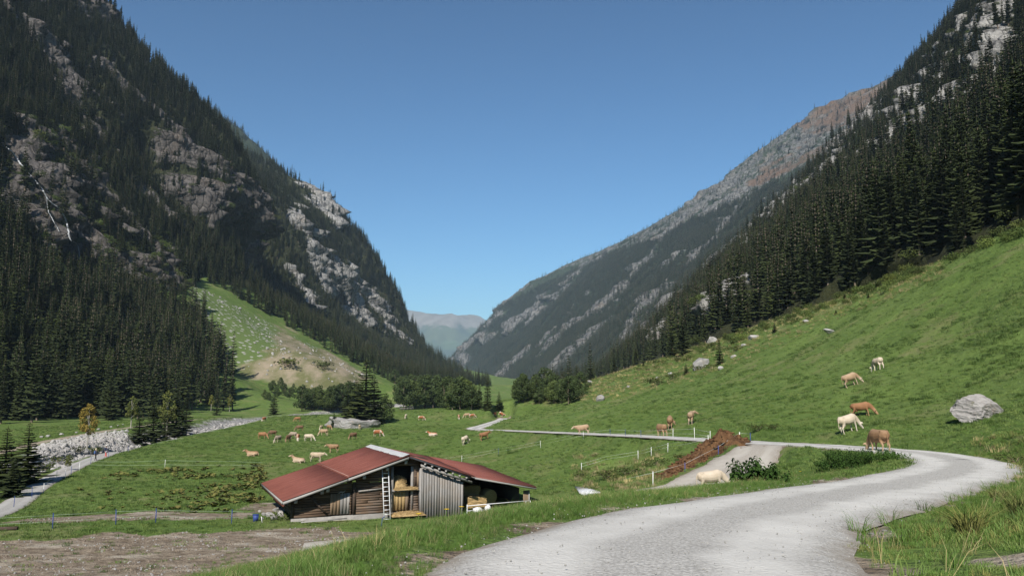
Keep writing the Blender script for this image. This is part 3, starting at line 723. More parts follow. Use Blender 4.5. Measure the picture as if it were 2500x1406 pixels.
zz = 1.05 * sk[A] * prof + 60 * fbm(xx / 500, B * 5, 1, 4) * np.sin(np.pi * np.clip(B, 0, 1)) + 12 * fbm(xx / 120, B * 14, 4, 3)
yy = 11000 + 4500 * B + 350 * fbm(xx / 600, B * 3, 2, 3)
me = mesh_np("distant_mountain", np.stack([xx, yy, zz - 40], -1), grid_quads(len(xs), len(vs_)), smooth=True)
o = put("distant_mountain", me, n.m); tag(o, "hazy distant mountain range with pastures closing the valley", "mountain", kind="structure")

# ---- air: one even volume round the whole scene
mb = MB().box(-5200, 5200, -700, 16500, -60, 1640)
n = NT("haze_air"); t = n.t
t.nodes.remove(n.b)
vol = t.nodes.new('ShaderNodeVolumePrincipled')
vol.inputs['Color'].default_value = (0.60, 0.82, 1.0, 1); vol.inputs['Density'].default_value = 5.4e-5; vol.inputs['Anisotropy'].default_value = 0.0
t.links.new(vol.outputs[0], t.nodes['Material Output'].inputs['Volume'])
o = mb.build("haze", n.m); tag(o, "thin blue summer haze filling the valley", "haze", kind="stuff")
# ================================================================== TREES
def leaf_mat(name, a, b, trans=0.25, tip=None):
    n = NT(name); P = n.pos()
    f = n.noise(P, 0.9, 4, 0.7)
    c = n.mix(n.ramp(f, 0.35, 0.65), a, b)
    rr = n.rand(); c = n.mix(n.math('MULTIPLY', rr, 0.6), c, tuple(0.5 * v for v in a))
    c = n.mix(n.math('MULTIPLY', n.ramp(n.noise(n.node('ShaderNodeObjectInfo').outputs['Location'], 0.37, 2, 0.5), 0.50, 0.68), 0.55), c, (1.5 * b[0], 1.45 * b[1], 1.1 * b[2]))
    n.color(c); n.b.inputs['Roughness'].default_value = 0.85; n.b.inputs['Specular IOR Level'].default_value = 0.1
    return n.m
M_SPRUCE = leaf_mat("spruce_needles", (0.024, 0.034, 0.014), (0.047, 0.062, 0.022))
M_SPRUCE_FAR = leaf_mat("far_spruce_needles", (0.024, 0.040, 0.022), (0.044, 0.064, 0.032))
M_BARK = simple_mat("spruce_bark", (0.10, 0.075, 0.055), (0.20, 0.16, 0.125), 6, stretch=(1, 1, 0.2))
M_BIRCHBARK = simple_mat("birch_bark", (0.45, 0.43, 0.38), (0.20, 0.18, 0.15), 9, stretch=(1, 1, 3))
M_ALDER = leaf_mat("alder_leaves", (0.038, 0.060, 0.022), (0.080, 0.108, 0.040))
M_BIRCH = leaf_mat("birch_leaves", (0.075, 0.100, 0.030), (0.150, 0.155, 0.045))
M_BIRCH_Y = leaf_mat("yellow_birch_leaves", (0.15, 0.125, 0.032), (0.22, 0.165, 0.045))
M_SHRUB = leaf_mat("shrub_leaves", (0.040, 0.058, 0.018), (0.085, 0.100, 0.030))
M_DARKSHRUB = leaf_mat("dark_nettle_leaves", (0.022, 0.050, 0.012), (0.050, 0.100, 0.022))
M_SUN_SHRUB = leaf_mat("sunny_shrub_leaves", (0.055, 0.085, 0.022), (0.105, 0.140, 0.042))  # shrub leaves in a brighter tone, sunlight put into the colour

def spruce_mesh(r, whorls, per, seg, R=3.6, H=20.0, bare=0.08, ragged=0.25, slim=0.85):
    """needle sprays: drooping, roof-shaped branches with toothed edges"""
    V, Q, T = [], [], []
    for w in range(whorls):
        t = bare + (0.985 - bare) * (w + 0.4 * r.random()) / whorls
        z0 = H * t
        rad = R * ((1 - t) ** slim) * (0.86 + 0.14 * math.sin(w * 2.4)) + 0.12
        a0 = r.random() * 6.28
        for b in range(per):
            a = a0 + 6.283 * b / per + r.normal() * 0.22
            L = rad * (1 + ragged * r.normal() * 0.8)
            if L < 0.15: continue
            wdt = min(1.25, 0.36 * L + 0.22) * (0.8 + 0.4 * r.random())
            ca, sa = math.cos(a), math.sin(a)
            droop = 0.30 + 0.25 * r.random() - 0.35 * t
            base = len(V)
            for k in range(seg + 1):
                u = k / seg
                d = 0.05 + L * u
                zz = z0 - droop * L * u + 0.16 * L * u * u * (1 + t)
                ww = wdt * (0.25 + 1.1 * u * (1.35 - u)) * (0.6 + 0.7 * r.random()) * (0.12 if k == seg else 1)
                hang = 0.34 * ww + 0.12
                for s_ in (-1, 0, 1):
                    dd = d - (0.32 * ww if s_ else 0.0) * (0.5 + r.random())
                    V.append((ca * dd - sa * ww * s_, sa * dd + ca * ww * s_, zz - (hang * (0.6 + 0.8 * r.random()) if s_ else 0)))
            for k in range(seg):
                i = base + 3 * k
                Q.append((i, i + 1, i + 4, i + 3)); Q.append((i + 1, i + 2, i + 5, i + 4))
    # leader
    b = len(V); V += [(0.12, 0, H * 0.95), (-0.06, 0.1, H * 0.95), (-0.06, -0.1, H * 0.95), (0, 0, H * 1.02)]
    T += [(b, b + 1, b + 3), (b + 1, b + 2, b + 3), (b + 2, b, b + 3)]
    return np.array(V), Q, T
def trunk_mesh(H=20.0, r0=0.32):
    return MB().tube([(0, 0, -1.2), (0, 0, 0.3), (0.05, 0, H * 0.4), (0, 0, H * 0.93)], [r0 * 1.25, r0, r0 * 0.6, 0.05], 7, cap=False)

def two_mat(name, Vc, Qc, Tc, mc, trunk, mt):
    n0 = len(Vc); tv = np.array(trunk.v)
    V = np.concatenate([Vc, tv]); Q = [tuple(q) for q in Qc] + [tuple(i + n0 for i in f) for f in trunk.q]; T = list(Tc) + [tuple(i + n0 for i in f) for f in trunk.t]
    me = mesh_np(name, V, Q, T if len(T) else None)
    me.materials.append(mc); me.materials.append(mt)
    mi = np.zeros(len(me.polygons), np.int32)
    nq = len(Qc)
    mi[nq:nq + len(trunk.q)] = 1
    me.polygons.foreach_set("material_index", mi)
    return me

rt = np.random.default_rng(5)
SPR = []        # detailed spruce: (crown, trunk)
for k in range(4):
    R_, sl, br = [(3.3, 0.85, 0.06), (2.8, 0.8, 0.10), (3.7, 0.95, 0.04), (2.5, 0.75, 0.14)][k]
    V, Q, T = spruce_mesh(rt, 26, 9, 4, R_, 20, br, 0.28, sl)
    c = mesh_np("spruce_crown", V, Q, T); c.materials.append(M_SPRUCE)
    t = trunk_mesh().mesh("spruce_trunk", True); t.materials.append(M_BARK)
    SPR.append((c, t))
def proto_coll(name, meshes):
    c = bpy.data.collections.new(name)
    for i, m in enumerate(meshes):
        o = bpy.data.objects.new("%s_%d" % (name, i), m); c.objects.link(o)
    return c
MID = []
for k in range(5):
    R_, sl = [(2.9, 0.8), (2.4, 0.7), (3.3, 0.95), (2.2, 0.85), (2.7, 0.65)][k]
    V, Q, T = spruce_mesh(rt, 18, 7, 3, R_, 20, 0.06 + 0.03 * k, 0.3, sl)
    MID.append(two_mat("forest_spruce", V, Q, T, M_SPRUCE, trunk_mesh(), M_BARK))
FAR = []
for k in range(4):
    V, Q, T = spruce_mesh(rt, 10, 6, 2, [4.2, 3.4, 4.8, 3.8][k], 20, 0.02, 0.3, 0.75)
    FAR.append(two_mat("distant_spruce", V, Q, T, M_SPRUCE_FAR, trunk_mesh(), M_BARK))

def leafy_mesh(r, H, blobs, nleaf, leaf, squash=0.8):
    """broadleaf crown: small leaf faces gathered in clumps"""
    V, Q = [], []
    for (cx, cy_, cz, rad) in blobs:
        n_ = int(nleaf * rad * rad)
        for _ in range(n_):
            d = r.normal(size=3); d /= np.linalg.norm(d) + 1e-9
            rr = rad * (0.55 + 0.5 * r.random())
            p = np.array([cx, cy_, cz]) + d * rr * np.array([1, 1, squash])
            nrm = d + 0.7 * r.normal(size=3); nrm /= np.linalg.norm(nrm)
            a = np.cross(nrm, r.normal(size=3)); a /= np.linalg.norm(a) + 1e-9; b = np.cross(nrm, a)
            s_ = leaf * (0.6 + 0.8 * r.random())
            i = len(V)
            V += [tuple(p - a * s_), tuple(p + b * s_ * 0.6), tuple(p + a * s_), tuple(p - b * s_ * 0.6)]
            Q.append((i, i + 1, i + 2, i + 3))
    return np.array(V), Q
def broad_tree(r, H=10.0, spread=3.2, leaf=0.22, nleaf=90, nb=13, base=0.28, top=0.95):
    blobs = []
    for k in range(nb):
        u = (k + 0.5) / nb; a = k * 2.4 + r.random()
        rr = spread * math.sin(math.pi * min(0.97, 0.18 + 0.8 * u)) * (0.35 + 0.5 * r.random())
        blobs.append((math.cos(a) * rr, math.sin(a) * rr, H * (base + (top - base) * u), spread * (0.30 + 0.22 * r.random()) * (1.15 - 0.45 * u)))
    V, Q = leafy_mesh(r, H, blobs, nleaf, leaf)
    tr = MB().tube([(0, 0, -0.6), (0.05, 0, H * 0.3), (0, 0.1, H * 0.6), (0, 0, H * 0.9)], [H * 0.017, H * 0.013, H * 0.008, 0.02], 6, cap=False)
    for b in blobs[::2]:
        tr.tube([(0, 0, max(H * 0.15, b[2] * 0.7)), (b[0] * 0.5, b[1] * 0.5, b[2] * 0.9), (b[0], b[1], b[2])], [H * 0.007, H * 0.005, 0.015], 4, cap=False)
    return mesh_np("leaf_crown", V, Q), tr.mesh("leaf_trunk", True)
ALD = [broad_tree(rt, 10, 3.0 + 0.5 * k, 0.24, 95, 13, 0.16 + 0.05 * k) for k in range(3)]
for c, t in ALD: c.materials.append(M_ALDER); t.materials.append(M_BARK)
BIR = [broad_tree(rt, 10, 2.1, 0.17, 240, 16, 0.36), broad_tree(rt, 10, 2.2, 0.16, 190, 16, 0.36)]
for k, (c, t) in enumerate(BIR): c.materials.append((M_BIRCH, M_BIRCH_Y)[k]); t.materials.append(M_BIRCHBARK)
def bush_mesh(r, leaf=0.09, n_=150, k=7, flat=0.7):
    bl = [(r.normal() * 0.42, r.normal() * 0.42, 0.35 + 0.25 * r.random(), 0.38 + 0.16 * r.random()) for _ in range(k)]
    V, Q = leafy_mesh(r, 1, bl, n_, leaf, flat)
    return mesh_np("bush_leaves", V, Q)
def bush_stem(r):
    m = MB()
    for k in range(6):
        a = r.random() * 6.28
        m.tube([(0, 0, -0.15), (0.2 * math.cos(a), 0.2 * math.sin(a), 0.3), (0.45 * math.cos(a), 0.45 * math.sin(a), 0.6)], [0.03, 0.02, 0.008], 4, cap=False)
    return m.mesh("bush_stem")
BUSH = [bush_mesh(rt) for _ in range(4)]; BSTEM = [bush_stem(rt) for _ in range(2)]
for m in BUSH: m.materials.append(M_SHRUB)
for m in BSTEM: m.materials.append(M_BARK)

# ---- instance scatter: one object per mass of trees or grass
def scatter_group(coll):
    ng = bpy.data.node_groups.new("scatter_" + coll.name, 'GeometryNodeTree')
    ng.interface.new_socket("Geometry", in_out='INPUT', socket_type='NodeSocketGeometry')
    ng.interface.new_socket("Geometry", in_out='OUTPUT', socket_type='NodeSocketGeometry')
    N, L = ng.nodes, ng.links
    gi, go = N.new('NodeGroupInput'), N.new('NodeGroupOutput')
    ci = N.new('GeometryNodeCollectionInfo'); ci.inputs[0].default_value = coll; ci.inputs[1].default_value = True; ci.inputs[2].default_value = True
    ip = N.new('GeometryNodeInstanceOnPoints'); ip.inputs['Pick Instance'].default_value = True
    def na(nm, t):
        a = N.new('GeometryNodeInputNamedAttribute'); a.data_type = t; a.inputs[0].default_value = nm; return a.outputs[0]
    L.new(gi.outputs[0], ip.inputs['Points']); L.new(ci.outputs[0], ip.inputs['Instance'])
    L.new(na("pick", 'INT'), ip.inputs['Instance Index'])
    e = N.new('FunctionNodeEulerToRotation'); L.new(na("rot", 'FLOAT_VECTOR'), e.inputs[0]); L.new(e.outputs[0], ip.inputs['Rotation'])
    L.new(na("size", 'FLOAT_VECTOR'), ip.inputs['Scale'])
    L.new(ip.outputs[0], go.inputs[0])
    return ng
_groups = {}
def scatter(name, coll, P, size, label, cat, tilt=0.0, rot=None, pick=None, zvar=0.0):
    n_ = len(P)
    me = bpy.data.meshes.new(name)
    me.vertices.add(n_); me.vertices.foreach_set("co", np.ascontiguousarray(P, np.float32).ravel())
    if rot is None: rot = np.stack([tilt * rng.standard_normal(n_), tilt * rng.standard_normal(n_), rng.random(n_) * 6.283], -1)
    sz = np.stack([size, size, size * (1 + zvar * rng.standard_normal(n_))], -1)
    attr(me, "size", sz, 'FLOAT_VECTOR'); attr(me, "rot", rot, 'FLOAT_VECTOR')
    attr(me, "pick", rng.integers(0, len(coll.objects), n_) if pick is None else pick, 'INT')
    o = put(name, me); tag(o, label, cat, kind="stuff")
    if coll.name not in _groups: _groups[coll.name] = scatter_group(coll)
    md = o.modifiers.new("scatter", 'NODES'); md.node_group = _groups[coll.name]
    return o
C_MID, C_FAR = proto_coll("forest_spruce", MID), proto_coll("distant_spruce", FAR)

# ---- forest feet
pl = wl.scatter(0.085, 0.42, patch=-0.50, patch_s=26.0)
# on the valley floor at the foot of the left mountain
N_ = 9000
gx, gy = -330 + 290 * rng.random(N_), 235 + 420 * rng.random(N_)
gzv = ground(gx, gy); ipx, ipy = project(np.stack([gx, gy, gzv], -1))
k = in_poly(ipx + 12 * rng.standard_normal(N_), ipy + 10 * rng.standard_normal(N_), [(-200, 1040), (300, 1008), (560, 990), (545, 900), (500, 790), (480, 740), (420, 740), (330, 760), (300, 900), (200, 800), (-200, 760)]) | (in_poly(ipx, ipy, [(-200, 1035), (300, 1005), (540, 985), (520, 940), (-200, 900)]))
wlx, _ = wl.at(gy, gzv)
k &= (gx > wlx - 2) & (rng.random(N_) < 0.62)
pl2 = np.stack([gx, gy, gzv - 0.3], -1)[k]
# band of wood behind the stony fan
N_ = 16000
gx, gy = -330 + 330 * rng.random(N_), 560 + 640 * rng.random(N_)
gzv = ground(gx, gy); ipx, ipy = project(np.stack([gx, gy, gzv], -1))
k = in_poly(ipx, ipy, [(500, 690), (640, 760), (780, 845), (900, 905), (960, 935), (1090, 938), (1200, 945), (1160, 905), (1020, 860), (900, 840), (780, 760), (620, 690), (500, 640)]) & ~in_poly(ipx, ipy, [(905, 845), (960, 880), (1010, 915), (985, 915), (930, 875)]) & (rng.random(N_) < 0.42)
wlx, _ = wl.at(np.clip(gy, 0, 1190), gzv)
k &= (gy > 1150) | (gx > wlx)
pl3 = np.stack([gx, gy, gzv - 0.3], -1)[k]
pr = wr.scatter(0.075, 0.40, patch=-0.55, patch_s=24.0)
# keep the forest edge clear of the pasture
ppx, ppy = project(pr)
edge = np.interp(ppx, [1400, 1640, 1900, 2150, 2500, 2700], [940, 868, 778, 688, 548, 470])
pr = pr[(ppy < edge + 2)]
# lower slope right of the nose: wood behind the pasture crest
N_ = 5000
gx, gy = 20 + 260 * rng.random(N_), 330 + 900 * rng.random(N_)
gzv = ground(gx, gy); ipx, ipy = project(np.stack([gx, gy, gzv], -1))
k = in_poly(ipx, ipy, [(1270, 965), (1400, 900), (1640, 850), (1640, 880), (1500, 930), (1400, 965), (1270, 985)]) & (rng.random(N_) < 0.5)
pr2 = np.stack([gx, gy, gzv - 0.3], -1)[k]
p2 = w2.scatter(0.05, 0.35, patch=-0.45, patch_s=40.0)
pf = wf.scatter(0.048, 0.45, patch=-0.75)
ppx, ppy = project(pf)
fy = np.interp(ppx, [1190, 1380, 1480, 1600, 1750, 1870, 2000, 2120], [760, 670, 622, 582, 510, 462, 400, 370])
thin = rng.random(len(pf)) < np.where(ppy < fy, 0.07, 1.0)
pf = pf[thin]
p3 = w3.scatter(0.006, 0.4)
print("TREES", len(pl), len(pl2), len(pl3), len(pr), len(pr2), len(p2), len(pf), len(p3))

def tree_h(n_, lo, hi): return (lo * 0.72 + (hi - lo * 0.72) * rng.random(n_) ** 0.75) / 20.0
# the nearest trees in view are things of their own
near_sets = []
for key, P, lo, hi in (("left", np.concatenate([pl, pl2]), 15, 27), ("right", pr, 13, 25)):
    px, py = project(P); s_ = tree_h(len(P), lo, hi)
    if key == "left": s_ = np.where(P[:, 1] > 520, s_ * 0.9, s_)
    vis = (px > -20) & (px < 2520) & (py > -20) & (py < 1100)
    order = np.argsort(np.where(vis, P[:, 1], 1e9))
    nn = 140 if key == "left" else 110
    near_sets.append((key, P[order[:nn]], s_[order[:nn]]))
    rest = order[nn:]
    scatter("forest_" + key, C_MID, P[rest], s_[rest], "dense dark spruce forest climbing the %s mountain" % ("left" if key == "left" else "right"), "forest", 0.03, zvar=0.12)
P = np.concatenate([pl3, pr2]); scatter("forest_valley", C_MID, P, tree_h(len(P), 9, 19), "spruce wood along the foot of the slopes further down the valley", "forest", 0.03, zvar=0.12)
scatter("forest_spur", C_MID, p2, tree_h(len(p2), 13, 25), "spruce forest on the rocky spur beyond the cliffs", "forest", 0.03, zvar=0.12)
P = np.concatenate([pf, p3]); scatter("forest_far", C_FAR, P, tree_h(len(P), 15, 27), "forest covering the long far mountain", "forest", 0.03, zvar=0.12)
for key, P, s_ in near_sets:
    for p, sc in zip(P, s_):
        k = rng.integers(0, 4); rz = rng.random() * 6.28
        e = empty("spruce_tree", tuple(p), rz); e.scale = (sc, sc, sc * (1 + 0.1 * rng.standard_normal()))
        put("crown", SPR[k][0], None, e); put("trunk", SPR[k][1], None, e)
        if key == "left": tag(e, "tall dark spruce at the front of the shaded forest beyond the stream", "tree", "spruces at the foot of the left mountain")
        else: tag(e, "dark spruce in the front rows of the forest above the pasture slope", "tree", "spruces along the upper edge of the pasture")

# broadleaf scrub on the ledges of the left mountain and at the forest edges
C_SCRUB = bpy.data.collections.new("ledge_scrub")
for k in range(4):
    mm = bush_mesh(rt, 0.07, 260, 8, 0.9); mm.materials.append(M_SHRUB if k < 2 else M_SUN_SHRUB); C_SCRUB.objects.link(bpy.data.objects.new("scrub_%d" % k, mm))
N = 60000
y = wl.ys[0] + rng.random(N) * (wl.ys[-1] - wl.ys[0] - 10); z = wl.zs[0] + rng.random(N) * 560
x, r_ = wl.at(y, z); px, py = project(np.stack([x, y, z], -1))
zone = in_poly(px, py, [(0, 190), (110, 270), (260, 400), (420, 560), (480, 700), (330, 730), (230, 760), (120, 660), (0, 560)]) | in_poly(px, py, [(380, 300), (520, 380), (680, 540), (780, 770), (640, 680), (480, 560)])
sunny = in_poly(px, py, [(0, 650), (140, 720), (330, 830), (330, 880), (220, 880), (0, 770)])  # sunlit band, imitated by dense scrub partly in the brighter leaf colour
kk = ((zone & (rng.random(N) < 0.20) & (fbm(y / 30, z / 22, 6, 3) > -0.15)) | (sunny & (rng.random(N) < 0.8))) & (z > ground(x, y))
scatter("scrub", C_SCRUB, np.stack([x, y, z - 0.5], -1)[kk], 2.2 + 3.6 * rng.random(int(kk.sum())), "leafy green scrub on ledges of the left cliffs", "scrub", 0.1)

# leafy scrub in the gaps of the right forest and along its lower edge
N = 9000
y = 120 + rng.random(N) * 700; z = rng.random(N) * 420
x, r_ = wr.at(y, z); px, py = project(np.stack([x, y, z], -1)); ed_ = np.interp(px, [1400, 1640, 1900, 2150, 2500, 2700], [940, 868, 778, 688, 548, 470])
kk = (px > 1450) & (px < 2560) & (z > ground(x, y)) & (py < ed_) & (rng.random(N) < 0.16)
Pa = np.stack([x, y, z - 0.3], -1)[kk]
px_ = 1560 + 940 * rng.random(240); py_ = np.interp(px_, [1560, 1640, 1900, 2150, 2500], [905, 874, 786, 697, 560]) + 9 * rng.standard_normal(240)
Pb = np.array([tuple(G(a, b)) for a, b in zip(px_, py_)])
scatter("forest_scrub", C_SCRUB, np.concatenate([Pa, Pb]), np.concatenate([1.8 + 2.5 * rng.random(len(Pa)), 0.5 + 1.3 * rng.random(len(Pb))]), "leafy bushes in and along the edge of the right forest", "scrub", 0.1)
# ================================================================== THE BARN
BA = math.atan2(0.41, 0.91)
BZ = -9.15
BPOS = Vector((-7.58, 60.0, BZ))
barn = empty("barn", BPOS, BA)
tag(barn, "weathered timber barn with rust red metal roof and open hay loft", "barn")
def bw(t, y, z):    # barn coordinates to world
    return BPOS + Matrix.Rotation(BA, 3, 'Z') @ Vector((t, y, z))
def wood(name, a, b, c, vary=0.5, horiz=True):
    n = NT(name); O = n.coord('Object')
    sc = (0.6, 6, 9) if horiz else (9, 6, 0.6)
    f = n.noise(n.scale(O, sc), 2.0, 6, 0.7); f2 = n.noise(O, 1.3, 4, 0.6)
    col = n.mix(n.ramp(f, 0.35, 0.68), a, b)
    col = n.mix(n.math('MULTIPLY', n.ramp(f2, 0.45, 0.7), 0.7), col, c)
    col = n.mix(n.math('MULTIPLY', n.rand(), vary), col, tuple(0.45 * v for v in a))
    n.color(col); n.bump(f, 0.6, 0.02)
    return n.m
M_LOG = wood("sunburnt_log", (0.115, 0.078, 0.055), (0.23, 0.155, 0.10), (0.19, 0.165, 0.145), 0.85)
M_GREYB = wood("silvered_board", (0.21, 0.20, 0.19), (0.36, 0.345, 0.33), (0.26, 0.22, 0.18), 0.4, False)
M_TAN = wood("old_tan_board", (0.20, 0.14, 0.09), (0.33, 0.24, 0.16), (0.26, 0.20, 0.15), 0.3, False)
M_DARKW = wood("dark_beam", (0.06, 0.042, 0.032), (0.13, 0.095, 0.07), (0.08, 0.06, 0.05))
M_PALEW = wood("pale_fascia", (0.27, 0.26, 0.245), (0.41, 0.395, 0.37), (0.30, 0.275, 0.25), 0.15)
n = NT("red_sheet_metal"); O = n.coord('Object')
f = n.noise(n.scale(O, (0.35, 3, 1)), 0.9, 6, 0.7)
c = n.mix(n.ramp(f, 0.34, 0.66), (0.130, 0.042, 0.031), (0.222, 0.080, 0.060))
c = n.mix(n.math('MULTIPLY', n.ramp(n.noise(O, 3.0, 5, 0.7), 0.62, 0.72), 0.35), c, (0.26, 0.13, 0.095))
n.color(c); n.b.inputs['Roughness'].default_value = 0.55; n.b.inputs['Specular IOR Level'].default_value = 0.35
M_RED = n.m
M_ZINC = simple_mat("white_flaking_cap", (0.40, 0.40, 0.39), (0.58, 0.58, 0.57), 3, 0.6, 0.2)
M_SEAM = simple_mat("faded_red_seam", (0.36, 0.20, 0.16), (0.46, 0.30, 0.25), 3, 0.6, 0.2)
M_TAR = simple_mat("black_roof_edge", (0.02, 0.02, 0.022), (0.05, 0.05, 0.055), 3, 0.7, 0.2)
M_PLASTER = simple_mat("grey_footing", (0.20, 0.19, 0.175), (0.31, 0.295, 0.27), 3, 0.95, 0.5)
M_HAY = None
n = NT("straw"); O = n.coord('Object')
f = n.noise(n.scale(O, (3, 3, 14)), 3.0, 6, 0.75)
n.color(n.mix(n.ramp(f, 0.32, 0.68), (0.26, 0.17, 0.075), (0.52, 0.38, 0.19))); n.bump(f, 0.9, 0.05); M_HAY = n.m
M_ALU = simple_mat("aluminium", (0.60, 0.61, 0.62), (0.72, 0.73, 0.74), 5, 0.4, 0.0, spec=0.5)

RZ, EZL = 4.28, 1.53              # ridge and left eave above the floor
def roof_z(t, y=0.0):
    return roof_f(t) + (0.06 * y * min(1.0, t / 5.0) if t > 0 else 0.0)      # the right side climbs towards the back
def roof_f(t):
    if t <= 0: return RZ + (EZL - RZ) * (-t / 9.04)
    if t <= 5.2: return RZ - (RZ - 2.48) * t / 5.2
    return 2.48 - 0.98 * (t - 5.2) / 5.26
D = 11.4
def ribbed(t0, t1, y0, y1, lift, thick=0.05, pitch=0.28):
    """one ribbed metal sheet: trapezoid ribs running down the slope"""
    ys = []
    y = y0
    while y < y1 - 1e-6:
        for dy, h in ((0, 0), (0.17, 0), (0.20, 0.035), (0.25, 0.035)):
            if y + dy < y1: ys.append((y + dy, h))
        y += pitch
    ys.append((y1, 0))
    V = []
    for t in (t0, t1):
        for y, h in ys: V.append((t, y, roof_z(t, y) + lift + h + 0.012 * math.sin(y * 1.7)))
        for y, h in ys: V.append((t, y, roof_z(t, y) + lift - thick))
    m = len(ys); q = []
    for k in range(m - 1):
        q.append((k, k + 1, 2 * m + k + 1, 2 * m + k))                     # top
        q.append((m + k, 3 * m + k, 3 * m + k + 1, m + k + 1))            # underside
        q.append((k, m + k, m + k + 1, k + 1)); q.append((2 * m + k, 2 * m + k + 1, 3 * m + k + 1, 3 * m + k))
    q.append((0, 2 * m, 3 * m, m)); q.append((m - 1, 2 * m - 1, 4 * m - 1, 3 * m - 1))
    return MB().add(V, q)
roof = MB()
for (a, b) in ((-9.0, -4.5), (-4.5, 0.0), (0.0, 5.2), (5.2, 10.4)):      # boarding under the sheets
    roof.hexa([(a, 0.08, roof_z(a) - 0.17), (b, 0.08, roof_z(b) - 0.17), (b, D - 0.08, roof_z(b, D) - 0.17), (a, D - 0.08, roof_z(a, D) - 0.17), (a, 0.08, roof_z(a) - 0.06), (b, 0.08, roof_z(b) - 0.06), (b, D - 0.08, roof_z(b, D) - 0.06), (a, D - 0.08, roof_z(a, D) - 0.06)])
roof = roof.build("roof", M_DARKW, barn)
for (a, b, l) in ((-9.04, -4.45, 0.0), (-4.6, -0.02, 0.045), (0.02, 5.35, 0.03), (4.9, 10.46, 0.0)):
    ribbed(a, b, 0.0, D, l).build("roof_sheet", M_RED, roof)
# white ridge cap with a ragged lower edge, and the seam between upper and lower sheets
rc = np.random.default_rng(3); V, q = [], []
ys = np.linspace(-0.02, D + 0.02, 60)
for y in ys:
    w = 0.42 + 0.16 * rc.random() + 0.12 * (1 - y / D)
    V += [(-w, y, roof_z(-w) + 0.098), (0.0, y, RZ + 0.125), (0.40, y, roof_z(0.40, y) + 0.10)]
for k in range(len(ys) - 1):
    i = 3 * k; q += [(i, i + 3, i + 4, i + 1), (i + 1, i + 4, i + 5, i + 2)]
MB().add(V, q).build("ridge_cap", M_ZINC, roof)
MB().bar((-4.5, 0, roof_z(-4.5) + 0.088), (-4.5, D, roof_z(-4.5) + 0.088), 0.05, 0.02).build("roof_seam", M_SEAM, roof)
# fascia boards
def fascia(a, b, y, mat, w=0.2, drop=0.18, name="fascia"):
    m = MB(); m.hexa([(a, y - 0.03, roof_z(a) - drop - w), (b, y - 0.03, roof_z(b) - drop - w), (b, y + 0.03, roof_z(b) - drop - w), (a, y + 0.03, roof_z(a) - drop - w), (a, y - 0.03, roof_z(a) - drop), (b, y - 0.03, roof_z(b) - drop), (b, y + 0.03, roof_z(b) - drop), (a, y + 0.03, roof_z(a) - drop)])
    return m.build(name, mat, roof)
fascia(-9.0, -4.55, 0.0, M_PALEW, 0.17, 0.10); fascia(-4.5, -0.05, 0.0, M_PALEW, 0.17, 0.08)
fascia(0.05, 5.2, -0.01, M_TAR, 0.13, 0.04); fascia(0.9, 5.0, 0.06, M_GREYB, 0.18, 0.34)
fascia(4.6, 10.4, 0.0, M_PALEW, 0.12, 0.08)
MB().box(-9.07, -9.01, 0, D, EZL - 0.22, EZL - 0.05).build("fascia", M_PALEW, roof)
MB().box(-9.0, -8.9, 0, D, EZL - 0.40, EZL - 0.23).build("eave_board", M_RED, roof)
# stones of the black verge
for k in range(7):
    t = 1.2 + 0.55 * k
    MB().box(t - 0.06, t + 0.06, -0.12, 0.05, roof_z(t) - 0.30, roof_z(t) - 0.18).build("batten_end", M_PALEW, roof)
# purlins with pale ends showing under the verge
for t in (-8.1, -6.3, -5.9, -3.3, -1.6, -0.2):
    z = roof_z(t) - 0.30
    p = MB().box(t - 0.11, t + 0.11, 0.22, D - 0.2, z - 0.24, z).build("purlin", M_DARKW, barn)
    MB().box(t - 0.115, t + 0.115, 0.17, 0.215, z - 0.245, z + 0.005).build("purlin_end", M_PALEW, p)
# ---- gable wall of horizontal logs, built log by log
WY = 0.95
rb = np.random.default_rng(21)
def log(t0, t1, z0, z1, y=WY, mat=M_LOG, thick=0.20):
    if t1 - t0 < 0.08: return
    j = rb.normal() * 0.02
    h = z1 - z0; g = 0.012
    m = MB().hexa([(t0, y + j, z0 + g), (t1, y + j, z0 + g), (t1, y + thick, z0 + g), (t0, y + thick, z0 + g), (t0, y + j, z1 - g), (t1, y + j, z1 - g), (t1, y + thick, z1 - g), (t0, y + thick, z1 - g)])
    m.hexa([(t0, y + j - 0.012, z0 + 0.22 * h), (t1, y + j - 0.012, z0 + 0.22 * h), (t1, y + j + 0.01, z0 + g * 1.5), (t0, y + j + 0.01, z0 + g * 1.5), (t0, y + j - 0.012, z1 - 0.22 * h), (t1, y + j - 0.012, z1 - 0.22 * h), (t1, y + j + 0.01, z1 - g * 1.5), (t0, y + j + 0.01, z1 - g * 1.5)])
    m.build("log", mat, barn)
wall = MB().hexa([(-8.2, WY + 0.21, 0), (1.2, WY + 0.21, 0), (1.2, WY + 0.28, 0), (-8.2, WY + 0.28, 0), (-8.2, WY + 0.21, 1.45), (1.2, WY + 0.21, 1.45), (1.2, WY + 0.28, 1.45), (-8.2, WY + 0.28, 1.45)])
wall.build("backing_boards", M_DARKW, barn)
z = 0.15; row = 0
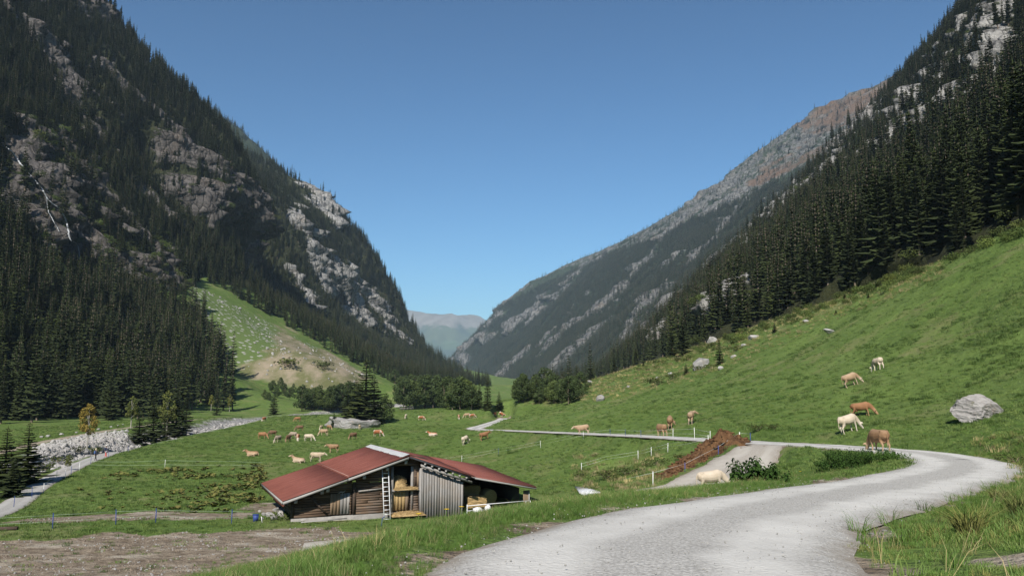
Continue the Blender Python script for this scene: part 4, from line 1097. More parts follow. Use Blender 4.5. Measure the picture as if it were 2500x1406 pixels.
while z < 4.0:
    h = 0.15 + 0.06 * rb.random()
    zt = z + h
    tl = max(-8.2, -9.04 + 9.04 * (zt + 0.35 - EZL) / (RZ - EZL)) if zt + 0.35 > EZL else -8.2
    spans = [(tl, 1.15)]
    if z < 1.75: spans = [(tl, -5.55), (-4.15, -3.95 - 0.08), (-3.7, -1.12), (0.45, 1.15)] if z >= 1.5 else [(tl, -5.55), (-4.15, -3.95 - 0.08), (-3.7, -1.12), (0.42, 1.15)]
    elif z < 3.35: spans = [(tl, -3.98), (-3.7, -1.12), (0.62, 1.15)]
    for a, b in spans:
        a = max(a, tl)
        if b > a + 0.1:
            if b - a > 2.2 and rb.random() < 0.55:
                c_ = a + (b - a) * (0.25 + 0.5 * rb.random()); log(a, c_ - 0.02, z, zt); log(c_ + 0.02, b, z + 0.01, zt - 0.015)
            else: log(a, b, z, zt)
    z = zt; row += 1
# left side wall and back wall, log by log
z = 0.28
while z < 1.35:
    MB().box(-8.2, -8.0, WY + 0.3, D - 0.9, z + 0.01, z + 0.24).build("log", M_LOG, barn)
    z += 0.25
MB().box(-8.0, 10.0, D - 1.0, D - 0.9, 0, 1.3).build("back_wall", M_DARKW, barn)
MB().hexa([(-8.0, D - 1.0, 1.3), (9.9, D - 1.0, 1.9), (9.9, D - 0.9, 1.9), (-8.0, D - 0.9, 1.3), (-0.2, D - 1.0, 3.9), (0.2, D - 1.0, 3.9), (0.2, D - 0.9, 3.9), (-0.2, D - 0.9, 3.9)]).build("back_gable", M_DARKW, barn)
# footing
MB().box(-8.25, 1.3, WY - 0.06, WY + 0.35, -0.9, 0.13).build("footing", M_PLASTER, barn)
# corner and door posts
for t, w, zt in ((-8.2, 0.2, 1.3), (-3.83, 0.22, 2.45), (-1.0, 0.16, 3.45), (0.52, 0.16, 3.4)):
    MB().box(t - w / 2, t + w / 2, WY - 0.07, WY + 0.16, 0.2, zt).build("post", M_DARKW if t < -1.5 else M_GREYB, barn)
MB().bar((-7.0, WY - 0.10, roof_z(-7.0) - 0.55), (-5.75, WY - 0.04, 0.25), 0.13).build("brace", M_DARKW, barn)
# stable door of upright boards
dr = MB().box(-5.6, -4.1, WY + 0.10, WY + 0.15, 0.22, 1.72).build("door", M_DARKW, barn)
for k in range(6):
    a = -5.55 + 0.24 * k
    MB().box(a + 0.008, a + 0.232, WY + 0.02, WY + 0.09, 0.24, 1.66 + 0.05 * rb.random()).build("door_board", M_TAN if k < 3 else M_GREYB, dr)
MB().box(-4.20, -4.12, WY - 0.02, WY + 0.02, 0.9, 1.05).build("latch", M_DARKW, dr)
# carved horn over the door, hung rail
MB().tube([(-5.0, WY - 0.12, 1.72), (-4.85, WY - 0.14, 1.82), (-4.62, WY - 0.12, 1.80), (-4.5, WY - 0.1, 1.93)], [0.03, 0.045, 0.035, 0.012], 6).tube([(-4.7, WY - 0.12, 1.80), (-4.75, WY - 0.12, 1.6), (-4.6, WY - 0.1, 1.5)], [0.03, 0.025, 0.01], 6).build("hung_branch", M_PALEW, barn)
MB().bar((-3.55, WY - 0.09, 1.80), (-1.75, WY - 0.09, 1.90), 0.10).build("hung_beam", M_GREYB, barn)
# loft opening: shelf, straw, posts
MB().box(-1.05, 0.95, WY - 0.35, WY + 1.6, 1.66, 1.76).build("loft_shelf", M_GREYB, barn)
for k in range(3):
    MB().box(0.45 + 0.22 * k, 0.64 + 0.22 * k, WY - 0.02 - 0.01 * k, WY + 0.05, 1.9, 3.25 - 0.15 * k).build("loft_board", M_TAN if k != 1 else M_DARKW, barn)
MB().box(-1.0, 0.95, WY + 1.6, WY + 1.66, 0.2, 3.6).build("loft_partition", M_DARKW, barn)
# straw-coloured boarded hatch under the loft
ht = MB().box(-0.98, 0.28, WY + 0.10, WY + 0.16, 0.24, 1.64).build("hatch", M_TAN, barn)
for k in range(5):
    a = -0.97 + 0.25 * k
    MB().box(a + 0.006, a + 0.244, WY + 0.03, WY + 0.09, 0.26, 1.62).build("hatch_board", M_HAY if k < 4 else M_TAN, ht)
# grey upright boards of the annex front
AY = 0.45
nb = 15
for k in range(nb):
    a = 1.10 + 3.15 * k / nb; b = 1.10 + 3.15 * (k + 1) / nb - 0.012
    za, zb = roof_z(a) - 0.48, roof_z(b) - 0.48
    y = AY + 0.02 * rb.normal()
    MB().hexa([(a, y, -0.7), (b, y, -0.7), (b, y + 0.05, -0.7), (a, y + 0.05, -0.7), (a, y, za), (b, y, zb), (b, y + 0.05, zb), (a, y + 0.05, za)]).build("board", M_GREYB, barn)
MB().box(1.1, 4.25, AY + 0.09, AY + 0.16, -0.5, 2.0).build("board_backing", M_DARKW, barn)
MB().box(1.02, 1.10, AY - 0.05, WY + 0.05, -0.5, 3.3).build("post", M_GREYB, barn)
MB().box(4.26, 4.42, AY - 0.03, AY + 0.13, -0.5, 2.15).build("post", M_GREYB, barn)
# open shed on the right
MB().box(4.4, 4.48, AY + 0.2, D - 1.0, 0, 2.0).build("shed_partition", M_DARKW, barn)
MB().box(9.85, 9.95, 2.2, D - 1.0, 0, 1.25).build("shed_side_wall", M_DARKW, barn)
for k in range(4):
    MB().box(9.55 + 0.11 * k, 9.65 + 0.11 * k, 0.55, 0.60, -0.35, 1.22).build("shed_board", M_TAN, barn)
MB().box(9.98, 10.06, 0.45, 0.55, -0.5, 1.25).build("shed_post", M_PALEW, barn)
# ---- things kept in and by the barn
def bale(loc_t, y, z, sx, sy, sz, label, name="hay_bale", mat=None, rz=0.0):
    r = np.random.default_rng(int(abs(loc_t * 100 + y * 10 + z * 3)))
    nx, ny, nz = 8, 5, 6
    bm = bmesh.new(); bmesh.ops.create_cube(bm, size=1.0)
    bmesh.ops.subdivide_edges(bm, edges=bm.edges[:], cuts=5, use_grid_fill=True)
    for v in bm.verts:
        p = v.co; k = 1 - 0.05 * (abs(p.x) * 2) ** 6 * (abs(p.z) * 2) ** 6
        v.co = Vector((p.x * sx * k, p.y * sy * k, p.z * sz)) + Vector(r.normal(size=3)) * 0.025
    me = bpy.data.meshes.new(name); bm.to_mesh(me); bm.free()
    o = put(name, me, M_HAY, loc=bw(loc_t, y, z + sz / 2), rot=(0, 0, BA + rz)); tag(o, label, "hay bale"); return o
bale(5.65, 3.4, 0.02, 2.3, 1.1, 0.75, "large square hay bale at the bottom left inside the open shed")
bale(5.65, 3.4, 0.78, 2.3, 1.1, 0.72, "large square hay bale stacked highest inside the open shed")
bale(5.95, 1.9, 0.02, 1.65, 0.9, 0.82, "sunlit square hay bale standing forward in the open shed", rz=0.06)
r8 = MB().tube([(0, -0.6, 0), (0, -0.55, 0), (0, 0.55, 0), (0, 0.6, 0)], [0.5, 0.58, 0.58, 0.5], 18)
o = r8.build("round_hay_bale", M_HAY, None, True, loc=bw(7.6, 3.2, 0.60), rot=(0, 0, BA)); tag(o, "round straw bale in the shade at the back of the shed", "hay bale")
def hay_heap(name, t, y, z, sx, sy, sz, label, seed):
    r = np.random.default_rng(seed); V, Q = [], []
    nu, nv = 20, 20
    A, B = np.meshgrid(np.linspace(-1, 1, nu), np.linspace(-1, 1, nv), indexing='ij')
    rr = np.sqrt(A * A + B * B)
    H = np.clip(1 - rr ** 2.5, 0, 1) ** 0.6 * (0.85 + 0.25 * fbm(A * 3, B * 3, seed, 3))
    me = mesh_np(name, np.stack([A * sx, B * sy, H * sz - 0.02], -1), grid_quads(nu, nv))
    V = []; Q = []
    for _ in range(350):
        a, b = r.random(2) * 1.8 - 0.9
        h = max(0, 1 - (a * a + b * b) ** 1.25) ** 0.6 * sz * 0.95
        th = r.random() * 6.28; L = 0.08 + 0.12 * r.random(); i = len(V)
        dx, dy, dz = math.cos(th) * L, math.sin(th) * L, r.normal() * 0.05
        V += [(a * sx - dx, b * sy - dy, h - dz), (a * sx + dx, b * sy + dy, h + dz), (a * sx + dx, b * sy + dy, h + dz + 0.018), (a * sx - dx, b * sy - dy, h - dz + 0.018)]
        Q.append((i, i + 1, i + 2, i + 3))
    o = put(name, me, M_HAY, loc=bw(t, y, z), rot=(0, 0, BA)); tag(o, label, "hay")
    put("loose_straw", mesh_np("loose_straw", V, Q), M_HAY, o)
    return o
hay_heap("hay_heap", -0.35, WY + 0.62, 1.77, 0.62, 0.75, 0.95, "heap of straw lying in the loft opening of the barn", 4)
hay_heap("hay_fringe", 0.0, WY - 0.15, 1.77, 0.95, 0.32, 0.16, "thin straw hanging over the loft shelf edge", 5)
hay_heap("spilled_straw", 0.0, WY - 0.55, 0.0, 1.3, 0.75, 0.20, "spilled straw on the ground below the boarded hatch", 6)
# ladder
lad = empty("ladder", bw(-1.62, WY - 1.05, -0.35), BA); tag(lad, "tall aluminium ladder leaning against the barn wall", "ladder")
foot, head = Vector((0, 0, 0)), Vector((0.0, 0.80, 3.62))
for s_ in (-0.23, 0.23):
    MB().bar(foot + Vector((s_, 0, 0)), head + Vector((s_, 0, 0)), 0.055, 0.075, (0, 1, 0)).build("rail", M_ALU, lad)
for k in range(11):
    c_ = foot.lerp(head, (k + 0.6) / 11.4)
    MB().bar(c_ + Vector((-0.21, 0, 0)), c_ + Vector((0.21, 0, 0)), 0.045, 0.045).build("rung", M_ALU, lad)
# gate rail in front of the shed, white sack
gt = empty("shed_gate", bw(4.55, -0.1, -0.2), BA); tag(gt, "low galvanised rail gate across the open shed front", "gate")
MB().tube([(0, 0, 0.62), (5.3, 0, 0.72)], 0.03, 8).build("top_rail", M_ALU, gt)
MB().tube([(0, 0, 0.25), (1.6, 0, 0.25)], 0.025, 8).build("lower_rail", M_ALU, gt)
for x in (0.0, 4.9, 5.3): MB().tube([(x, 0, -0.4), (x, 0, 0.72)], 0.03, 8).build("upright", M_ALU, gt)
M_SACK = simple_mat("white_plastic_sack", (0.70, 0.70, 0.70), (0.80, 0.80, 0.80), 4, 0.45, 0.6, 0.05, spec=0.4)
for k, (t, y, z, sz, lb) in enumerate(((5.15, -0.75, 0.12, (0.42, 0.3, 0.26), "white plastic sack slumped by the rail gate"), (5.95, -0.8, 0.18, (0.26, 0.22, 0.32), "smaller upright white sack beside the slumped sack"))):
    m = MB().ball((0, 0, 0), sz, 12, 8); r = np.random.default_rng(k)
    m.v = [tuple(np.array(v) * (1 + 0.12 * r.normal(size=3))) for v in m.v]
    p = bw(t, y, z)
    o = m.build("plastic_sack", M_SACK, None, True, loc=p, rot=(0, 0.1, BA)); tag(o, lb, "sack")
# pale plank lying before the wall
o = MB().bar((-1.6, 0, 0), (1.6, 0.1, 0.06), 0.16, 0.06).build("loose_plank", M_PALEW, None, loc=bw(-6.1, 0.15, -0.02), rot=(0, 0, BA)); tag(o, "pale plank lying along the foot of the barn wall", "plank")
# ================================================================== CATTLE
def remeshed(mb, name, voxel, smooth_it=2):
    ob = bpy.data.objects.new("tmp_sculpt", mb.mesh(name)); COL.objects.link(ob)
    md = ob.modifiers.new("r", 'REMESH'); md.mode = 'VOXEL'; md.voxel_size = voxel
    sm = ob.modifiers.new("s", 'SMOOTH'); sm.factor = 0.5; sm.iterations = smooth_it
    dg = bpy.context.evaluated_depsgraph_get()
    me = bpy.data.meshes.new_from_object(ob.evaluated_get(dg)); me.name = name
    bpy.data.objects.remove(ob, do_unlink=True)
    me.polygons.foreach_set("use_smooth", np.ones(len(me.polygons), bool))
    return me
def cow_mesh(pose):
    m = MB(); dz = -0.62 if pose == 'lie' else 0.0
    # trunk: deep chest, belly, hip bones
    m.tube([(-0.80, 0, 1.10 + dz), (-0.75, 0, 1.10 + dz), (-0.62, 0, 1.07 + dz), (-0.35, 0, 1.02 + dz), (0.0, 0, 0.97 + dz), (0.30, 0, 0.97 + dz), (0.55, 0, 1.00 + dz), (0.72, 0, 1.02 + dz), (0.82, 0, 1.02 + dz)],
           [(0.12, 0.14), (0.23, 0.22), (0.295, 0.29), (0.33, 0.335), (0.37, 0.385), (0.345, 0.39), (0.285, 0.37), (0.21, 0.28), (0.10, 0.16)], 14)
    m.ball((-0.52, 0.17, 1.27 + dz), (0.14, 0.10, 0.07)); m.ball((-0.52, -0.17, 1.27 + dz), (0.14, 0.10, 0.07)); m.ball((0.50, 0, 1.30 + dz), (0.2, 0.12, 0.08))
    if pose == 'lie':
        for s in (-1, 1):
            m.tube([(-0.5, 0.20 * s, 0.40), (-0.15, 0.36 * s, 0.22), (-0.5, 0.44 * s, 0.09), (-0.05, 0.46 * s, 0.05)], [0.20, 0.14, 0.075, 0.05], 8)
            m.tube([(0.5, 0.17 * s, 0.30), (0.78, 0.24 * s, 0.16), (0.50, 0.28 * s, 0.06), (0.42, 0.28 * s, 0.05)], [0.13, 0.08, 0.055, 0.05], 8)
    else:
        st = 0.06
        for s in (-1, 1):
            o_ = st * s
            m.tube([(-0.54, 0.15 * s, 1.05), (-0.47 + o_, 0.17 * s, 0.76), (-0.56 + o_, 0.17 * s, 0.60), (-0.68 + o_, 0.17 * s, 0.47), (-0.655 + o_, 0.17 * s, 0.28), (-0.64 + o_, 0.17 * s, 0.10), (-0.61 + o_, 0.17 * s, 0.0)],
                   [(0.19, 0.15), (0.13, 0.11), (0.085, 0.08), (0.062, 0.06), (0.045, 0.045), (0.05, 0.05), (0.06, 0.06)], 8)
            f = -1.4 * st * s
            m.tube([(0.52, 0.16 * s, 0.95), (0.52 + 0.4 * f, 0.17 * s, 0.66), (0.51 + f, 0.17 * s, 0.45), (0.51 + f, 0.17 * s, 0.12), (0.54 + f, 0.17 * s, 0.0)], [(0.15, 0.11), (0.10, 0.085), (0.06, 0.06), (0.045, 0.045), (0.06, 0.06)], 8)
        m.ball((-0.38, 0, 0.66), (0.17, 0.15, 0.13))          # udder
        for s in (-1, 1): m.tube([(-0.36, 0.07 * s, 0.58), (-0.36, 0.08 * s, 0.48)], 0.022, 5)
    # neck and head
    if pose == 'graze':
        N = [(0.62, 0, 1.08), (0.88, 0, 0.90), (1.08, 0, 0.62), (1.18, 0, 0.44)]; H0, Hd = Vector((1.18, 0, 0.42)), Vector((0.50, 0, -0.86))
    elif pose == 'graze_side':
        N = [(0.62, 0, 1.08), (0.86, -0.10, 0.92), (1.02, -0.28, 0.66), (1.07, -0.40, 0.48)]; H0, Hd = Vector((1.07, -0.40, 0.46)), Vector((0.25, -0.45, -0.85))
    elif pose == 'lie':
        N = [(0.60, 0, 0.50), (0.82, 0, 0.66), (0.98, 0, 0.82), (1.02, 0, 0.88)]; H0, Hd = Vector((1.02, 0, 0.90)), Vector((0.86, 0.1, -0.30))
    elif pose == 'look':
        N = [(0.62, 0, 1.10), (0.84, -0.08, 1.12), (0.98, -0.24, 1.18), (1.01, -0.32, 1.20)]; H0, Hd = Vector((1.01, -0.32, 1.21)), Vector((0.35, -0.85, -0.42))
    else:
        N = [(0.62, 0, 1.10), (0.88, 0, 1.14), (1.04, 0, 1.21), (1.08, 0, 1.24)]; H0, Hd = Vector((1.08, 0, 1.25)), Vector((0.86, 0, -0.50))
    Hd.normalize()
    m.tube(N, [(0.16, 0.28), (0.125, 0.22), (0.105, 0.17), (0.10, 0.15)], 10)
    up = Vector((0, 0, 1)); side = Hd.cross(up).normalized(); hup = side.cross(Hd).normalized()
    m.tube([H0 - Hd * 0.10, H0, H0 + Hd * 0.16, H0 + Hd * 0.34, H0 + Hd * 0.46, H0 + Hd * 0.50], [(0.08, 0.10), (0.115, 0.135), (0.105, 0.125), (0.075, 0.09), (0.075, 0.075), (0.045, 0.045)], 10)
    for s in (-1, 1):
        b = H0 + side * (0.09 * s) + hup * 0.07
        m.tube([b, b + side * (0.12 * s) + hup * 0.02, b + side * (0.21 * s) - hup * 0.02], [(0.03, 0.045), (0.035, 0.06), (0.012, 0.02)], 6)
        h = H0 + side * (0.06 * s) + hup * 0.10 - Hd * 0.04
        m.tube([h, h + side * (0.09 * s) + hup * 0.05, h + side * (0.11 * s) + hup * 0.14], [0.032, 0.026, 0.014], 6)
    # tail
    if pose == 'lie': m.tube([(-0.78, 0, 0.55), (-0.86, 0.03, 0.40), (-0.84, 0.1, 0.12)], [0.04, 0.03, 0.04], 6)
    else: m.tube([(-0.77, 0, 1.22), (-0.86, 0, 1.08), (-0.88, 0.02, 0.80), (-0.87, 0.03, 0.55), (-0.86, 0.03, 0.38)], [0.05, 0.034, 0.026, 0.045, 0.02], 6)
    return remeshed(m, "cow_" + pose, 0.03)
COWS = {p: cow_mesh(p) for p in ('graze', 'graze_side', 'stand', 'look', 'lie')}
def cow_mat(name, coat, pale, dark, patches=False, face=None):
    n = NT(name); O = n.coord('Object'); sx = n.node('ShaderNodeSeparateXYZ', {0: O})
    f = n.noise(O, 2.2, 4, 0.6)
    c = n.mix(n.ramp(f, 0.35, 0.68), coat, dark)
    legs = n.ramp(n.math('ADD', sx.outputs[2], n.math('MULTIPLY', n.math('SUBTRACT', f, 0.5), 0.3)), 0.66, 0.42)
    c = n.mix(n.math('MULTIPLY', legs, 0.8), c, pale)
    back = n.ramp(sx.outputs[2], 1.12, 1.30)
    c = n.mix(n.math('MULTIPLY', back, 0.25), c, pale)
    c = n.mix(n.math('MULTIPLY', n.ramp(sx.outputs[0], 1.12, 1.30), 0.85), c, face or pale)
    if patches: c = n.mix(n.ramp(n.noise(O, 1.1, 3, 0.5), 0.54, 0.58), c, (0.62, 0.56, 0.48))
    c = n.mix(n.math('MULTIPLY', n.rand(), 0.22), c, tuple(0.5 * v for v in coat))
    n.color(c); n.b.inputs['Roughness'].default_value = 0.75; n.bump(n.noise(O, 18, 3, 0.6), 0.25, 0.02)
    return n.m
CM = {
    'cream': cow_mat("cream_coat", (0.47, 0.375, 0.265), (0.57, 0.49, 0.38), (0.39, 0.30, 0.20)),
    'white': cow_mat("white_coat", (0.56, 0.475, 0.37), (0.62, 0.55, 0.46), (0.47, 0.385, 0.28)),
    'tan': cow_mat("tan_coat", (0.29, 0.175, 0.095), (0.44, 0.32, 0.21), (0.20, 0.115, 0.06)),
    'fawn': cow_mat("fawn_coat", (0.37, 0.255, 0.16), (0.52, 0.42, 0.31), (0.28, 0.185, 0.11)),
    'brown': cow_mat("brown_coat", (0.185, 0.105, 0.06), (0.30, 0.20, 0.125), (0.11, 0.062, 0.038)),
    'grey': cow_mat("greybrown_coat", (0.32, 0.26, 0.20), (0.46, 0.39, 0.31), (0.24, 0.185, 0.14)),
    'red': cow_mat("red_pied_coat", (0.34, 0.125, 0.05), (0.62, 0.54, 0.45), (0.26, 0.085, 0.034), True, (0.66, 0.58, 0.5)),
    'rust': cow_mat("rust_coat", (0.29, 0.145, 0.07), (0.38, 0.23, 0.13), (0.21, 0.10, 0.048)),
}
# feet pixel, heading in degrees (0 = right, 90 = away), pose, coat, label
HERD = [
 (617, 1113, 178, 'lie', 'tan', "tan cow lying alone at the left edge of the herd"),
 (729, 1129, 176, 'lie', 'fawn', "fawn cow lying just behind the barn roof's left slope"),
 (771, 1127, 8, 'stand', 'cream', "cream cow standing with raised head beside the lying fawn cow"),
 (814, 1104, 184, 'stand', 'tan', "brown-tan cow standing broadside, facing left behind the barn ridge"),
 (640, 1071, -12, 'graze', 'rust', "orange-tan cow grazing rightwards, leftmost of the standing herd"),
 (666, 1065, 215, 'graze', 'brown', "dark brown cow grazing behind the orange-tan cow"),
 (679, 1080, 250, 'graze', 'grey', "grey-fawn cow grazing head-on towards the viewer"),
 (704, 1078, 262, 'graze', 'brown', "brown cow at the near side of the tight trio in the meadow"),
 (716, 1070, 160, 'graze', 'grey', "grey-brown cow at the back of the tight trio in the meadow"),
 (727, 1076, 285, 'graze', 'red', "red cow with white head at the right of the tight trio"),
 (753, 1076, 0, 'graze', 'white', "whitish cow grazing broadside right of the red trio cow"),
 (784, 1050, 265, 'graze', 'cream', "pale brown-and-cream cow left of the rock outcrop, facing the viewer"),
 (803, 1049, -40, 'graze', 'tan', "tan cow grazing close under the small spruce by the rock"),
 (791, 1063, 168, 'graze', 'fawn', "fawn cow grazing in front of the pair by the rock outcrop"),
 (732, 1051, 200, 'graze', 'brown', "dull brown cow grazing alone halfway to the rock outcrop"),
 (645, 1028, 255, 'graze', 'red', "small red-pied cow nearest the footpath on the left"),
 (727, 1028, 190, 'graze', 'rust', "small dark red cow between the footpath and the rock"),
 (863, 1072, 235, 'graze', 'brown', "dark brown cow grazing alone above the barn ridge"),
 (878, 1048, 96, 'graze', 'cream', "pale cow seen from behind, in front of the flat rock"),
 (922, 1065, -15, 'graze', 'red', "red and white cow grazing to the right in mid-meadow"),
 (1057, 1064, 172, 'lie', 'red', "red cow with white face lying in the open meadow"),
 (1136, 1084, 62, 'graze', 'white', "whitish cow walking away on the rise below the road bend"),
 (1183, 1074, 32, 'stand', 'rust', "rust brown cow on the rise just below the gravel road"),
 (991, 1021, 265, 'graze', 'white', "tiny white cow far back in front of the bridge"),
 (1028, 1026, 10, 'graze', 'red', "tiny red-pied cow far back, right of the tiny white cow"),
 (1120, 1022, 280, 'graze', 'red', "tiny red-pied cow standing alone before the far grove"),
 (1141, 1019, 180, 'graze', 'fawn', "left cow of the tiny pair before the far grove"),
 (1153, 1020, 15, 'graze', 'red', "right cow of the tiny pair before the far grove"),
 (1208, 1016, 250, 'graze', 'red', "left cow of the farthest pair beside the foot of the slope"),
 (1221, 1015, 5, 'stand', 'red', "right cow of the farthest pair beside the foot of the slope"),
 (1425, 1061, 176, 'stand', 'fawn', "fawn cow walking left along the far arm of the road"),
 (1616, 1066, 112, 'look', 'tan', "tan cow at the verge by the white fence posts, seen from behind"),
 (1636, 1045, 78, 'graze_side', 'tan', "tan cow just uphill of the verge cow, head low to the right"),
 (1687, 1035, 72, 'look', 'fawn', "fawn cow highest of the three climbing from the road"),
 (2080, 942, 8, 'graze', 'fawn', "fawn cow grazing broadside high on the pasture slope"),
 (2145, 903, 97, 'graze', 'white', "pale cow seen from behind, highest on the pasture slope"),
 (2105, 1017, -24, 'graze', 'rust', "rust cow grazing downhill just above the big cream cow"),
 (2074, 1055, 22, 'graze', 'white', "large cream cow with dark tail grazing above the road hairpin"),
 (2148, 1104, 98, 'graze', 'tan', "big tan cow seen from behind on the grass island in the hairpin"),
 (1738, 1206, 6, 'graze', 'white', "pale cream cow half hidden beside the leafy bush below the road"),
]
def slope_quat(p, head):
    e = 0.7; hx, hy = math.cos(head), math.sin(head)
    dz = gz1(p.x + hx * e, p.y + hy * e) - gz1(p.x - hx * e, p.y - hy * e)
    return math.atan2(dz, 2 * e)
for px, py, hd, pose, coat, lab in HERD:
    p = G(px, py); h = math.radians(hd)
    if px == 1738: ys_ = np.linspace(40, 54, 60); xs_ = ys_ * U(1738, 1204, 1.0)[0]; zs_ = ground(xs_, ys_); k_ = int(np.argmin(np.abs(project(np.stack([xs_, ys_, zs_], -1))[1] - 1200))); p = Vector((xs_[k_], ys_[k_], zs_[k_]))
    sc = {39: 1.0}.get(0, 1.0) * (0.98 + 0.08 * rng.random())
    o = put("cow", COWS[pose], None, loc=p + Vector((0, 0, -0.03)), rot=None, scale=sc)
    o.rotation_euler = (0, -slope_quat(p, h), h)
    if not len(COWS[pose].materials): COWS[pose].materials.append(CM['tan'])
    o.material_slots[0].link = 'OBJECT'; o.material_slots[0].material = CM[coat]
    tag(o, lab, "cow", "grazing cattle")
    if 0: print(lab, p)

# ================================================================== HIKERS
def person(px, py, lab, hair, top, legs, pack, cap=None, mid=None, heading=60):
    p = G(px, py)
    m = MB()
    m.tube([(0, 0, 0.92), (0, 0, 1.05), (0.0, 0, 1.25), (0, 0, 1.40), (0, 0, 1.47)], [(0.15, 0.105), (0.14, 0.10), (0.165, 0.11), (0.17, 0.10), (0.06, 0.06)], 10)
    for s in (-1, 1):
        st = 0.16 * s
        m.tube([(0, 0.09 * s, 0.95), (st * 0.5, 0.095 * s, 0.70), (st * 0.6, 0.095 * s, 0.48), (st * 1.3, 0.095 * s, 0.10), (st * 1.3, 0.095 * s, 0.03)], [0.095, 0.08, 0.058, 0.042, 0.045], 8)
        m.tube([(st * 1.3 - 0.06, 0.095 * s, 0.035), (st * 1.3 + 0.16, 0.10 * s, 0.03)], [0.045, 0.038], 7)
        m.tube([(0, 0.17 * s, 1.40), (-0.02 - st * 0.3, 0.23 * s, 1.14), (0.06 - st * 0.6, 0.24 * s, 0.90), (0.08 - st * 0.7, 0.235 * s, 0.82)], [0.062, 0.048, 0.036, 0.038], 7)
        hb = Vector((0.08 - st * 0.7, 0.235 * s, 0.80))
        for k in range(4): m.tube([hb + Vector((0.02 * k - 0.03, 0, 0.0)), hb + Vector((0.02 * k - 0.025, 0, -0.07)), hb + Vector((0.02 * k - 0.01, -0.015 * s, -0.11 + 0.012 * abs(k - 1.4)))], [0.011, 0.010, 0.008], 5)
        m.tube([hb + Vector((0.035, 0, 0.01)), hb + Vector((0.07, -0.01 * s, -0.04))], [0.012, 0.009], 5)
    m.tube([(0, 0, 1.44), (0.01, 0, 1.54)], [0.055, 0.055], 8)
    m.ball((0.02, 0, 1.64), (0.098, 0.08, 0.125), 12, 9); m.tube([(0.10, 0, 1.645), (0.135, 0, 1.615)], [0.014, 0.02], 6)
    for s in (-1, 1): m.ball((0.01, 0.082 * s, 1.635), (0.022, 0.012, 0.033), 6, 5)
    me = remeshed(m, "hiker_body", 0.016, 1)
    z = np.empty(len(me.polygons) * 3); me.polygons.foreach_get("center", z); z = z.reshape(-1, 3)
    mats = [top, legs, MSKIN, mid or legs, MSHOE]
    for q in mats: me.materials.append(q)
    mi = np.zeros(len(z), np.int32); arm = (np.abs(z[:, 1]) > 0.19)
    mi[z[:, 2] < 0.98] = 3; mi[z[:, 2] < 0.74] = 1; mi[z[:, 2] < 0.085] = 4
    mi[arm & (z[:, 2] > 0.8)] = 0; mi[arm & (z[:, 2] < 0.90)] = 2; mi[z[:, 2] > 1.46] = 2
    me.polygons.foreach_set("material_index", mi)
    o = put("person", me, None, loc=p, rot=(0, 0, math.radians(heading))); tag(o, lab, "person", "hikers on the footpath")
    hr = MB().ball((-0.012, 0, 1.665), (0.108, 0.092, 0.125), 12, 9)
    hr.v = [v for v in hr.v]
    hr.build("hair", hair, o, True)
    if cap is not None: MB().ball((0.0, 0, 1.725), (0.112, 0.098, 0.07), 12, 7).tube([(0.08, 0, 1.715), (0.19, 0, 1.70)], [(0.07, 0.012), (0.05, 0.008)], 8).build("cap", cap, o, True)
    bp = MB().tube([(-0.17, 0, 1.00), (-0.19, 0, 1.06), (-0.19, 0, 1.34), (-0.16, 0, 1.42)], [(0.10, 0.06), (0.145, 0.10), (0.14, 0.095), (0.09, 0.05)], 10).build("backpack", pack, o, True)
    for s in (-1, 1): MB().tube([(-0.12, 0.10 * s, 1.40), (0.0, 0.11 * s, 1.475), (0.105, 0.10 * s, 1.36), (0.10, 0.12 * s, 1.12), (-0.10, 0.14 * s, 1.05)], 0.018, 5).build("strap", pack, bp, True)
    # face marks: eyes and mouth
    for s in (-1, 1): MB().ball((0.104, 0.034 * s, 1.652), (0.008, 0.012, 0.008), 6, 5).build("eye", MSHOE, o)
    return o
def flat(name, c): return simple_mat(name, c, tuple(min(1, 1.25 * v) for v in c), 20, 0.8, 0.2, 0.01)
MSKIN, MSHOE = flat("skin", (0.55, 0.36, 0.26)), flat("boot_leather", (0.05, 0.04, 0.035))
person(233, 1125, "hiker with pale hair and blue backpack walking on the footpath", flat("blond_hair", (0.60, 0.52, 0.38)), flat("dark_top", (0.035, 0.037, 0.05)), flat("black_trousers", (0.022, 0.022, 0.026)), flat("blue_backpack", (0.06, 0.10, 0.22)))
person(258, 1116, "hiker in red leggings and white cap ahead on the footpath", flat("brown_hair", (0.10, 0.07, 0.05)), flat("navy_jacket", (0.04, 0.045, 0.075)), flat("red_leggings", (0.55, 0.06, 0.045)), flat("navy_backpack", (0.035, 0.04, 0.07)), flat("white_cap", (0.75, 0.74, 0.72)), flat("grey_shorts", (0.33, 0.33, 0.36)))
# ================================================================== ROCKS
def rock_m(name, light, dark, moss=0.0):
    n = NT(name); O = n.coord('Object')
    st = n.rotscale(O, (0.3, 0.5, 0.2), (1, 1, 3.5))
    f = n.noise(st, 1.6, 6, 0.7)
    c = n.mix(n.ramp(f, 0.35, 0.66), dark, light)
    c = n.mix(n.math('MULTIPLY', n.ramp(n.noise(O, 1.1, 4, 0.6), 0.55, 0.70), 0.45), c, (0.30, 0.215, 0.16))
    if moss: c = n.mix(n.math('MULTIPLY', n.ramp(n.noise(O, 1.8, 5, 0.7), 0.60, 0.68), moss), c, (0.10, 0.115, 0.04))
    c = n.mix(n.math('MULTIPLY', n.rand(), 0.3), c, dark)
    n.color(c); n.bump(n.math('ADD', f, n.math('MULTIPLY', n.noise(O, 7, 5, 0.7), 0.4)), 0.7, 0.12)
    return n.m
M_BOULDER = rock_m("striped_gneiss", (0.40, 0.38, 0.36), (0.20, 0.19, 0.185), 0.5)
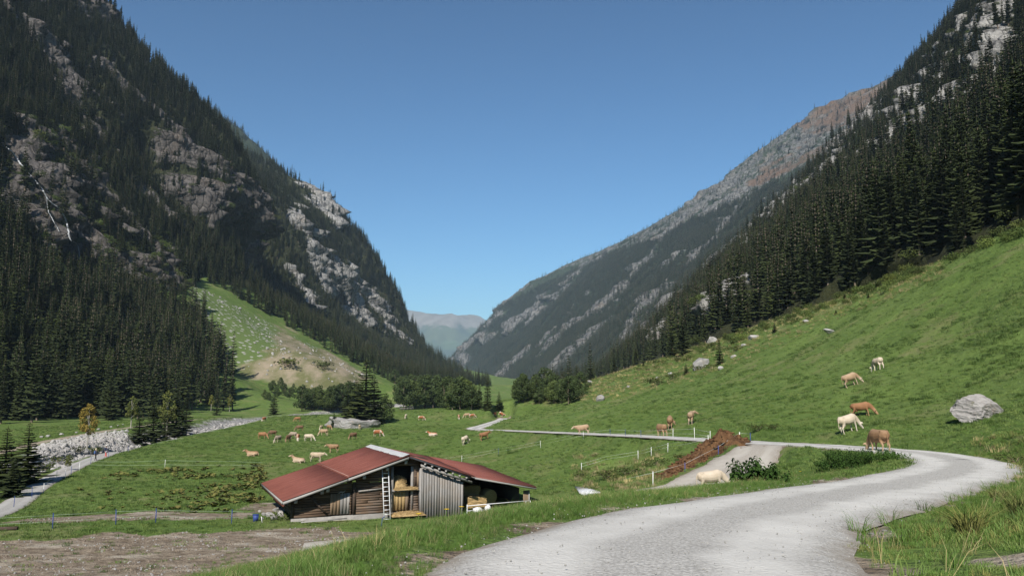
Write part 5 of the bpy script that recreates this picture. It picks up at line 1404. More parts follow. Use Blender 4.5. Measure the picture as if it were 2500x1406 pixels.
M_STONE = rock_m("white_river_stone", (0.48, 0.465, 0.445), (0.27, 0.26, 0.25))
M_GREYSTONE = rock_m("mossy_grey_stone", (0.36, 0.35, 0.33), (0.19, 0.185, 0.18), 0.7)
def rock_mesh(seed, cuts=3, jag=0.22, flatc=10):
    """an angular block: an icosphere cut by random planes"""
    r = np.random.default_rng(seed)
    bm = bmesh.new(); bmesh.ops.create_icosphere(bm, subdivisions=cuts, radius=1.0)
    P = np.array([v.co[:] for v in bm.verts])
    for _ in range(flatc):
        d = r.normal(size=3); d /= np.linalg.norm(d); h = 0.55 + 0.32 * r.random()
        k = P @ d - h; P = P - np.outer(np.clip(k, 0, None), d)
    P = P * (1 + jag * 0.35 * fbm(P[:, 0] * 2.5 + seed, P[:, 1] * 2.5, P[:, 2] * 2.5, 3)[:, None])
    for v, p in zip(bm.verts, P): v.co = p
    me = bpy.data.meshes.new("stone"); bm.to_mesh(me); bm.free()
    return me
STONES = [rock_mesh(k, 2, 0.2, 9) for k in range(8)]
SMALLS = [rock_mesh(40 + k, 1, 0.2, 6) for k in range(8)]
# the big boulder on the slope
bp = G(2385, 1028)
m = rock_mesh(103, 5, 0.10, 13)
P = np.empty(len(m.vertices) * 3); m.vertices.foreach_get("co", P); P = P.reshape(-1, 3)
st_ = P @ np.array([0.25, 0.1, 0.96]) + 0.08 * fbm(P[:, 0] * 2, P[:, 1] * 2, P[:, 2], 2)
P = P * (1 + 0.045 * np.mod(st_ * 5, 1.0) + 0.03 * np.mod(st_ * 13, 1.0) + 0.05 * facet(P[:, 0] * 2 + P[:, 1], P[:, 2] * 2, 0.7, 0.5, 3))[:, None]
P = P * np.array([1.95, 1.35, 1.25])
P[:, 2] += np.where(P[:, 0] > 0.5, -0.45 * (P[:, 0] - 0.5), 0)          # lower shoulder on the right
P[:, 0] += np.where(P[:, 0] > 0.4, 0.55 * (P[:, 0] - 0.4), 0)
P[:, 0] -= 0.25 * np.clip(-P[:, 2], 0, 1) * (P[:, 0] < 0) * -1.0          # undercut left foot
m.vertices.foreach_set("co", P.astype(np.float32).ravel())
big = put("boulder", m, M_BOULDER, loc=bp + Vector((0.1, 0.6, 0.72)), rot=(0.05, 0.12, 0.1)); tag(big, "huge grey-pink banded boulder resting on the pasture slope", "boulder")
bl = bush_mesh(rt, 0.10, 130, 6); bl.materials.append(M_SHRUB)
e = put("boulder_shrub", bl, None, loc=G(2420, 1012) + Vector((0, -0.2, 0.0)), scale=0.75); tag(e, "small leafy shrub tucked under the right shoulder of the boulder", "shrub")
# pale stones on the slope
for k, (px, py, w, lab, mat, flatz) in enumerate([
    (2029, 812, 46, "long pale slab lying alone high on the green slope", M_STONE, 0.4), (1737, 838, 40, "pale slab leaning at the upper edge of the pasture beside the forest", M_STONE, 0.7),
    (1838, 826, 34, "flat white stone above the dark columnar spruce", M_STONE, 0.45), (1711, 898, 60, "broad grey rock among shrubs on the nose of the slope", M_GREYSTONE, 0.75),
    (1790, 872, 20, "small white stone right of the dark columnar spruce", M_STONE, 0.6), (1759, 902, 18, "small white stone below the dark columnar spruce", M_STONE, 0.8),
    (1967, 786, 22, "small pale stone near the forest edge shrubs", M_STONE, 0.5), (1467, 978, 26, "small grey rock low on the slope above the road", M_GREYSTONE, 0.9), (1637, 914, 16, "small white stone left of the broad grey rock", M_STONE, 0.8),
    (1440, 935, 18, "grey stone on the left shoulder of the slope", M_GREYSTONE, 0.7), (1910, 768, 14, "tiny pale stone right under the forest edge", M_STONE, 0.6), (1815, 845, 22, "low white stone beside the flat white stone", M_STONE, 0.5),
    (1535, 945, 10, "tiny stone in rough grass on the shoulder", M_GREYSTONE, 0.8), (1605, 925, 12, "tiny stone between the shoulder shrubs", M_GREYSTONE, 0.8)]):
    p = G(px, py); s_ = w * p.y / 1944 / 2
    o = put("slope_stone", STONES[k % 8], mat, loc=p + Vector((0, 0, s_ * flatz * 0.25)), rot=(0.1, 0.25 if w > 35 else 0.1, k * 1.3), scale=(s_, s_ * 0.8, s_ * flatz))
    if mat is not M_STONE or o.material_slots[0].material is not mat: o.material_slots[0].link = 'OBJECT'; o.material_slots[0].material = mat
    tag(o, lab, "stone", "loose stones on the pasture slope")
# debris of pale soil at the forest edge, right
# ---- rock outcrop in mid meadow
p = G(850, 1046)
m = rock_mesh(77, 4, 0.22, 9); P = np.empty(len(m.vertices) * 3); m.vertices.foreach_get("co", P); P = P.reshape(-1, 3) * np.array([9.5, 5.5, 2.9])
P[:, 2] += 0.35 * fbm(P[:, 0] * 0.6, P[:, 1] * 0.6, 2, 3); P[:, 2] -= 0.04 * P[:, 0]
m.vertices.foreach_set("co", P.astype(np.float32).ravel())
oc = put("rock_outcrop", m, M_GREYSTONE, loc=p + Vector((0, 4.5, 0.5))); tag(oc, "flat mossy grey rock outcrop in the middle of the meadow", "rock")
# ---- stones of the stream bank, one by one
NB = 300; cnt = 0; tries = 0
bank = [(95, 1118), (300, 1098), (312, 1052), (230, 1056), (140, 1072), (95, 1090)]
cand = []
while len(cand) < 3200:
    px, py = 60 + 260 * rng.random(), 1045 + 85 * rng.random()
    if in_poly(np.array([px]), np.array([py]), [(70, 1125), (190, 1108), (310, 1098), (312, 1050), (230, 1060), (140, 1076), (80, 1096)])[0]: cand.append((px, py))
for (px, py) in cand[:210]:
    p = G(px, py); s_ = 0.26 + 0.42 * rng.random() ** 2
    o = put("bank_stone", STONES[rng.integers(8)], M_STONE, loc=p + Vector((0, 0, s_ * 0.3)), rot=tuple(rng.random(3) * 6.28), scale=(s_ * 1.2, s_ * 0.9, s_ * 0.75))
    tag(o, "pale angular stone in the embankment on the far side of the stream", "stone", "stones of the stream embankment")
# the rest of the river gravel as one mass
C_STONE = bpy.data.collections.new("gravel_stone")
for k, mm in enumerate(SMALLS):
    mm.materials.append(M_STONE); C_STONE.objects.link(bpy.data.objects.new("gravel_stone_%d" % k, mm))
PP, SZ = [], []
for (px, py) in cand[210:]:
    p = G(px, py); PP.append(p); SZ.append(0.14 + 0.28 * rng.random())
N_ = 9000
ii = rng.integers(0, len(RIVER), N_); off = rng.standard_normal(N_)
Tn = np.gradient(RIVER[:, :2], axis=0); Tn /= np.linalg.norm(Tn, axis=1)[:, None]
gx = RIVER[ii, 0] - Tn[ii, 1] * off * (3.0 + 0.02 * RIVER[ii, 1]) + rng.normal(size=N_); gy = RIVER[ii, 1] + Tn[ii, 0] * off * (3.0 + 0.02 * RIVER[ii, 1]) + rng.normal(size=N_)
dp, _ = seg_dist(gx, gy, PATH[:, :2]); dr_, _ = seg_dist(gx, gy, RIVER[:, :2])
keep = (dp > 2.2) & (gy > 60) & (dr_ < 1.9 + 0.011 * gy)
gx, gy = gx[keep], gy[keep]
Pg = np.concatenate([np.array([tuple(q) for q in PP]), np.stack([gx, gy, ground(gx, gy) + 0.05], -1)])
Sg = np.concatenate([np.array(SZ), (0.10 + 0.32 * rng.random(len(gx)) ** 3) * (0.8 + gy / 300)])
scatter("gravel", C_STONE, Pg, Sg, "pale stones and gravel along the stream bed", "gravel", rot=rng.random((len(Pg), 3)) * 6.28)
# boulders edging the far track
for k, (px, py, w) in enumerate([(100, 1068, 9), (117, 1066, 9), (151, 1062, 10), (186, 1057, 7), (218, 1053, 7), (241, 1050, 8), (271, 1043, 6), (288, 1040, 5), (300, 1037, 5)]):
    p = G(px, py); s_ = w * p.y / 1944 / 2 * 1.2
    o = put("track_stone", STONES[k % 8], M_STONE, loc=p + Vector((0, 0, s_ * 0.3)), rot=(0, 0, k), scale=(s_, s_, s_ * 0.75)); tag(o, "white marker stone along the brown track beyond the stream", "stone", "marker stones along the far track")
for k, (px, py, w) in enumerate([(163, 1101, 14), (108, 1100, 12), (152, 1106, 10), (335, 1083, 8), (294, 1092, 12), (282, 1094, 9), (246, 1106, 10), (195, 1116, 14)]):
    p = G(px, py); s_ = w * p.y / 1944 / 2
    o = put("bank_boulder", STONES[(k + 3) % 8], M_STONE, loc=p + Vector((0, 0, s_ * 0.35)), rot=(0, 0, 2 * k), scale=(s_ * 1.2, s_, s_ * 0.9)); tag(o, "rounded pale boulder on the near side of the stream bed", "boulder", "boulders on the near stream bank")
# low stone kerb walls beside the path
for k, (a, b, lab) in enumerate((((94, 1158), (152, 1143), "low wall of pale stones beside the path, nearer of two"), ((158, 1133), (208, 1115), "low wall of pale stones beside the path, farther of two"))):
    A, B = G(*a), G(*b); w_ = empty("stone_wall", A); tag(w_, lab, "wall")
    for j in range(16):
        c_ = A.lerp(B, (j + 0.5) / 16); s_ = 0.32 + 0.22 * rng.random()
        put("stone", STONES[rng.integers(8)], M_STONE, w_, loc=(c_ - A) + Vector((rng.normal() * 0.25, rng.normal() * 0.3, gz1(c_.x, c_.y) - c_.z + s_ * 0.3)), rot=tuple(rng.random(3) * 6), scale=s_)
# stones by the barn corner
for k, (px, py, w) in enumerate([(657, 1262, 22), (674, 1250, 20), (668, 1268, 18), (646, 1258, 14), (685, 1260, 20), (634, 1250, 9), (690, 1247, 16), (640, 1268, 9)]):
    p = G(px, py); s_ = w * p.y / 1944 / 2
    o = put("barn_stone", STONES[k % 8], M_STONE, loc=p + Vector((0, 0, s_ * 0.45)), rot=(k, 0.3, 2 * k), scale=(s_ * 1.1, s_, s_ * 0.9)); tag(o, "pale fieldstone heaped at the left corner of the barn", "stone", "stones at the barn corner")
# scattered stones of the fan and the slopes
C_RUB = bpy.data.collections.new("rubble_stone")
for k in range(5):
    mm = rock_mesh(90 + k, 1, 0.25, 6); mm.materials.append(M_GREYSTONE if k < 3 else M_STONE); C_RUB.objects.link(bpy.data.objects.new("rubble_%d" % k, mm))
N_ = 16000
gx, gy = -300 + 300 * rng.random(N_), 430 + 330 * rng.random(N_); gzv = ground(gx, gy); ipx, ipy = project(np.stack([gx, gy, gzv], -1))
k = in_poly(ipx, ipy, [(470, 690), (900, 915), (860, 945), (700, 950), (548, 893), (480, 800)]) & (rng.random(N_) < 0.10 + 0.35 * (fbm(gx / 18, gy / 18, 3, 3) > 0.1))
scatter("rubble", C_RUB, np.stack([gx, gy, gzv], -1)[k], 0.2 + 1.2 * rng.random(int(k.sum())) ** 5, "stones strewn over the grassy fan under the cliffs", "rubble", rot=rng.random((int(k.sum()), 3)) * 6)

# ================================================================== WATERFALL
M_FALL = NT("white_water"); M_FALL.color(M_FALL.mix(M_FALL.ramp(M_FALL.noise(M_FALL.scale(M_FALL.pos(), (1, 1, 0.2)), 0.6, 4, 0.7), 0.3, 0.6), (0.16, 0.17, 0.18), (0.48, 0.50, 0.52))); M_FALL = M_FALL.m
def wall_hit(px, py):
    ys = np.linspace(250, 1000, 1500); k = U(px, py, 1.0)
    X, Z = k[0] * ys, k[2] * ys
    wx, _ = wl.at(ys, Z)
    hit = X < wx
    i = int(np.argmax(hit)) if hit.any() else 700
    return Vector((X[i], ys[i], Z[i]))
wf_e = None
for k, pts in enumerate([[(5, 352, 2.2), (28, 370, 2.6), (50, 400, 2.4), (75, 430, 2.2), (100, 458, 2.2), (120, 490, 2.0), (145, 510, 2.4), (160, 535, 2.2)], [(160, 535, 2.2), (166, 560, 2.0), (172, 585, 1.6), (190, 600, 1.6), (195, 640, 1.0)], [(100, 458, 1.2), (112, 480, 1.1), (117, 510, 1.3), (125, 530, 1.2), (145, 565, 0.8)]]):
    L = smooth_line([np.array([a, b, w]) for a, b, w in pts], 2.2)
    V = []
    Hs = np.array([tuple(wall_hit(a, b)) for a, b, w in L]); dep = Hs[:, 1]
    dep = np.array([np.min(dep[max(0, i - 2):i + 3]) for i in range(len(dep))]); dep = smoothz(dep, 3) - 4.0
    for (a, b, w), Y_ in zip(L, dep):
        h = Vector(U(a, b, Y_)); to = (-h).normalized(); w = w * (0.28 + 0.2 * rng.random())
        jit = 0.12 * rng.normal()
        V += [tuple(h + Vector((-w * 0.6 + jit, 0, 0)) - to * 0.6), tuple(h + Vector((jit, 0, 0))), tuple(h + Vector((w * 0.6 + jit, 0, 0)) - to * 0.6)]
    q = []
    for i in range(len(L) - 1): q += [(3 * i, 3 * i + 1, 3 * i + 4, 3 * i + 3), (3 * i + 1, 3 * i + 2, 3 * i + 5, 3 * i + 4)]
    me = mesh_np("waterfall", V, q, smooth=True)
    if wf_e is None: wf_e = put("waterfall", me, M_FALL); tag(wf_e, "thin white waterfall running down the left cliffs", "waterfall", kind="structure")
    else: put("water_strand", me, M_FALL, wf_e)

# ================================================================== SINGLE TREES AND SHRUBS
def place_tree(name, meshes, p, h, base_h, lab, cat="tree", grp=None, wide=1.0, rz=None):
    e = empty(name, p, rng.random() * 6.28 if rz is None else rz); s_ = h / base_h; e.scale = (s_ * wide, s_ * wide, s_)
    put("crown", meshes[0], None, e); put("trunk", meshes[1], None, e)
    tag(e, lab, cat, grp); return e
SPL = [ (62, 1180, 148, 2, "broad dark spruce by the path at the left edge", 1.9), (8, 1195, 150, 0, "dark spruce cut by the left picture edge", 1.9), (30, 1215, 95, 2, "low bushy spruce under the broad spruce at the left edge", 2.2),
  (338, 1084, 82, 2, "squat spruce on the left of the clump beside the path", 2.0), (372, 1082, 112, 0, "middle spruce of the clump beside the path", 1.8), (428, 1068, 118, 0, "tallest spruce of the clump beside the path", 1.75), (452, 1060, 88, 1, "right spruce of the clump beside the path", 1.9), (400, 1074, 70, 2, "small spruce between the trees of the path clump", 2.0),
  (668, 1013, 60, 0, "lone dark spruce between the stream and the meadow", 1.5), (892, 1032, 156, 2, "great spruce rising from the rock outcrop in mid meadow", 2.0), (912, 1034, 118, 0, "spruce right of the great spruce on the outcrop", 1.8), (848, 1028, 84, 2, "short spruce at the left of the outcrop trees", 1.8), (868, 1030, 105, 1, "slimmer spruce left of the great spruce on the outcrop", 1.7), (815, 1043, 38, 2, "small bushy spruce at the left end of the rock outcrop", 1.4),
  (1190, 1000, 78, 0, "tall spruce at the right end of the far grove", 1.3), (1218, 1001, 46, 2, "small spruce at the very end of the far grove", 1.5), (1155, 1000, 58, 1, "spruce in the middle of the far grove", 1.3), (1170, 999, 66, 0, "spruce close left of the tall one in the far grove", 1.2), (1310, 985, 66, 1, "pointed spruce in the wood right of the valley gap", 1.3), (1345, 978, 62, 0, "second pointed spruce in the wood right of the valley gap", 1.3),
  (1757, 890, 66, 1, "dark columnar spruce standing alone on the slope", 1.35), (1891, 812, 26, 2, "small round spruce on the upper pasture", 1.8), (2041, 768, 13, 2, "tiny spruce high on the pasture", 2.0), (2062, 735, 20, 2, "small bushy spruce below the forest edge", 1.9), (2120, 727, 14, 2, "tiny bushy spruce beside the forest edge", 1.9), (1675, 914, 28, 2, "small dark spruce left of the broad grey rock", 1.8), (1571, 895, 16, 2, "little spruce on the skyline of the slope", 1.6),
  (1640, 872, 75, 0, "spruce at the lowest corner of the forest edge", 1.3), (1668, 868, 100, 2, "wide spruce second from the lowest forest corner", 1.3), (1500, 905, 52, 0, "spruce behind the crest of the slope", 1.3), (1462, 915, 44, 1, "smaller spruce behind the crest of the slope", 1.3), (1552, 890, 60, 0, "spruce behind the slope, right of the crest pair", 1.2)]
for px, py, hp, k, lab, wd in SPL:
    p = G(px, py)
    if p.y > 700: x_, y_, _z = U(px, py, 420); p = Vector((x_, y_, gz1(x_, y_)))
    if 1450 <= px <= 1560 and py < 910: x_, y_, z_ = U(px, py, 420); p = Vector((x_, y_, z_ - 2))
    place_tree("spruce_tree", SPR[k], p, hp * p.y / 1944, 20.0, lab, wide=wd)
BRL = [(212, 1096, 112, 1, "slender birch with yellow autumn leaves by the stream"), (319, 1046, 80, 0, "green birch beyond the stream behind the path clump"), (407, 1062, 108, 0, "tall pale-stemmed birch inside the path clump"), (165, 1150, 40, 0, "low birch bush by the stone wall"), (560, 1005, 42, 0, "small birch at the right end of the shaded forest"), (515, 1003, 40, 0, "pale birch in front of the shaded forest's end")]
for px, py, hp, k, lab in BRL:
    p = G(px, py); place_tree("birch_tree", BIR[k], p, hp * p.y / 1944, 10.0, lab)
rg = np.random.default_rng(8)
def grove(x0, x1, n_, py0, py1, h0, h1, lab, grp, maxY=520):
    for k in range(n_):
        px = x0 + (x1 - x0) * (k + rg.random() * 0.8) / n_; py = py0 + (py1 - py0) * rg.random()
        p = G(px, py)
        if p.y > maxY: x_, y_, _z = U(px, py, maxY); p = Vector((x_, y_, gz1(x_, y_)))
        place_tree("alder_tree", ALD[rg.integers(3)], p, (h0 + (h1 - h0) * rg.random()) * p.y / 1944, 10.0, lab, grp=grp, wide=1.0 + 0.3 * rg.random())
grove(735, 880, 22, 997, 1004, 46, 70, "leafy alder in the grove between the stream and the great spruce", "alders by the stream")
grove(985, 1160, 26, 992, 1002, 38, 78, "leafy alder in the grove across the far end of the meadow", "alders at the far end of the meadow")
grove(1262, 1420, 22, 962, 990, 34, 74, "leafy tree in the wood at the foot of the slope, right of the gap", "trees right of the valley gap")
grove(930, 944, 2, 1031, 1034, 62, 72, "round broadleaf tree beside the great spruce on the outcrop", "broadleaf trees on the outcrop")
grove(640, 735, 9, 950, 985, 18, 32, "low tree on the green rise below the stony fan", "low trees under the fan")
grove(960, 1110, 12, 935, 965, 26, 44, "broadleaf tree on the rising ground behind the far grove", "trees behind the far grove", 700)
# shrubs
SHR = [(1700, 905, 30, "shrub against the left side of the broad grey rock"), (1735, 900, 28, "shrub against the right side of the broad grey rock"), (1605, 940, 44, "wide shrub low on the nose of the slope"), (1640, 925, 30, "shrub above the wide shrub on the nose"), (1795, 858, 34, "shrub right of the dark columnar spruce"), (1800, 835, 30, "shrub under the flat white stone"), (1380, 975, 26, "shrub on the left edge of the slope"), (1420, 970, 24, "second shrub on the left edge of the slope"), (1350, 965, 30, "shrub near the bottom of the slope's left edge"),
  (1560, 905, 22, "shrub on the slope's upper skyline"), (700, 893, 60, "juniper bush on the stony fan"), (790, 900, 40, "dark bush at the right of the stony fan"), (110, 1150, 60, "leafy bush on the near stream bank"), (140, 1128, 50, "riverside bush behind the low stone walls"), (190, 1108, 44, "riverside willow bush opposite the embankment"), (230, 1108, 36, "riverside willow bush behind the hikers"), (60, 1165, 60, "shaded bush under the broad spruce"),
  (700, 1268, 50, "leafy bush by the left corner of the barn"), (735, 1272, 34, "lower leafy bush beside the bush at the barn corner"), (1850, 1052, 36, "low shrub on the slope above the manure heap"), (1890, 1048, 28, "second low shrub above the manure heap"), (2480, 1130, 60, "dry brown shrub at the right picture edge"), (1410, 1165, 30, "weedy bush by the muddy ditch"), (1480, 1170, 60, "weedy bush below the manure heap"), (1530, 1160, 54, "tangled bush left of the manure heap"), (1600, 1135, 40, "leafy weeds behind the manure heap"), (1660, 1120, 30, "leafy weeds left of the heap top")]
for k, (px, py, w, lab) in enumerate(SHR):
    p = G(px, py); s_ = w * p.y / 1944 / 1.5
    e = empty("shrub", p, k * 1.1); e.scale = (s_, s_, s_ * (0.8 if w < 45 else 0.6)); put("foliage", BUSH[k % 4], None, e); put("stem", BSTEM[k % 2], None, e); tag(e, lab, "shrub")
# the big-leaved bush below the road and the nettle bed on the island
def weed_mesh(r, n_st, spread, h, leaf, droop=0.5, per=12):
    V, Q = [], []; st = MB()
    for _ in range(n_st):
        a = r.random() * 6.28; rr = spread * math.sqrt(r.random()); bx, by = rr * math.cos(a), rr * math.sin(a)
        hh = h * (0.65 + 0.4 * r.random()) * (1 - 0.35 * (rr / spread) ** 2); lx, ly = bx * 0.25 + r.normal() * 0.08, by * 0.25 + r.normal() * 0.08
        st.tube([(bx, by, -0.2), (bx + lx * 0.5, by + ly * 0.5, hh * 0.5), (bx + lx, by + ly, hh)], [0.014, 0.011, 0.005], 4, cap=False)
        for k in range(per):
            u = 0.25 + 0.75 * k / (per - 1); z = hh * u; th = k * 2.4 + r.random()
            L = leaf * (1.25 - 0.5 * u) * (0.8 + 0.4 * r.random()); w = L * 0.27
            c, s = math.cos(th), math.sin(th); x0, y0 = bx + lx * u, by + ly * u
            i = len(V); dz = -droop * L
            V += [(x0, y0, z), (x0 + c * L * 0.5 - s * w, y0 + s * L * 0.5 + c * w, z + 0.12 * L), (x0 + c * L, y0 + s * L, z + dz * 0.8), (x0 + c * L * 0.5 + s * w, y0 + s * L * 0.5 - c * w, z + 0.12 * L), (x0 + c * L * 0.5, y0 + s * L * 0.5, z + 0.20 * L)]
            Q += [(i, i + 1, i + 2, i + 4), (i, i + 4, i + 2, i + 3)]
    return mesh_np("weed_leaves", V, Q), st.mesh("weed_stems")
def weed(name, p, args, mat, lab, cat="plant"):
    lv, stm = weed_mesh(rt, *args); lv.materials.append(mat); stm.materials.append(M_DARKSHRUB)
    e = empty(name, p); put("foliage", lv, None, e); put("stem", stm, None, e); tag(e, lab, cat); return e
x_, y_, z_ = U(1835, 1196, 25); weed("elder_bush", Vector((x_, y_, gz1(x_, y_) - 0.05)), (34, 0.55, 0.95, 0.22), M_DARKSHRUB, "dark leafy elder bush on the verge beside the cream cow", "bush")
x_, y_, z_ = U(1890, 1192, 24.5); weed("elder_bush", Vector((x_, y_, gz1(x_, y_) - 0.05)), (14, 0.32, 0.62, 0.18), M_DARKSHRUB, "smaller leafy clump right of the dark elder bush", "bush")
for k, (px, py, a, lab) in enumerate([(2100, 1128, (90, 1.6, 0.75, 0.16), "dark nettle bed on the grass island, behind"), (2060, 1142, (70, 1.3, 0.55, 0.15), "dark nettle bed on the grass island, in front"), (2160, 1122, (50, 1.1, 0.6, 0.15), "nettles right of the dark nettle bed on the island")]):
    p = G(px, py); weed("nettle_bed", p, a, M_DARKSHRUB, lab, "nettles")
# grass tussocks with dry blades at the lower right
M_SEDGE = leaf_mat("sedge_blades", (0.10, 0.125, 0.035), (0.20, 0.20, 0.075))
M_DRY = leaf_mat("dry_blades", (0.26, 0.21, 0.11), (0.42, 0.35, 0.20))
def tuft_mesh(r, nbl, h, spread, w, lean=0.45):
    V, Q, T = [], [], []
    for _ in range(nbl):
        a = r.random() * 6.28; rr = spread * math.sqrt(r.random()); x, y = rr * math.cos(a), rr * math.sin(a)
        hh = h * (0.45 + 0.75 * r.random()); ln = lean * hh * (0.3 + r.random()); th = a + r.normal() * 0.9; c, s = math.cos(th), math.sin(th)
        ww = w * (0.7 + 0.6 * r.random()); ph = r.random() * 3.14; cx, cy_ = math.cos(ph) * ww, math.sin(ph) * ww
        i = len(V)
        V += [(x - cx, y - cy_, -0.03), (x + cx, y + cy_, -0.03), (x + c * ln * 0.35 + cx * 0.8, y + s * ln * 0.35 + cy_ * 0.8, hh * 0.62), (x + c * ln * 0.35 - cx * 0.8, y + s * ln * 0.35 - cy_ * 0.8, hh * 0.62), (x + c * ln, y + s * ln, hh)]
        Q.append((i, i + 1, i + 2, i + 3)); T.append((i + 3, i + 2, i + 4))
    return V, Q, T
for px, py, s_, lab in [(2370, 1310, 0.40, "big tussock of arching sedge at the lower right verge"), (2490, 1260, 0.36, "tall grass tussock at the right picture edge"), (2440, 1225, 0.3, "grass tussock behind the big sedge tussock")]:
    V, Q, T = tuft_mesh(rt, 240, s_, s_ * 0.32, 0.006, 1.0); me = mesh_np("sedge_blades", V, Q, T)
    o = put("sedge_tussock", me, M_SEDGE, loc=G(px, py)); tag(o, lab, "tussock")

# ================================================================== MANURE HEAP
n = NT("manure_straw"); P_ = n.pos(); f = n.noise(P_, 1.2, 6, 0.75); f2 = n.noise(P_, 6, 5, 0.7)
c = n.mix(n.ramp(f, 0.38, 0.62), (0.075, 0.036, 0.018), (0.185, 0.098, 0.045)); c = n.mix(n.math('MULTIPLY', n.ramp(f2, 0.50, 0.70), 0.6), c, (0.27, 0.165, 0.075))
c = n.mix(n.math('MULTIPLY', n.ramp(n.noise(P_, 0.5, 3, 0.6), 0.55, 0.68), 0.7), c, (0.055, 0.03, 0.02)); n.color(c); n.bump(n.math('ADD', f, f2), 1.0, 0.2); M_MAN = n.m
A, B = np.array(U(1608, 1160, 63.5)), np.array(U(1798, 1098, 67.5))
nu, nv = 70, 36
u, v = np.meshgrid(np.linspace(-0.06, 1.08, nu), np.linspace(-1, 1, nv), indexing='ij')
ax = np.array([B[0] - A[0], B[1] - A[1]]); ln = np.linalg.norm(ax); ax /= ln; nn_ = np.array([-ax[1], ax[0]])
prof = np.interp(u, [-0.06, 0, 0.25, 0.5, 0.72, 0.88, 1.0, 1.08], [0, 0.12, 0.45, 0.78, 1.0, 0.9, 0.45, 0])
wdt = 1.2 + 1.9 * prof
X = A[0] + ax[0] * ln * u + nn_[0] * v * wdt; Y = A[1] + ax[1] * ln * u + nn_[1] * v * wdt
Zg = ground(X.ravel(), Y.ravel()).reshape(X.shape)
Hh = 1.25 * prof * np.clip(1 - np.abs(v) ** 1.6, 0, 1) + 0.36 * fbm(X * 1.1, Y * 1.1, 3, 4) * (np.abs(v) < 0.97) * (prof > 0.05) + 0.10 * fbm(X * 6, Y * 6, 1, 2) * (np.abs(v) < 0.95)
o = put("manure_heap", mesh_np("manure_heap", np.stack([X, Y, Zg + Hh - 0.06], -1), grid_quads(nu, nv)), M_MAN); tag(o, "long heap of brown straw manure beside the spur track", "manure heap")
cl = MB(); rh = np.random.default_rng(9)
for _ in range(420):
    i, j = rh.integers(4, nu - 4), rh.integers(3, nv - 3); s_ = 0.05 + 0.13 * rh.random() ** 2; c_ = np.array([X[i, j], Y[i, j], Zg[i, j] + Hh[i, j] - 0.04]) + rh.normal(size=3) * [0.1, 0.1, 0.02]
    b0 = len(cl.v); cl.ball(c_, (s_ * (0.7 + rh.random()), s_, s_ * 0.7), 5, 4)
put("clods", cl.mesh("clods"), M_MAN, o)
HEAPZ = None
# ================================================================== FENCES
def flat2(name, c, rough=0.5): return simple_mat(name, c, tuple(min(1, 1.15 * v) for v in c), 8, rough, 0.0)
M_BLUE, M_WHITEP, M_WIRE, M_GREENW = flat2("blue_plastic", (0.035, 0.06, 0.20)), flat2("white_plastic", (0.72, 0.72, 0.70)), flat2("white_tape", (0.60, 0.62, 0.58)), flat2("green_white_cord", (0.40, 0.50, 0.36))
def fence(posts, label, wires=(0.85, 0.5), rad=0.012, wmat=M_WIRE, ends=(), post_r=0.02, extra=0.0):
    """posts: (px, py base, colour, height m)"""
    P0 = G(posts[0][0], posts[0][1]); f_ = empty("electric_fence", P0); tag(f_, label, "fence")
    prev = None
    for (px, py, col, h) in posts:
        p = G(px, py) - P0; lean = Vector((rng.normal() * 0.04, 0, 0))
        if col: 
            po = MB().tube([p + Vector((0, 0, -0.25)), p + lean * h + Vector((0, 0, h))], post_r, 6).build("post", M_BLUE if col == 'b' else M_WHITEP, f_)
            MB().tube([p + lean * h + Vector((0, 0, h)), p + lean * h + Vector((0, 0, h + 0.05))], post_r * 1.6, 6).build("post_cap", M_BLUE if col == 'b' else M_WHITEP, po)
        if prev is not None:
            for w in wires:
                a, b = prev[0] + Vector((0, 0, w * prev[1])), p + Vector((0, 0, w * h)); mid = (a + b) / 2 - Vector((0, 0, 0.02 * (b - a).length ** 0.8 * 0.4))
                MB().tube([a, mid, b], rad, 4).build("wire", wmat, f_)
        prev = (p, h)
    return f_
fence([(-20, 1297, None, .9), (128, 1290, 'b', .95), (283, 1280, 'b', .95), (380, 1276, 'b', .95), (565, 1279, 'b', .95), (628, 1272, None, .7)], "blue-post electric fence along the dirt yard in the left foreground", (0.93, 0.5), 0.006, M_GREENW, post_r=0.03)
fence([(33, 1241, 'b', 1.0), (78, 1217, 'b', 1.0), (106, 1203, 'w', .9), (138, 1171, 'w', .9), (159, 1168, 'w', .9), (173, 1160, 'b', 1.0), (193, 1149, 'w', .95), (221, 1132, 'b', .9), (265, 1117, 'b', .9), (313, 1103, 'b', .9), (380, 1078, 'b', .9), (478, 1050, 'b', .9)], "electric fence with mixed posts following the footpath", (0.9,), 0.007, M_GREENW, post_r=0.024)
fence([(205, 1139, None, .8), (300, 1142, None, .8), (402, 1141, 'w', .95), (560, 1141, None, .85), (640, 1143, None, .8)], "white two-strand fence crossing the meadow behind the barn", (0.95, 0.4), 0.009, M_GREENW)
fence([(1030, 1139, None, .9), (1127, 1128, 'w', .95), (1217, 1110, 'b', .95), (1320, 1093, 'w', .95), (1424, 1072, 'w', .9), (1490, 1066, 'b', .9), (1527, 1068, 'b', .9), (1565, 1071, 'b', .9), (1643, 1071, 'w', 1.0), (1696, 1075, 'w', 1.15), (1733, 1078, 'w', .9)], "white-post fence running up the meadow and along the road", (0.95, 0.55), 0.006, M_WIRE, post_r=0.022)
fence([(1420, 1150, 'w', .8), (1480, 1132, None, .8), (1558, 1120, 'w', .8), (1590, 1112, 'w', .8), (1630, 1104, 'w', .8), (1730, 1086, 'w', .8)], "white cord fence behind the manure heap", (0.95, 0.6), 0.006, M_WIRE, post_r=0.025)
fp = []
P0 = None
f_ = None
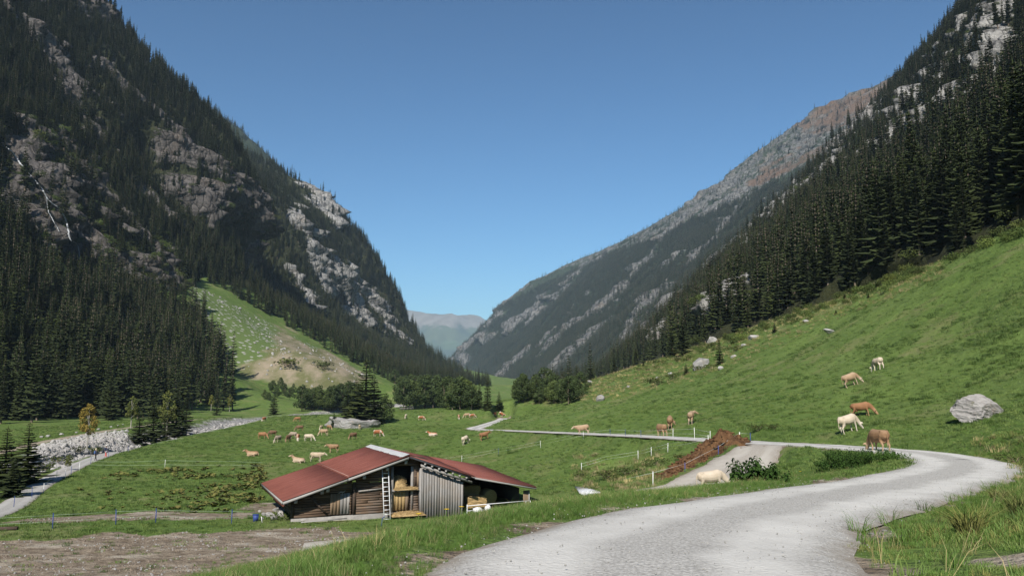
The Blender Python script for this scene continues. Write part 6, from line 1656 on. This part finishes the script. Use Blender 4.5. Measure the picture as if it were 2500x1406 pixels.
pts = [(1520, 1196, 62.0, None, .8), (1594, 1190, 59.5, 'w', 1.0), (1672, 1158, 61.0, 'b', .9), (1754, 1126, 63.5, 'b', .9), (1806, 1098, 66.5, 'w', .9), (1832, 1088, 67.5, 'b', .8)]
f_ = empty("electric_fence", (U(1594, 1190, 59.5)[0], 59.5, gz1(U(1594, 1190, 59.5)[0], 59.5))); tag(f_, "white cord fence between the manure heap and the spur track", "fence"); O_ = f_.location; prev = None
for px, py, Y_, col, h in pts:
    x_ = U(px, py, Y_)[0]; p = Vector((x_, Y_, gz1(x_, Y_))) - O_
    if col:
        po = MB().tube([p + Vector((0, 0, -0.25)), p + Vector((0.03, 0, h))], 0.03, 6).build("post", M_BLUE if col == 'b' else M_WHITEP, f_); MB().tube([p + Vector((0.03, 0, h)), p + Vector((0.03, 0, h + 0.05))], 0.045, 6).build("post_cap", M_BLUE if col == 'b' else M_WHITEP, po)
    if prev: MB().tube([prev[0] + Vector((0, 0, prev[1] * 0.95)), p + Vector((0, 0, h * 0.95))], 0.007, 4).build("wire", M_WIRE, f_)
    prev = (p, h)
# ================================================================== SMALL THINGS
p = G(624, 1272); t_ = empty("water_tub", p, 0.3); tag(t_, "blue plastic tub standing by the end of the foreground fence", "tub")
MB().hexa([(-.16, -.14, 0), (.16, -.14, 0), (.16, .14, 0), (-.16, .14, 0), (-.2, -.17, .45), (.2, -.17, .45), (.2, .17, .45), (-.2, .17, .45)]).build("tub_body", M_BLUE, t_); MB().box(-.22, .22, -.19, .19, .452, .49).build("tub_rim", M_BLUE, t_)
p = G(641, 1275); o = MB().bar((0, 0, -0.1), (-0.10, 0, 0.42), 0.09, 0.03).build("white_stake", M_WHITEP, None, loc=p); tag(o, "short white stake leaning in the grass near the barn corner", "stake")
p = G(1104, 1262); 
p = G(930, 1283); o = MB().tube([(0, 0, -0.2), (0.1, 0, 0.55)], 0.02, 6).tube([(0.1, 0, 0.53), (0.24, 0, 0.62)], 0.03, 6).build("blue_stake", M_BLUE, None, loc=p); tag(o, "blue plastic stake standing left of the ladder foot", "stake")
p = G(14, 1294); o = MB().tube([(-0.7, 0, 0.08), (0.7, 0.1, 0.12)], [0.13, 0.13], 10).build("log_trough", M_DARKW, None, loc=p); tag(o, "dark log trough at the left edge of the dirt yard", "trough")
# pale sheet by the ditch
A = [(1404, 1186), (1440, 1190), (1475, 1202), (1490, 1212), (1440, 1212), (1415, 1200)]
c0 = G(1440, 1200); V = []
for (px, py) in A:
    q = U(px, py, c0.y * 1.0); q = on_z(px, py, c0.z + 0.10); V.append((q[0] - c0.x, q[1] - c0.y, 0.06 + 0.05 * rng.random()))
V2 = [(a, b, c - 0.12) for a, b, c in V]; V += V2 + [(0, 0, 0.16)]
m_ = MB().add(V, [(i, (i + 1) % 6, 6 + (i + 1) % 6, 6 + i)[::-1] for i in range(6)], [(12, i, (i + 1) % 6) for i in range(6)])
o = m_.build("plastic_sheet", M_SACK, None, loc=c0); tag(o, "white sheet lying on the grass at the end of the muddy ditch", "sheet")
# dark hose on the road at the hairpin, sticks
p = G(2350, 1128); o = MB().tube([(-0.45, 0.1, 0.05), (-0.2, 0.16, 0.06), (0.15, 0.12, 0.07), (0.32, 0.05, 0.06), (0.30, -0.12, 0.05)], 0.035, 6).build("hose", M_TAR, None, True, loc=p + Vector((0, 0, 0.04))); tag(o, "black hose end lying on the gravel at the hairpin", "hose")
p = G(2275, 1124); o = MB().tube([(-0.3, 0, 0.03), (0.4, 0.1, 0.04)], 0.018, 5).build("stick", M_DARKW, None, loc=p + Vector((0, 0, 0.04))); tag(o, "dark stick at the tip of the grass island", "stick")
p = G(2170, 1210); o = MB().tube([(-0.22, 0, 0.03), (0.22, 0.02, 0.03)], 0.012, 5).build("stick", M_TAN, None, loc=p + Vector((0, 0, 0.04))); tag(o, "thin brown stick in the middle of the near road", "stick")
# cow pats and stones on the near road
M_PAT = flat2("dung", (0.06, 0.045, 0.03), 0.9)
for k, (px, py, lab) in enumerate([(2065, 1208, "dark dung spots on the road, left"), (2085, 1209, "dark dung spots on the road, right"), (1618, 1300, "flat brown pat in the yard")][:2]):
    p = G(px, py); o = put("dung_pat", rock_mesh(200 + k, 2, 0.2, 4), M_PAT, loc=p + Vector((0, 0, 0.045)), scale=(0.12, 0.09, 0.03)); tag(o, lab, "dung")
for k, (px, py, w, lab) in enumerate([(2127, 1305, 14, "grey flat stone in the verge grass at the lower right"), (2160, 1297, 13, "second grey stone in the verge grass at the lower right"), (2100, 1310, 7, "brown pebble at the edge of the road, lower right")]):
    p = G(px, py); s_ = w * p.y / 1944 / 2; o = put("verge_stone", STONES[k], M_GREYSTONE, loc=p + Vector((0, 0, s_ * 0.3)), scale=(s_, s_, s_ * 0.6)); tag(o, lab, "stone")
# small plank bridge far back
p = G(993, 1000); br_ = empty("footbridge", p); tag(br_, "small grey footbridge over the stream at the far end of the meadow", "bridge")
MB().box(-3.5, 3.5, -1.2, 1.2, 0.5, 0.8).build("deck", M_GREYB, br_)
for s in (-1.1, 1.1): MB().box(-3.5, 3.5, s - 0.08, s + 0.08, 1.5, 1.65).build("rail", M_GREYB, br_)
for x in (-3.2, -1.1, 1.1, 3.2):
    for s in (-1.1, 1.1): MB().box(x - 0.08, x + 0.08, s - 0.07, s + 0.07, 0.8, 1.5).build("rail_post", M_GREYB, br_)
# ================================================================== GRASS
def grass_mat(name, a, b, dry, k=0.5):
    n = NT(name); P = n.pos()
    c = n.mix(n.ramp(n.noise(P, 0.35, 4, 0.65), 0.38, 0.62), a, b)
    c = n.mix(n.math('MULTIPLY', n.rand(), k), c, dry)
    n.color(c); n.b.inputs['Roughness'].default_value = 0.65; n.b.inputs['Specular IOR Level'].default_value = 0.25
    return n.m
M_G1 = grass_mat("verge_grass", (0.052, 0.118, 0.015), (0.098, 0.178, 0.034), (0.125, 0.170, 0.045))
M_G2 = grass_mat("pasture_grass", (0.086, 0.142, 0.026), (0.135, 0.195, 0.046), (0.170, 0.200, 0.066))
M_G3 = grass_mat("dark_tuft_grass", (0.030, 0.064, 0.012), (0.055, 0.098, 0.018), (0.090, 0.120, 0.030), 0.3)
M_DOCK = grass_mat("dock_leaves", (0.090, 0.118, 0.025), (0.155, 0.155, 0.040), (0.12, 0.085, 0.032), 0.5)
M_YEL = flat2("yellow_petals", (0.75, 0.50, 0.03))
rgx = np.random.default_rng(77)
def tcoll(name, specs):
    c_ = bpy.data.collections.new(name)
    for i, (n_, h, sp, w, ln, mt) in enumerate(specs):
        V, Q, T = tuft_mesh(rgx, n_, h, sp, w, ln); me = mesh_np(name, V, Q, T); me.materials.append(mt); c_.objects.link(bpy.data.objects.new("%s_%d" % (name, i), me))
    return c_
C_NEAR = tcoll("verge_tuft", [(46, 0.20, 0.13, 0.0040, 0.7, M_G1), (38, 0.26, 0.12, 0.0040, 0.6, M_G1), (46, 0.14, 0.14, 0.0045, 0.8, M_G1), (30, 0.30, 0.10, 0.0040, 0.9, M_G1), (34, 0.17, 0.13, 0.0045, 0.8, M_G2), (40, 0.20, 0.13, 0.0042, 0.8, M_G1), (36, 0.22, 0.13, 0.0042, 0.7, M_G3), (40, 0.16, 0.13, 0.0042, 0.8, M_G1), (8, 0.34, 0.09, 0.0025, 0.5, M_DRY)])
C_SHORT = tcoll("short_tuft", [(34, 0.09, 0.15, 0.0045, 0.9, M_G1), (30, 0.12, 0.14, 0.0045, 0.8, M_G1), (34, 0.08, 0.15, 0.005, 1.0, M_G2), (30, 0.10, 0.14, 0.005, 1.0, M_SEDGE)])
C_PAST = tcoll("pasture_tuft", [(34, 0.14, 0.42, 0.014, 0.9, M_G2), (30, 0.18, 0.38, 0.014, 0.8, M_G2), (34, 0.13, 0.45, 0.014, 1.0, M_G1), (30, 0.20, 0.32, 0.015, 0.8, M_G3)])
C_DARK = tcoll("dark_tuft", [(46, 0.26, 0.50, 0.016, 0.9, M_G3), (46, 0.22, 0.60, 0.016, 0.9, M_G3)])
C_HAYT = tcoll("dry_tuft", [(34, 0.30, 0.35, 0.010, 0.7, M_DRY), (34, 0.24, 0.45, 0.010, 0.8, M_SEDGE)])
def grid_val(A, x, y):
    ix = np.clip(np.searchsorted(GX, x) - 1, 0, len(GX) - 2); iy = np.clip(np.searchsorted(GY, y) - 1, 0, len(GY) - 2)
    return A[ix, iy]
def seen(x, y, z, m=60):
    px, py = project(np.stack([x, y, z], -1)); return (px > -m) & (px < 2500 + m) & (py > 300) & (py < 1406 + 3 * m), px, py
def sow(n_, x0, x1, y0, y1, bare=0.45, road=2.05, pw=1.0):
    x = x0 + (x1 - x0) * rng.random(n_); y = y0 + (y1 - y0) * rng.random(n_) ** pw
    z = ground(x, y)
    d_ = grid_val(dirt, x, y)
    ok, px, py = seen(x, y, z)
    dr1, _ = seg_dist(x, y, ROAD[:160:2, :2]); ds1, _ = seg_dist(x, y, SPUR[::2, :2]); dp1, _ = seg_dist(x, y, PATH[::2, :2])
    dall, _ = seg_dist(x, y, ROAD[150::4, :2])
    wob = 0.35 * vnoise(x * 0.9, y * 0.9, 3.0)
    ok &= (np.minimum(dr1, dall) > road + wob) & (ds1 > 2.6 + wob) & (dp1 > 1.3) & (d_ < bare + 0.35 * rng.standard_normal(n_))
    # keep out of the barn
    lx, ly = x - BPOS.x, y - BPOS.y; t_ = lx * math.cos(BA) + ly * math.sin(BA); w_ = -lx * math.sin(BA) + ly * math.cos(BA)
    ok &= ~((t_ > -8.6) & (t_ < 10.3) & (w_ > 0.85) & (w_ < 11))
    return x[ok], y[ok], z[ok], px[ok], py[ok]
# long grass on the bank left of the road and on the island
x, y, z, px, py = sow(230000, -16, 16, 4.5, 48, 0.55)
bank_m = (x < np.interp(y, ROAD[:40, 1], ROAD[:40, 0])) | (y > 26)
x, y, z = x[bank_m], y[bank_m], z[bank_m]
dd, _ = seg_dist(x, y, ROAD[:120, :2])
keepn = rng.random(len(x)) < np.clip(16.0 / np.maximum(y, 7), 0.35, 1)
x, y, z, dd = x[keepn], y[keepn], z[keepn], dd[keepn]
sz = (0.32 + 0.42 * rng.random(len(x))) * (0.5 + 0.5 * sstep(1.9, 4.0, dd)) * (1 + 0.3 * vnoise(x * 0.7, y * 0.7, 1.0))
scatter("grass_bank", C_NEAR, np.stack([x, y, z], -1), sz, "long lush grass on the bank beside the road", "grass", 0.12)
# shorter grass right of the road
x, y, z, px, py = sow(60000, 2, 30, 4.0, 45, 0.45)
right_m = (x > np.interp(y, ROAD[:70, 1], ROAD[:70, 0])) & (fbm(x * 0.75, y * 0.75, 14.0, 3) < 0.30 + 0.15 * rng.standard_normal(len(x)))
x, y, z = x[right_m], y[right_m], z[right_m]
sz = (0.5 + 0.5 * rng.random(len(x))) * (0.75 + 0.6 * sstep(0, 0.8, fbm(x * 0.35, y * 0.35, 9, 2)) + 0.5 * sstep(4.5, 9, x - np.interp(y, ROAD[:70, 1], ROAD[:70, 0])))
scatter("grass_verge", C_SHORT, np.stack([x, y, z], -1), sz, "short trampled grass on the right verge", "grass", 0.1)
k_ = rng.random(len(x)) < 0.10 * (1 + (x > 9)); scatter("grass_stalks", C_NEAR, np.stack([x, y, z], -1)[k_], 0.5 + 0.7 * rng.random(int(k_.sum())), "taller grass clumps in the right verge", "grass", 0.2)
# pasture: meadow and slope
x, y, z, px, py = sow(260000, -130, 110, 28, 330, 0.5, pw=1.5)
dist_k = rng.random(len(x)) < np.clip(75.0 / y, 0.2, 1)
x, y, z, px, py = x[dist_k], y[dist_k], z[dist_k], px[dist_k], py[dist_k]
edge = np.interp(px, [1400, 1640, 1900, 2150, 2500], [940, 868, 778, 688, 548])
on_gravel = grid_val(gravel, x, y) > 0.3
okp = ~on_gravel & ~((px > 1400) & (py < edge - 4)) & (y < 330)
x, y, z, px, py = x[okp], y[okp], z[okp], px[okp], py[okp]
hill = sstep(-6, 2, z)
clump = fbm(x / 3.2, y / 4.5, 4.0, 3) + 0.3 * fbm(x / 14, y / 14, 8.0, 2)
scatter("grass_pasture", C_PAST, np.stack([x, y, z], -1), (0.40 + 0.5 * rng.random(len(x))) * (0.8 + y / 260), "grazed pasture grass over the meadow and slope", "grass", 0.1)
dk = (clump > 0.42) & (rng.random(len(x)) < 0.20 + 0.40 * hill)
scatter("grass_tufts", C_DARK, np.stack([x, y, z], -1)[dk], (0.42 + 0.6 * rng.random(int(dk.sum()))) * (0.8 + y[dk] / 280), "dark ungrazed grass clumps over the pasture", "grass", 0.1)
# rough dry grass on the nose of the slope
rough = ((px > 1280) & (px < 2300) & (py < np.interp(px, [1280, 1500, 1700, 2000, 2300], [990, 975, 930, 800, 680])) & (rng.random(len(x)) < 0.35)) | ((px > 2380) & (py > 1060) & (py < 1230) & (rng.random(len(x)) < 0.4)) | ((px > 1400) & (px < 1620) & (py > 1110) & (py < 1200) & (rng.random(len(x)) < 0.3))
scatter("dry_grass", C_HAYT, np.stack([x, y, z], -1)[rough], (0.6 + 0.7 * rng.random(int(rough.sum()))) * (0.7 + y[rough] / 220), "dry straw-coloured grass on the nose of the slope", "grass", 0.15)
# dock plants left of the barn
def dock_mesh(r):
    V, Q = [], []
    for k in range(12):
        th = k * 2.4 + r.random(); L = 0.28 + 0.2 * r.random(); w = L * 0.28; up = 0.25 + 0.6 * r.random(); c, s = math.cos(th), math.sin(th); i = len(V)
        V += [(0, 0, 0), (c * L * .5 - s * w, s * L * .5 + c * w, up * L * .8), (c * L, s * L, up * L * .7), (c * L * .5 + s * w, s * L * .5 - c * w, up * L * .8)]; Q.append((i, i + 1, i + 2, i + 3))
    return mesh_np("dock_plant", V, Q)
C_DOCK = bpy.data.collections.new("dock_plant")
for k in range(4):
    mm = dock_mesh(rgx); mm.materials.append(M_DOCK); C_DOCK.objects.link(bpy.data.objects.new("dock_%d" % k, mm))
x, y, z, px, py = sow(60000, -62, -10, 58, 112, 0.5)
blob = fbm(x / 6.0, y / 5.0, 2.0, 4)
inside = in_poly(px, py, [(170, 1200), (300, 1150), (480, 1128), (640, 1136), (650, 1165), (640, 1255), (420, 1250), (250, 1245)])
dk = inside & (blob + 0.35 * rng.standard_normal(len(x)) > 0.30) & (rng.random(len(x)) < 0.15)
scatter("weeds", C_DOCK, np.stack([x, y, z], -1)[dk], 0.55 + 0.6 * rng.random(int(dk.sum())), "patches of yellowing dock plants in the meadow left of the barn", "weeds", 0.15)
# flowers in the bank grass
for k, (px_, py_, lab) in enumerate([(1017, 1316, "single yellow flower in the bank grass below the barn"), (1086, 1300, "yellow flower in the bank grass, left of a pair"), (1122, 1292, "yellow flower in the bank grass, right of a pair"), (642, 1370, "yellow flower at the left tip of the grass bank"), (1953, 1175, "yellow flower on the grass island")]):
    p = G(px_, py_); e = empty("flower", p); tag(e, lab, "flower")
    MB().tube([(0, 0, 0), (0.02, 0, 0.30)], 0.004, 4).build("stem", M_G1, e)
    mm = MB()
    for j in range(8):
        a = j * 0.785; mm.add([(0.02, 0, 0.30), (0.02 + 0.03 * math.cos(a - .3), 0.03 * math.sin(a - .3), 0.315), (0.02 + 0.045 * math.cos(a), 0.045 * math.sin(a), 0.31), (0.02 + 0.03 * math.cos(a + .3), 0.03 * math.sin(a + .3), 0.315)], [(0, 1, 2, 3)])
    mm.build("petals", M_YEL, e)
# clods and stones in the bare yard and loose stones on the road
C_CLOD = bpy.data.collections.new("clod")
M_CLOD = simple_mat("earth_clod", (0.12, 0.09, 0.065), (0.30, 0.25, 0.20), 3, vary=0.3)
for k in range(5):
    mm = rock_mesh(150 + k, 1, 0.3, 5); mm.materials.append(M_CLOD if k < 3 else M_STONE); C_CLOD.objects.link(bpy.data.objects.new("clod_%d" % k, mm))
N_ = 26000
x, y = -48 + 50 * rng.random(N_), 36 + 24 * rng.random(N_); z = ground(x, y); d_ = grid_val(dirt, x, y)
k_ = (d_ > 0.6) & (fbm(x / 2.5, y / 1.2, 7, 3) > -0.1)
scatter("debris", C_CLOD, np.stack([x, y, z], -1)[k_], 0.015 + 0.075 * rng.random(int(k_.sum())) ** 3, "clods and small stones on the trampled yard", "debris", rot=rng.random((int(k_.sum()), 3)) * 6)
N_ = 30000
ii = rng.integers(0, 75, N_); T_ = np.gradient(ROAD[:, :2], axis=0); T_ /= np.linalg.norm(T_, axis=1)[:, None]; off = 2.1 * (2 * rng.random(N_) - 1)
x, y = ROAD[ii, 0] - T_[ii, 1] * off + 0.35 * rng.standard_normal(N_), ROAD[ii, 1] + T_[ii, 0] * off + 0.35 * rng.standard_normal(N_)
strip_k = (np.abs(off) < 1.85) & (rng.random(N_) < np.where(np.abs(np.abs(off) - 0.9) < 0.45, 0.12, np.where(np.abs(off) > 1.6, 0.6, 0.45)))
x, y, off, ii = x[strip_k], y[strip_k], off[strip_k], ii[strip_k]
zz = np.where(np.abs(off) < 1.9, ROAD[ii, 2] + 0.05 + 0.02 * (1 - (off / 2) ** 2), ground(x, y) + 0.02)
C_PEB = bpy.data.collections.new("pebble")
M_PEB = simple_mat("road_pebble", (0.25, 0.24, 0.22), (0.50, 0.49, 0.46), 3, vary=0.5)
for k in range(4):
    mm = rock_mesh(170 + k, 1, 0.2, 6); mm.materials.append(M_PEB); C_PEB.objects.link(bpy.data.objects.new("pebble_%d" % k, mm))
scatter("pebbles", C_PEB, np.stack([x, y, zz], -1), 0.004 + 0.011 * rng.random(len(x)) ** 3, "loose pebbles scattered on the gravel road", "pebbles", rot=rng.random((len(x), 3)) * 6)
